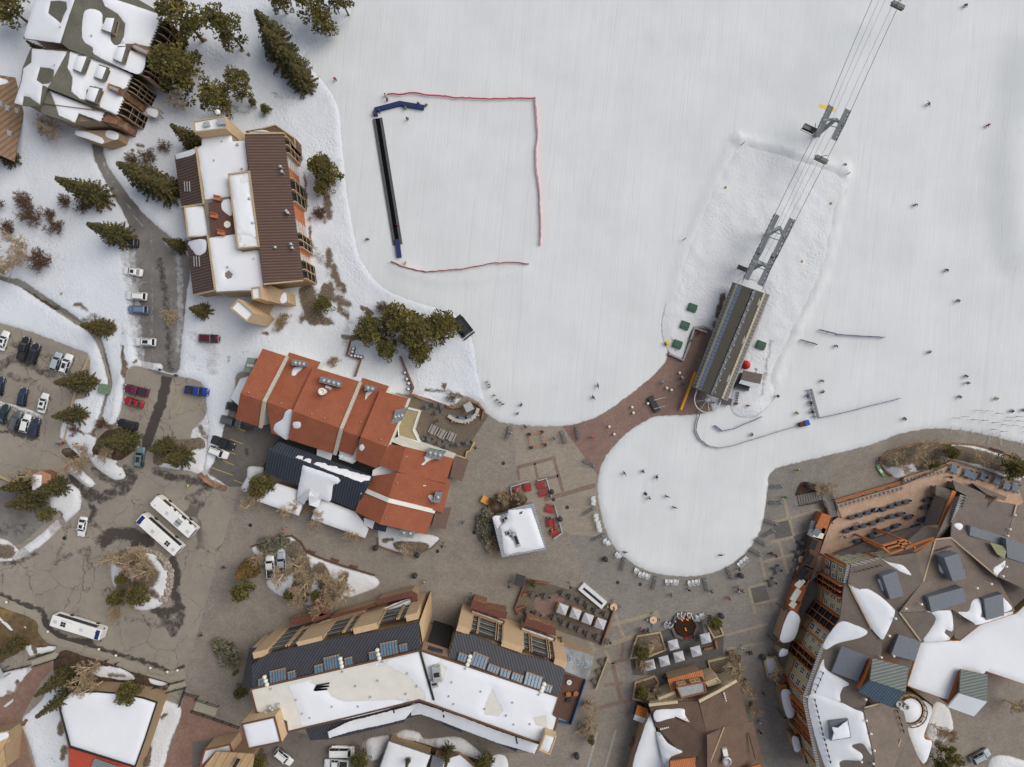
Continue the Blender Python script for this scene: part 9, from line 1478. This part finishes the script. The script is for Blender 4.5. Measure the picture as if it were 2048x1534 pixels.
for a_ in(('sk',Pn,1927,14,230,'black','black','black clad skier near the top right corner'),('bo',Pn,1853,211,200,'black','dark','dark snowboarder with arms out, upper right slope'),('sk',Pn,1968,254,0,'red','grey','skier in a red jacket spraying snow, upper right'),('sk',Pn,1827,410,250,'grey','dark','grey skier in the middle of the right slope'),('sk',Pn,1890,541,210,'navy','brown','skier in a navy jacket beside the right hand snow bank'),('sk',Pn,1913,602,200,'teal','brown','skier in a teal jacket below the snow bank'),('sk',Pn,1856,705,160,'grey','black','dark grey skier low on the right slope'),('sk',Pn,1929,752,200,'red','dark','skier in dark red, upper of two close together at right'),('ss',Pn,1929,766,170,'grey','grey','grey skier just under the dark red skier'),('sk',Pn,1916,793,200,'black','black','black skier above the queue maze'),('sk',Pn,1989,797,180,'neon','black','skier with neon yellow jacket above the queue maze'),('sk',Pn,2020,822,170,'black','dark','black skier gliding into the queue maze'),('sk',Pn,2043,820,170,'black','black','black skier at the right edge beside the queue maze'),('sk',Pn,1807,837,190,'dark','black','dark skier on the run above the grey plaza path'),('sk',Pn,1642,760,240,'green','black','skier in a green jacket above the ticket gates'),('sk',Pn,1644,784,160,'black','grey','black skier right of the ticket gates'),('ss',Pn,1611,792,160,'blue','black','skier in blue at the top left of the ticket gates'),('ss',Pn,1618,806,170,'black','dark','black skier at the middle of the ticket gates'),('ss',Pn,1621,823,170,'dark','black','dark skier at the lower left of the ticket gates'),('sk',Pn,1593,825,200,'yellow','dark','skier in yellow left of the ticket gates'),('ss',Pn,1552,792,180,'black','black','lone black skier between the hut and the gates'),('sk',Pn,1503,869,170,'blue','blue','skier in blue inside the lift queue bend'),('sk',Pn,1670,691,230,'blue','green','skier in a bright blue jacket below the slope fence'),('sk',Pn,1688,332,200,'blue','navy','skier in blue beside the corner of the rough snow'),('bo',Pn,1196,771,190,'navy','black','navy snowboarder above the curve of the slope edge'),('bo',Pn,1185,795,30,'navy','dark','navy snowboarder just above the slope edge'),('sk',Pn,1044,810,160,'dark','navy','dark skier on the slope near the lodge patio'),('wa',Pn,1036,826,200,'grey','dark','grey walker at the slope edge near the square barrier'),('wa',Pn,1051,853,90,'black','brown','dark walker stepping off the slope by the square barrier'),('bo',Pn,1249,945,210,'dark','dark','leftmost snowboarder on the round snow field'),('sk',Pn,1283,942,10,'dark','black','second rider from left on the round snow field'),('bo',Pn,1311,953,350,'black','black','third rider from left on the round snow field'),('si',Pn,1291,988,120,'black','black','rider sitting on the round snow field, upper of a pair'),('wa',Pn,1297,995,40,'brown','black','person crouching by the seated rider on the round snow field'),('bo',Pn,1332,992,60,'grey','black','snowboarder right of the seated pair'),('bo',Pn,1347,1014,70,'dark','black','lowest snowboarder in the middle of the round snow field'),('bo',Pn,1440,1109,100,'brown','dark','snowboarder at the lower right of the round snow field'),('bo',Pn,1249,1103,90,'navy','black','dark person at the lower left rim of the round snow field'),('wa',Pn,672,162,300,'red','dark','walker on the cat track at the upper left of the slope'),('ss',Pn,772,194,200,'grey','dark','grey skier at the top left net of the beginner area'),('ss',Pn,776,203,320,'red','black','skier in red above the navy barrier'),('wa',Pn,760,226,90,'blue','black','person in blue at the top of the carpet lift'),('wa',Pn,750,231,90,'red','dark','person in red at the top left of the carpet lift'),('ss',Pn,838,211,270,'teal','black','skier in teal behind the navy barrier'),('sk',Pn,852,212,300,'black','red','skier at the right end of the navy barrier'),('sk',Pn,814,218,200,'green','green','child in green below the navy barrier'),('ss',Pn,816,241,270,'teal','black','skier alone below the navy barrier'),('sk',Pn,736,478,280,'teal','black','skier on the track left of the carpet lift'),('st',Pn,813,527,0,'yellow','yellow','person in yellow at the bottom of the beginner area'),('st',Pn,796,452,80,'red','black','person in red riding the carpet lift'),('wa',ZR,1770,157,0,'neon','black','person in a neon vest where the grey path meets the slope'),('wa',ZR,1665,372,0,'green','black','person in bright green on the right plaza'),('wa',ZR,1552,820,0,'red','dark','person in red walking right of the round snow field'),('wa',ZR,1590,835,0,'dark','brown','person in dark clothes beside the red walker'),('wa',ZR,905,1110,120,'black','black','person in black below the round snow field'),('wa',ZR,760,1150,200,'brown','dark','person in brown below the round snow field'),('wa',ZR,1295,1125,200,'white','dark','person in white in the small group below the snow field'),('wa',ZR,1330,1118,200,'green','black','child in green in the small group below the snow field'),('wa',ZR,1290,1090,200,'red','grey','person in dark pink red in the small group below the snow field'),('wa',ZR,1222,1175,180,'pink','pink','child in pink on the plaza'),('wa',ZR,1080,1120,0,'grey','dark','grey person beside the coloured ski rack'),('wa',ZR,1300,945,0,'brown','black','person bending beside the lower right bin'),('wa',ZH,1325,570,90,'white','navy','person in white and navy by the restaurant planter'),('wa',ZH,1378,610,0,'black','black','person in black by the restaurant planter, left of a pair'),('wa',ZH,1396,606,0,'brown','dark','person in brown by the restaurant planter, right of a pair'),('wa',ZH,1495,935,80,'black','black','person in black walking up the right lane'),('wa',ZH,1468,1165,90,'white','black','person with a white hat in the right lane'),('wa',ZH,1470,1240,100,'black','black','person in black at the lower right lane'),('si',ZH,725,378,0,'white','black','person in white seated left of the fire pit, outer'),('si',ZH,755,388,0,'grey','black','person in grey seated left of the fire pit, middle'),('si',ZH,784,362,0,'blue','white','person in blue seated left of the fire pit, nearest'),('si',ZH,880,502,90,'red','red','person in red seated below the fire pit'),('si',ZH,912,498,100,'red','navy','person in red and navy seated below the fire pit'),('si',ZH,940,488,120,'navy','black','person in navy seated below the fire pit'),('wa',ZH,515,425,30,'red','black','person in red by the left planter'),('wa',ZH,545,440,30,'black','dark','person in black by the left planter, middle'),('wa',ZH,578,438,30,'dark','black','person in dark grey by the left planter, right'),('wa',ZK,585,1130,0,'blue','dark','person in blue crossing the plaza between lodge and kiosk'),('st',ZK,368,325,0,'red','black','waiter in red on the lodge patio'),('st',ZK,392,322,180,'black','white','person in black and white on the lodge patio'),('wa',ZK,1608,456,0,'orange','orange','person in orange on the brick plaza'),('wa',ZK,1310,465,90,'blue','teal','person in blue right of the square barrier'),('wa',ZK,965,418,90,'white','red','person in white and red beside the left ski rack'),('si',ZK,1255,1093,0,'blue','neon','person in blue sitting at the middle red table'),('si',ZK,1282,1098,180,'red','blue','person in red sitting at the middle red table'),('si',ZK,1290,1195,0,'neon','black','person in neon sitting at the bottom red table'),('ss',ZK,778,15,300,'yellow','black','instructor in yellow by the slope edge, upper'),('ss',ZK,795,35,300,'yellow','dark','instructor in yellow by the slope edge, middle'),('ss',ZK,798,55,300,'teal','dark','skier in teal beside the yellow instructors'),('ss',ZK,835,120,250,'red','grey','skier in red in the waiting line, uppermost'),('ss',ZK,858,157,250,'red','dark','skier in dark red in the waiting line'),('ss',ZK,880,175,250,'brown','green','skier in brown in the waiting line'),('ss',ZK,903,190,250,'navy','dark','skier in navy in the waiting line, lowest'),('wa',ZD2,525,1100,0,'orange','pink','person in orange on the promenade below the annex'),('wa',ZD2,500,1145,0,'brown','black','person in brown with a dark bag below the annex'),('wa',ZF2,118,48,20,'neon','black','person with a neon stripe north of the condominium'),('wa',ZD2,1570,1478,0,'black','white','person in black and white by the promenade bin'),('wa',ZP,1520,1083,0,'neon','green','worker in neon green above the buses'),('wa',ZB,1800,530,90,'black','black','person in black on the promenade right of the bus loop'),('wa',ZB,1620,1068,90,'black','dark','person in black near the lower promenade'),('wa',ZP,597,682,90,'pink','dark','person in pink on the snow by the long spruce'),('wa',ZP,520,745,0,'red','navy','person in red at the car park corner'),('wa',ZP,495,745,0,'blue','white','person in blue and white at the car park corner'),('wa',ZP,622,748,0,'white','navy','person in white and navy on the walkway'),('wa',ZB2,865,678,200,'navy','black','person in navy on the lower sidewalk'),('wa',ZB2,945,700,200,'black','black','person in black on the lower sidewalk'),('wa',ZL,845,780,60,'white','dark','person in white in the brick lane, upper'),('wa',ZL,858,832,60,'dark','black','person in dark grey in the brick lane, middle'),('wa',ZL,695,818,60,'white','brown','person in white and brown on the brick plaza'),('ss',ZL,922,485,60,'blue','navy','skier in blue beside the upper end of the brick lane'),('ss',ZL,990,425,200,'red','blue','skier in red at the top of the brick lane'),('sk',ZL,1085,985,60,'blue','black','skier in blue boarding the lift'),('ss',ZL,1278,985,60,'red','dark','person in red beside the lift ski rack'),('ss',ZL,1370,1002,60,'red','black','person in red on the snow below the operator hut'),('si',ZG,835,950,0,'black','black','diner in black at a navy terrace table, left',1.2),('si',ZG,872,950,180,'brown','dark','diner in brown at a navy terrace table, right',1.2),('wa',ZG,818,938,0,'white','dark','person in white standing by a navy terrace table',1.2),('wa',ZG,635,1085,0,'black','brown','waiter in black between the terrace table rows',1.2),('st',ZG,690,1052,0,'white','white','cook in white between the terrace table rows',1.2),('wa',ZG,570,1155,0,'brown','white','person in brown near the lower left terrace table',1.2),('si',ZG,1700,690,0,'navy','black','diner in navy at the blue terrace tables',1.2),('wa',ZG,1408,685,0,'black','dark','person in black walking along the terrace railing',1.2),('wa',ZG,20,1298,0,'red','dark','person in dark red on the right plaza near the deck bays')):who(*a_)
for f,l,lb in((ZE,((400,1105),(540,1140)),'dark ski rack full of gear at the left end of the slope fence'),(ZE,((250,1185),(380,1222)),'dark ski rack full of gear below the slope fence')):
 a_,c_=W(*f(*l[0]),.3),W(*f(*l[1]),.3);t=thing('ski_rack',lb,'ski rack',a_,0,'slope gear racks');dd=c_-a_;b=MB();b.beam((0,0,1),dd+Vector((0,0,1)),.08,.08,STEELD);[b.tube(dd*q,dd*q+Vector((0,0,1)),.05,STEELD,n=5)for q in(0,.5,1)];b.build('frame',t);b=MB();[b.beam(dd*((i+.5)/9)+Vector((.1,.35,0)),dd*((i+.5)/9)+Vector((0,-.05,1.4)),.1+.14*(i%2),.05,PLAST)for i in range(9)];b.build('gear',t)
t=bthing('sled_box','blue and maroon equipment sled at the end of the queue rope','sled',*ZL(1825,1147));a_,m_,c_=W(*ZL(1790,1158),.9),W(*ZL(1832,1148),.9),W(*ZL(1866,1136),.9);b=MB();b.beam(a_,m_,1.0,.9,flat('cloth_maroon',A(84,40,48),.8));b.build('rear_box',t);b=MB();b.beam(m_,c_,1.15,1.1,flat('cloth_blue',(0,0,0)));b.build('front_box',t)
t=bthing('canopy_board','dark square canopy panel beside the resort deck bays','canopy',*ZG(375,1085));b=MB();b.slab([tuple(W(*ZG(x,y),2.6))for x,y in((345,1040),(425,1060),(410,1130),(330,1105))],.12,SLT);b.build('panel',t);b=MB();[b.tube((W(*ZG(x,y)).x,W(*ZG(x,y)).y,0),(W(*ZG(x,y),2.5).x,W(*ZG(x,y),2.5).y,2.5),.06,BLKM)for x,y in((350,1045),(418,1062),(405,1125),(335,1100))];b.build('posts',t)
t=bthing('canopy_board','dark square canopy at the north west corner of the umbrella patio','canopy',*ZF2(870,40));b=MB();b.slab([tuple(W(*ZF2(x,y),2.8))for x,y in((850,-10),(925,10),(905,100),(825,75))],.12,flat('dark_hut_wall',(0,0,0)));b.build('panel',t);b=MB();[b.tube((W(*ZF2(x,y)).x,W(*ZF2(x,y)).y,0),(W(*ZF2(x,y),2.7).x,W(*ZF2(x,y),2.7).y,2.7),.06,BLKM)for x,y in((853,-5),(920,14),(900,95),(830,72))];b.build('posts',t)
for x,y,lb in((1270,850,'white round table on the boarded terrace'),(1955-690,945,'wicker seat on the boarded terrace, left'),(1325,940,'wicker seat on the boarded terrace, right'),(1270,990,'dark seat in the middle of the boarded terrace')):
 t=bthing('lounge_seat' if 'seat' in lb else 'patio_table',lb,'seat' if 'seat' in lb else 'table',*ZF2(x,y));p=W(*ZF2(x,y));m_=WHP if 'white' in lb else(PLAST if 'dark' in lb else ORW);b=MB();b.lathe((p.x,p.y,.1),[(.5,0),(.62,.4),(.6,.5),(.1,.5)],m_,12);b.build('seat' if 'seat' in lb else 'top',t)
 if 'seat' in lb:b=MB();b.box((p.x-.5,p.y,.75),(.14,1.0,.5),m_);b.build('backrest',t)
 else:b=MB();b.lathe((p.x,p.y,.62),[(.1,0),(.1,.2),(.02,.22)],GALV,8);b.build('centrepiece',t)
border('terrace_screen','blue glass screen along the east edge of the boarded terrace','screen',ZF2((1400,830),(1285,1180),(1190,1160)),1.1,.2,flat('blue_screen',A(50,96,140),.3),False,None,.09)
    # === CAMERA, LIGHT
for kk in PENDING:kk.finish()
cam=bpy.data.cameras.new('camera');co=bpy.data.objects.new('camera',cam);COL.objects.link(co)
cam.sensor_width=36;cam.lens=36*H/(2048*S);cam.clip_end=3000;cam.clip_start=1
co.location=(0,0,H);co.rotation_euler=(0,0,0)
cam.shift_x=0.0;cam.shift_y=0.0
SC.camera=co
SUN_AZ,SUN_EL=R(24),R(50)
w=bpy.data.worlds.new('World');SC.world=w;w.use_nodes=True;nt=w.node_tree
sky=nt.nodes.new('ShaderNodeTexSky');sky.sky_type='NISHITA';sky.sun_disc=False
sky.sun_elevation=SUN_EL;sky.sun_rotation=R(90)-SUN_AZ;sky.air_density=0.7;sky.dust_density=5.0;sky.ozone_density=0.6
sky.altitude=2500
hs=nt.nodes.new('ShaderNodeHueSaturation');hs.inputs['Saturation'].default_value=0.42;nt.links.new(sky.outputs[0],hs.inputs['Color']);nt.links.new(hs.outputs[0],nt.nodes['Background'].inputs[0]);nt.nodes['Background'].inputs[1].default_value=0.125
sl=bpy.data.lights.new('sun','SUN');sl.energy=1.5;sl.angle=R(45);sl.color=(1.0,0.95,0.88)
so=bpy.data.objects.new('sun',sl);COL.objects.link(so)
d=Vector((math.cos(SUN_EL)*math.cos(SUN_AZ),math.cos(SUN_EL)*math.sin(SUN_AZ),math.sin(SUN_EL)))
so.rotation_euler=d.to_track_quat('Z','Y').to_euler();so.location=(60,60,100)
SC.view_settings.view_transform='Standard';SC.view_settings.look='None'
SC.view_settings.exposure=0.56;SC.view_settings.gamma=1.0
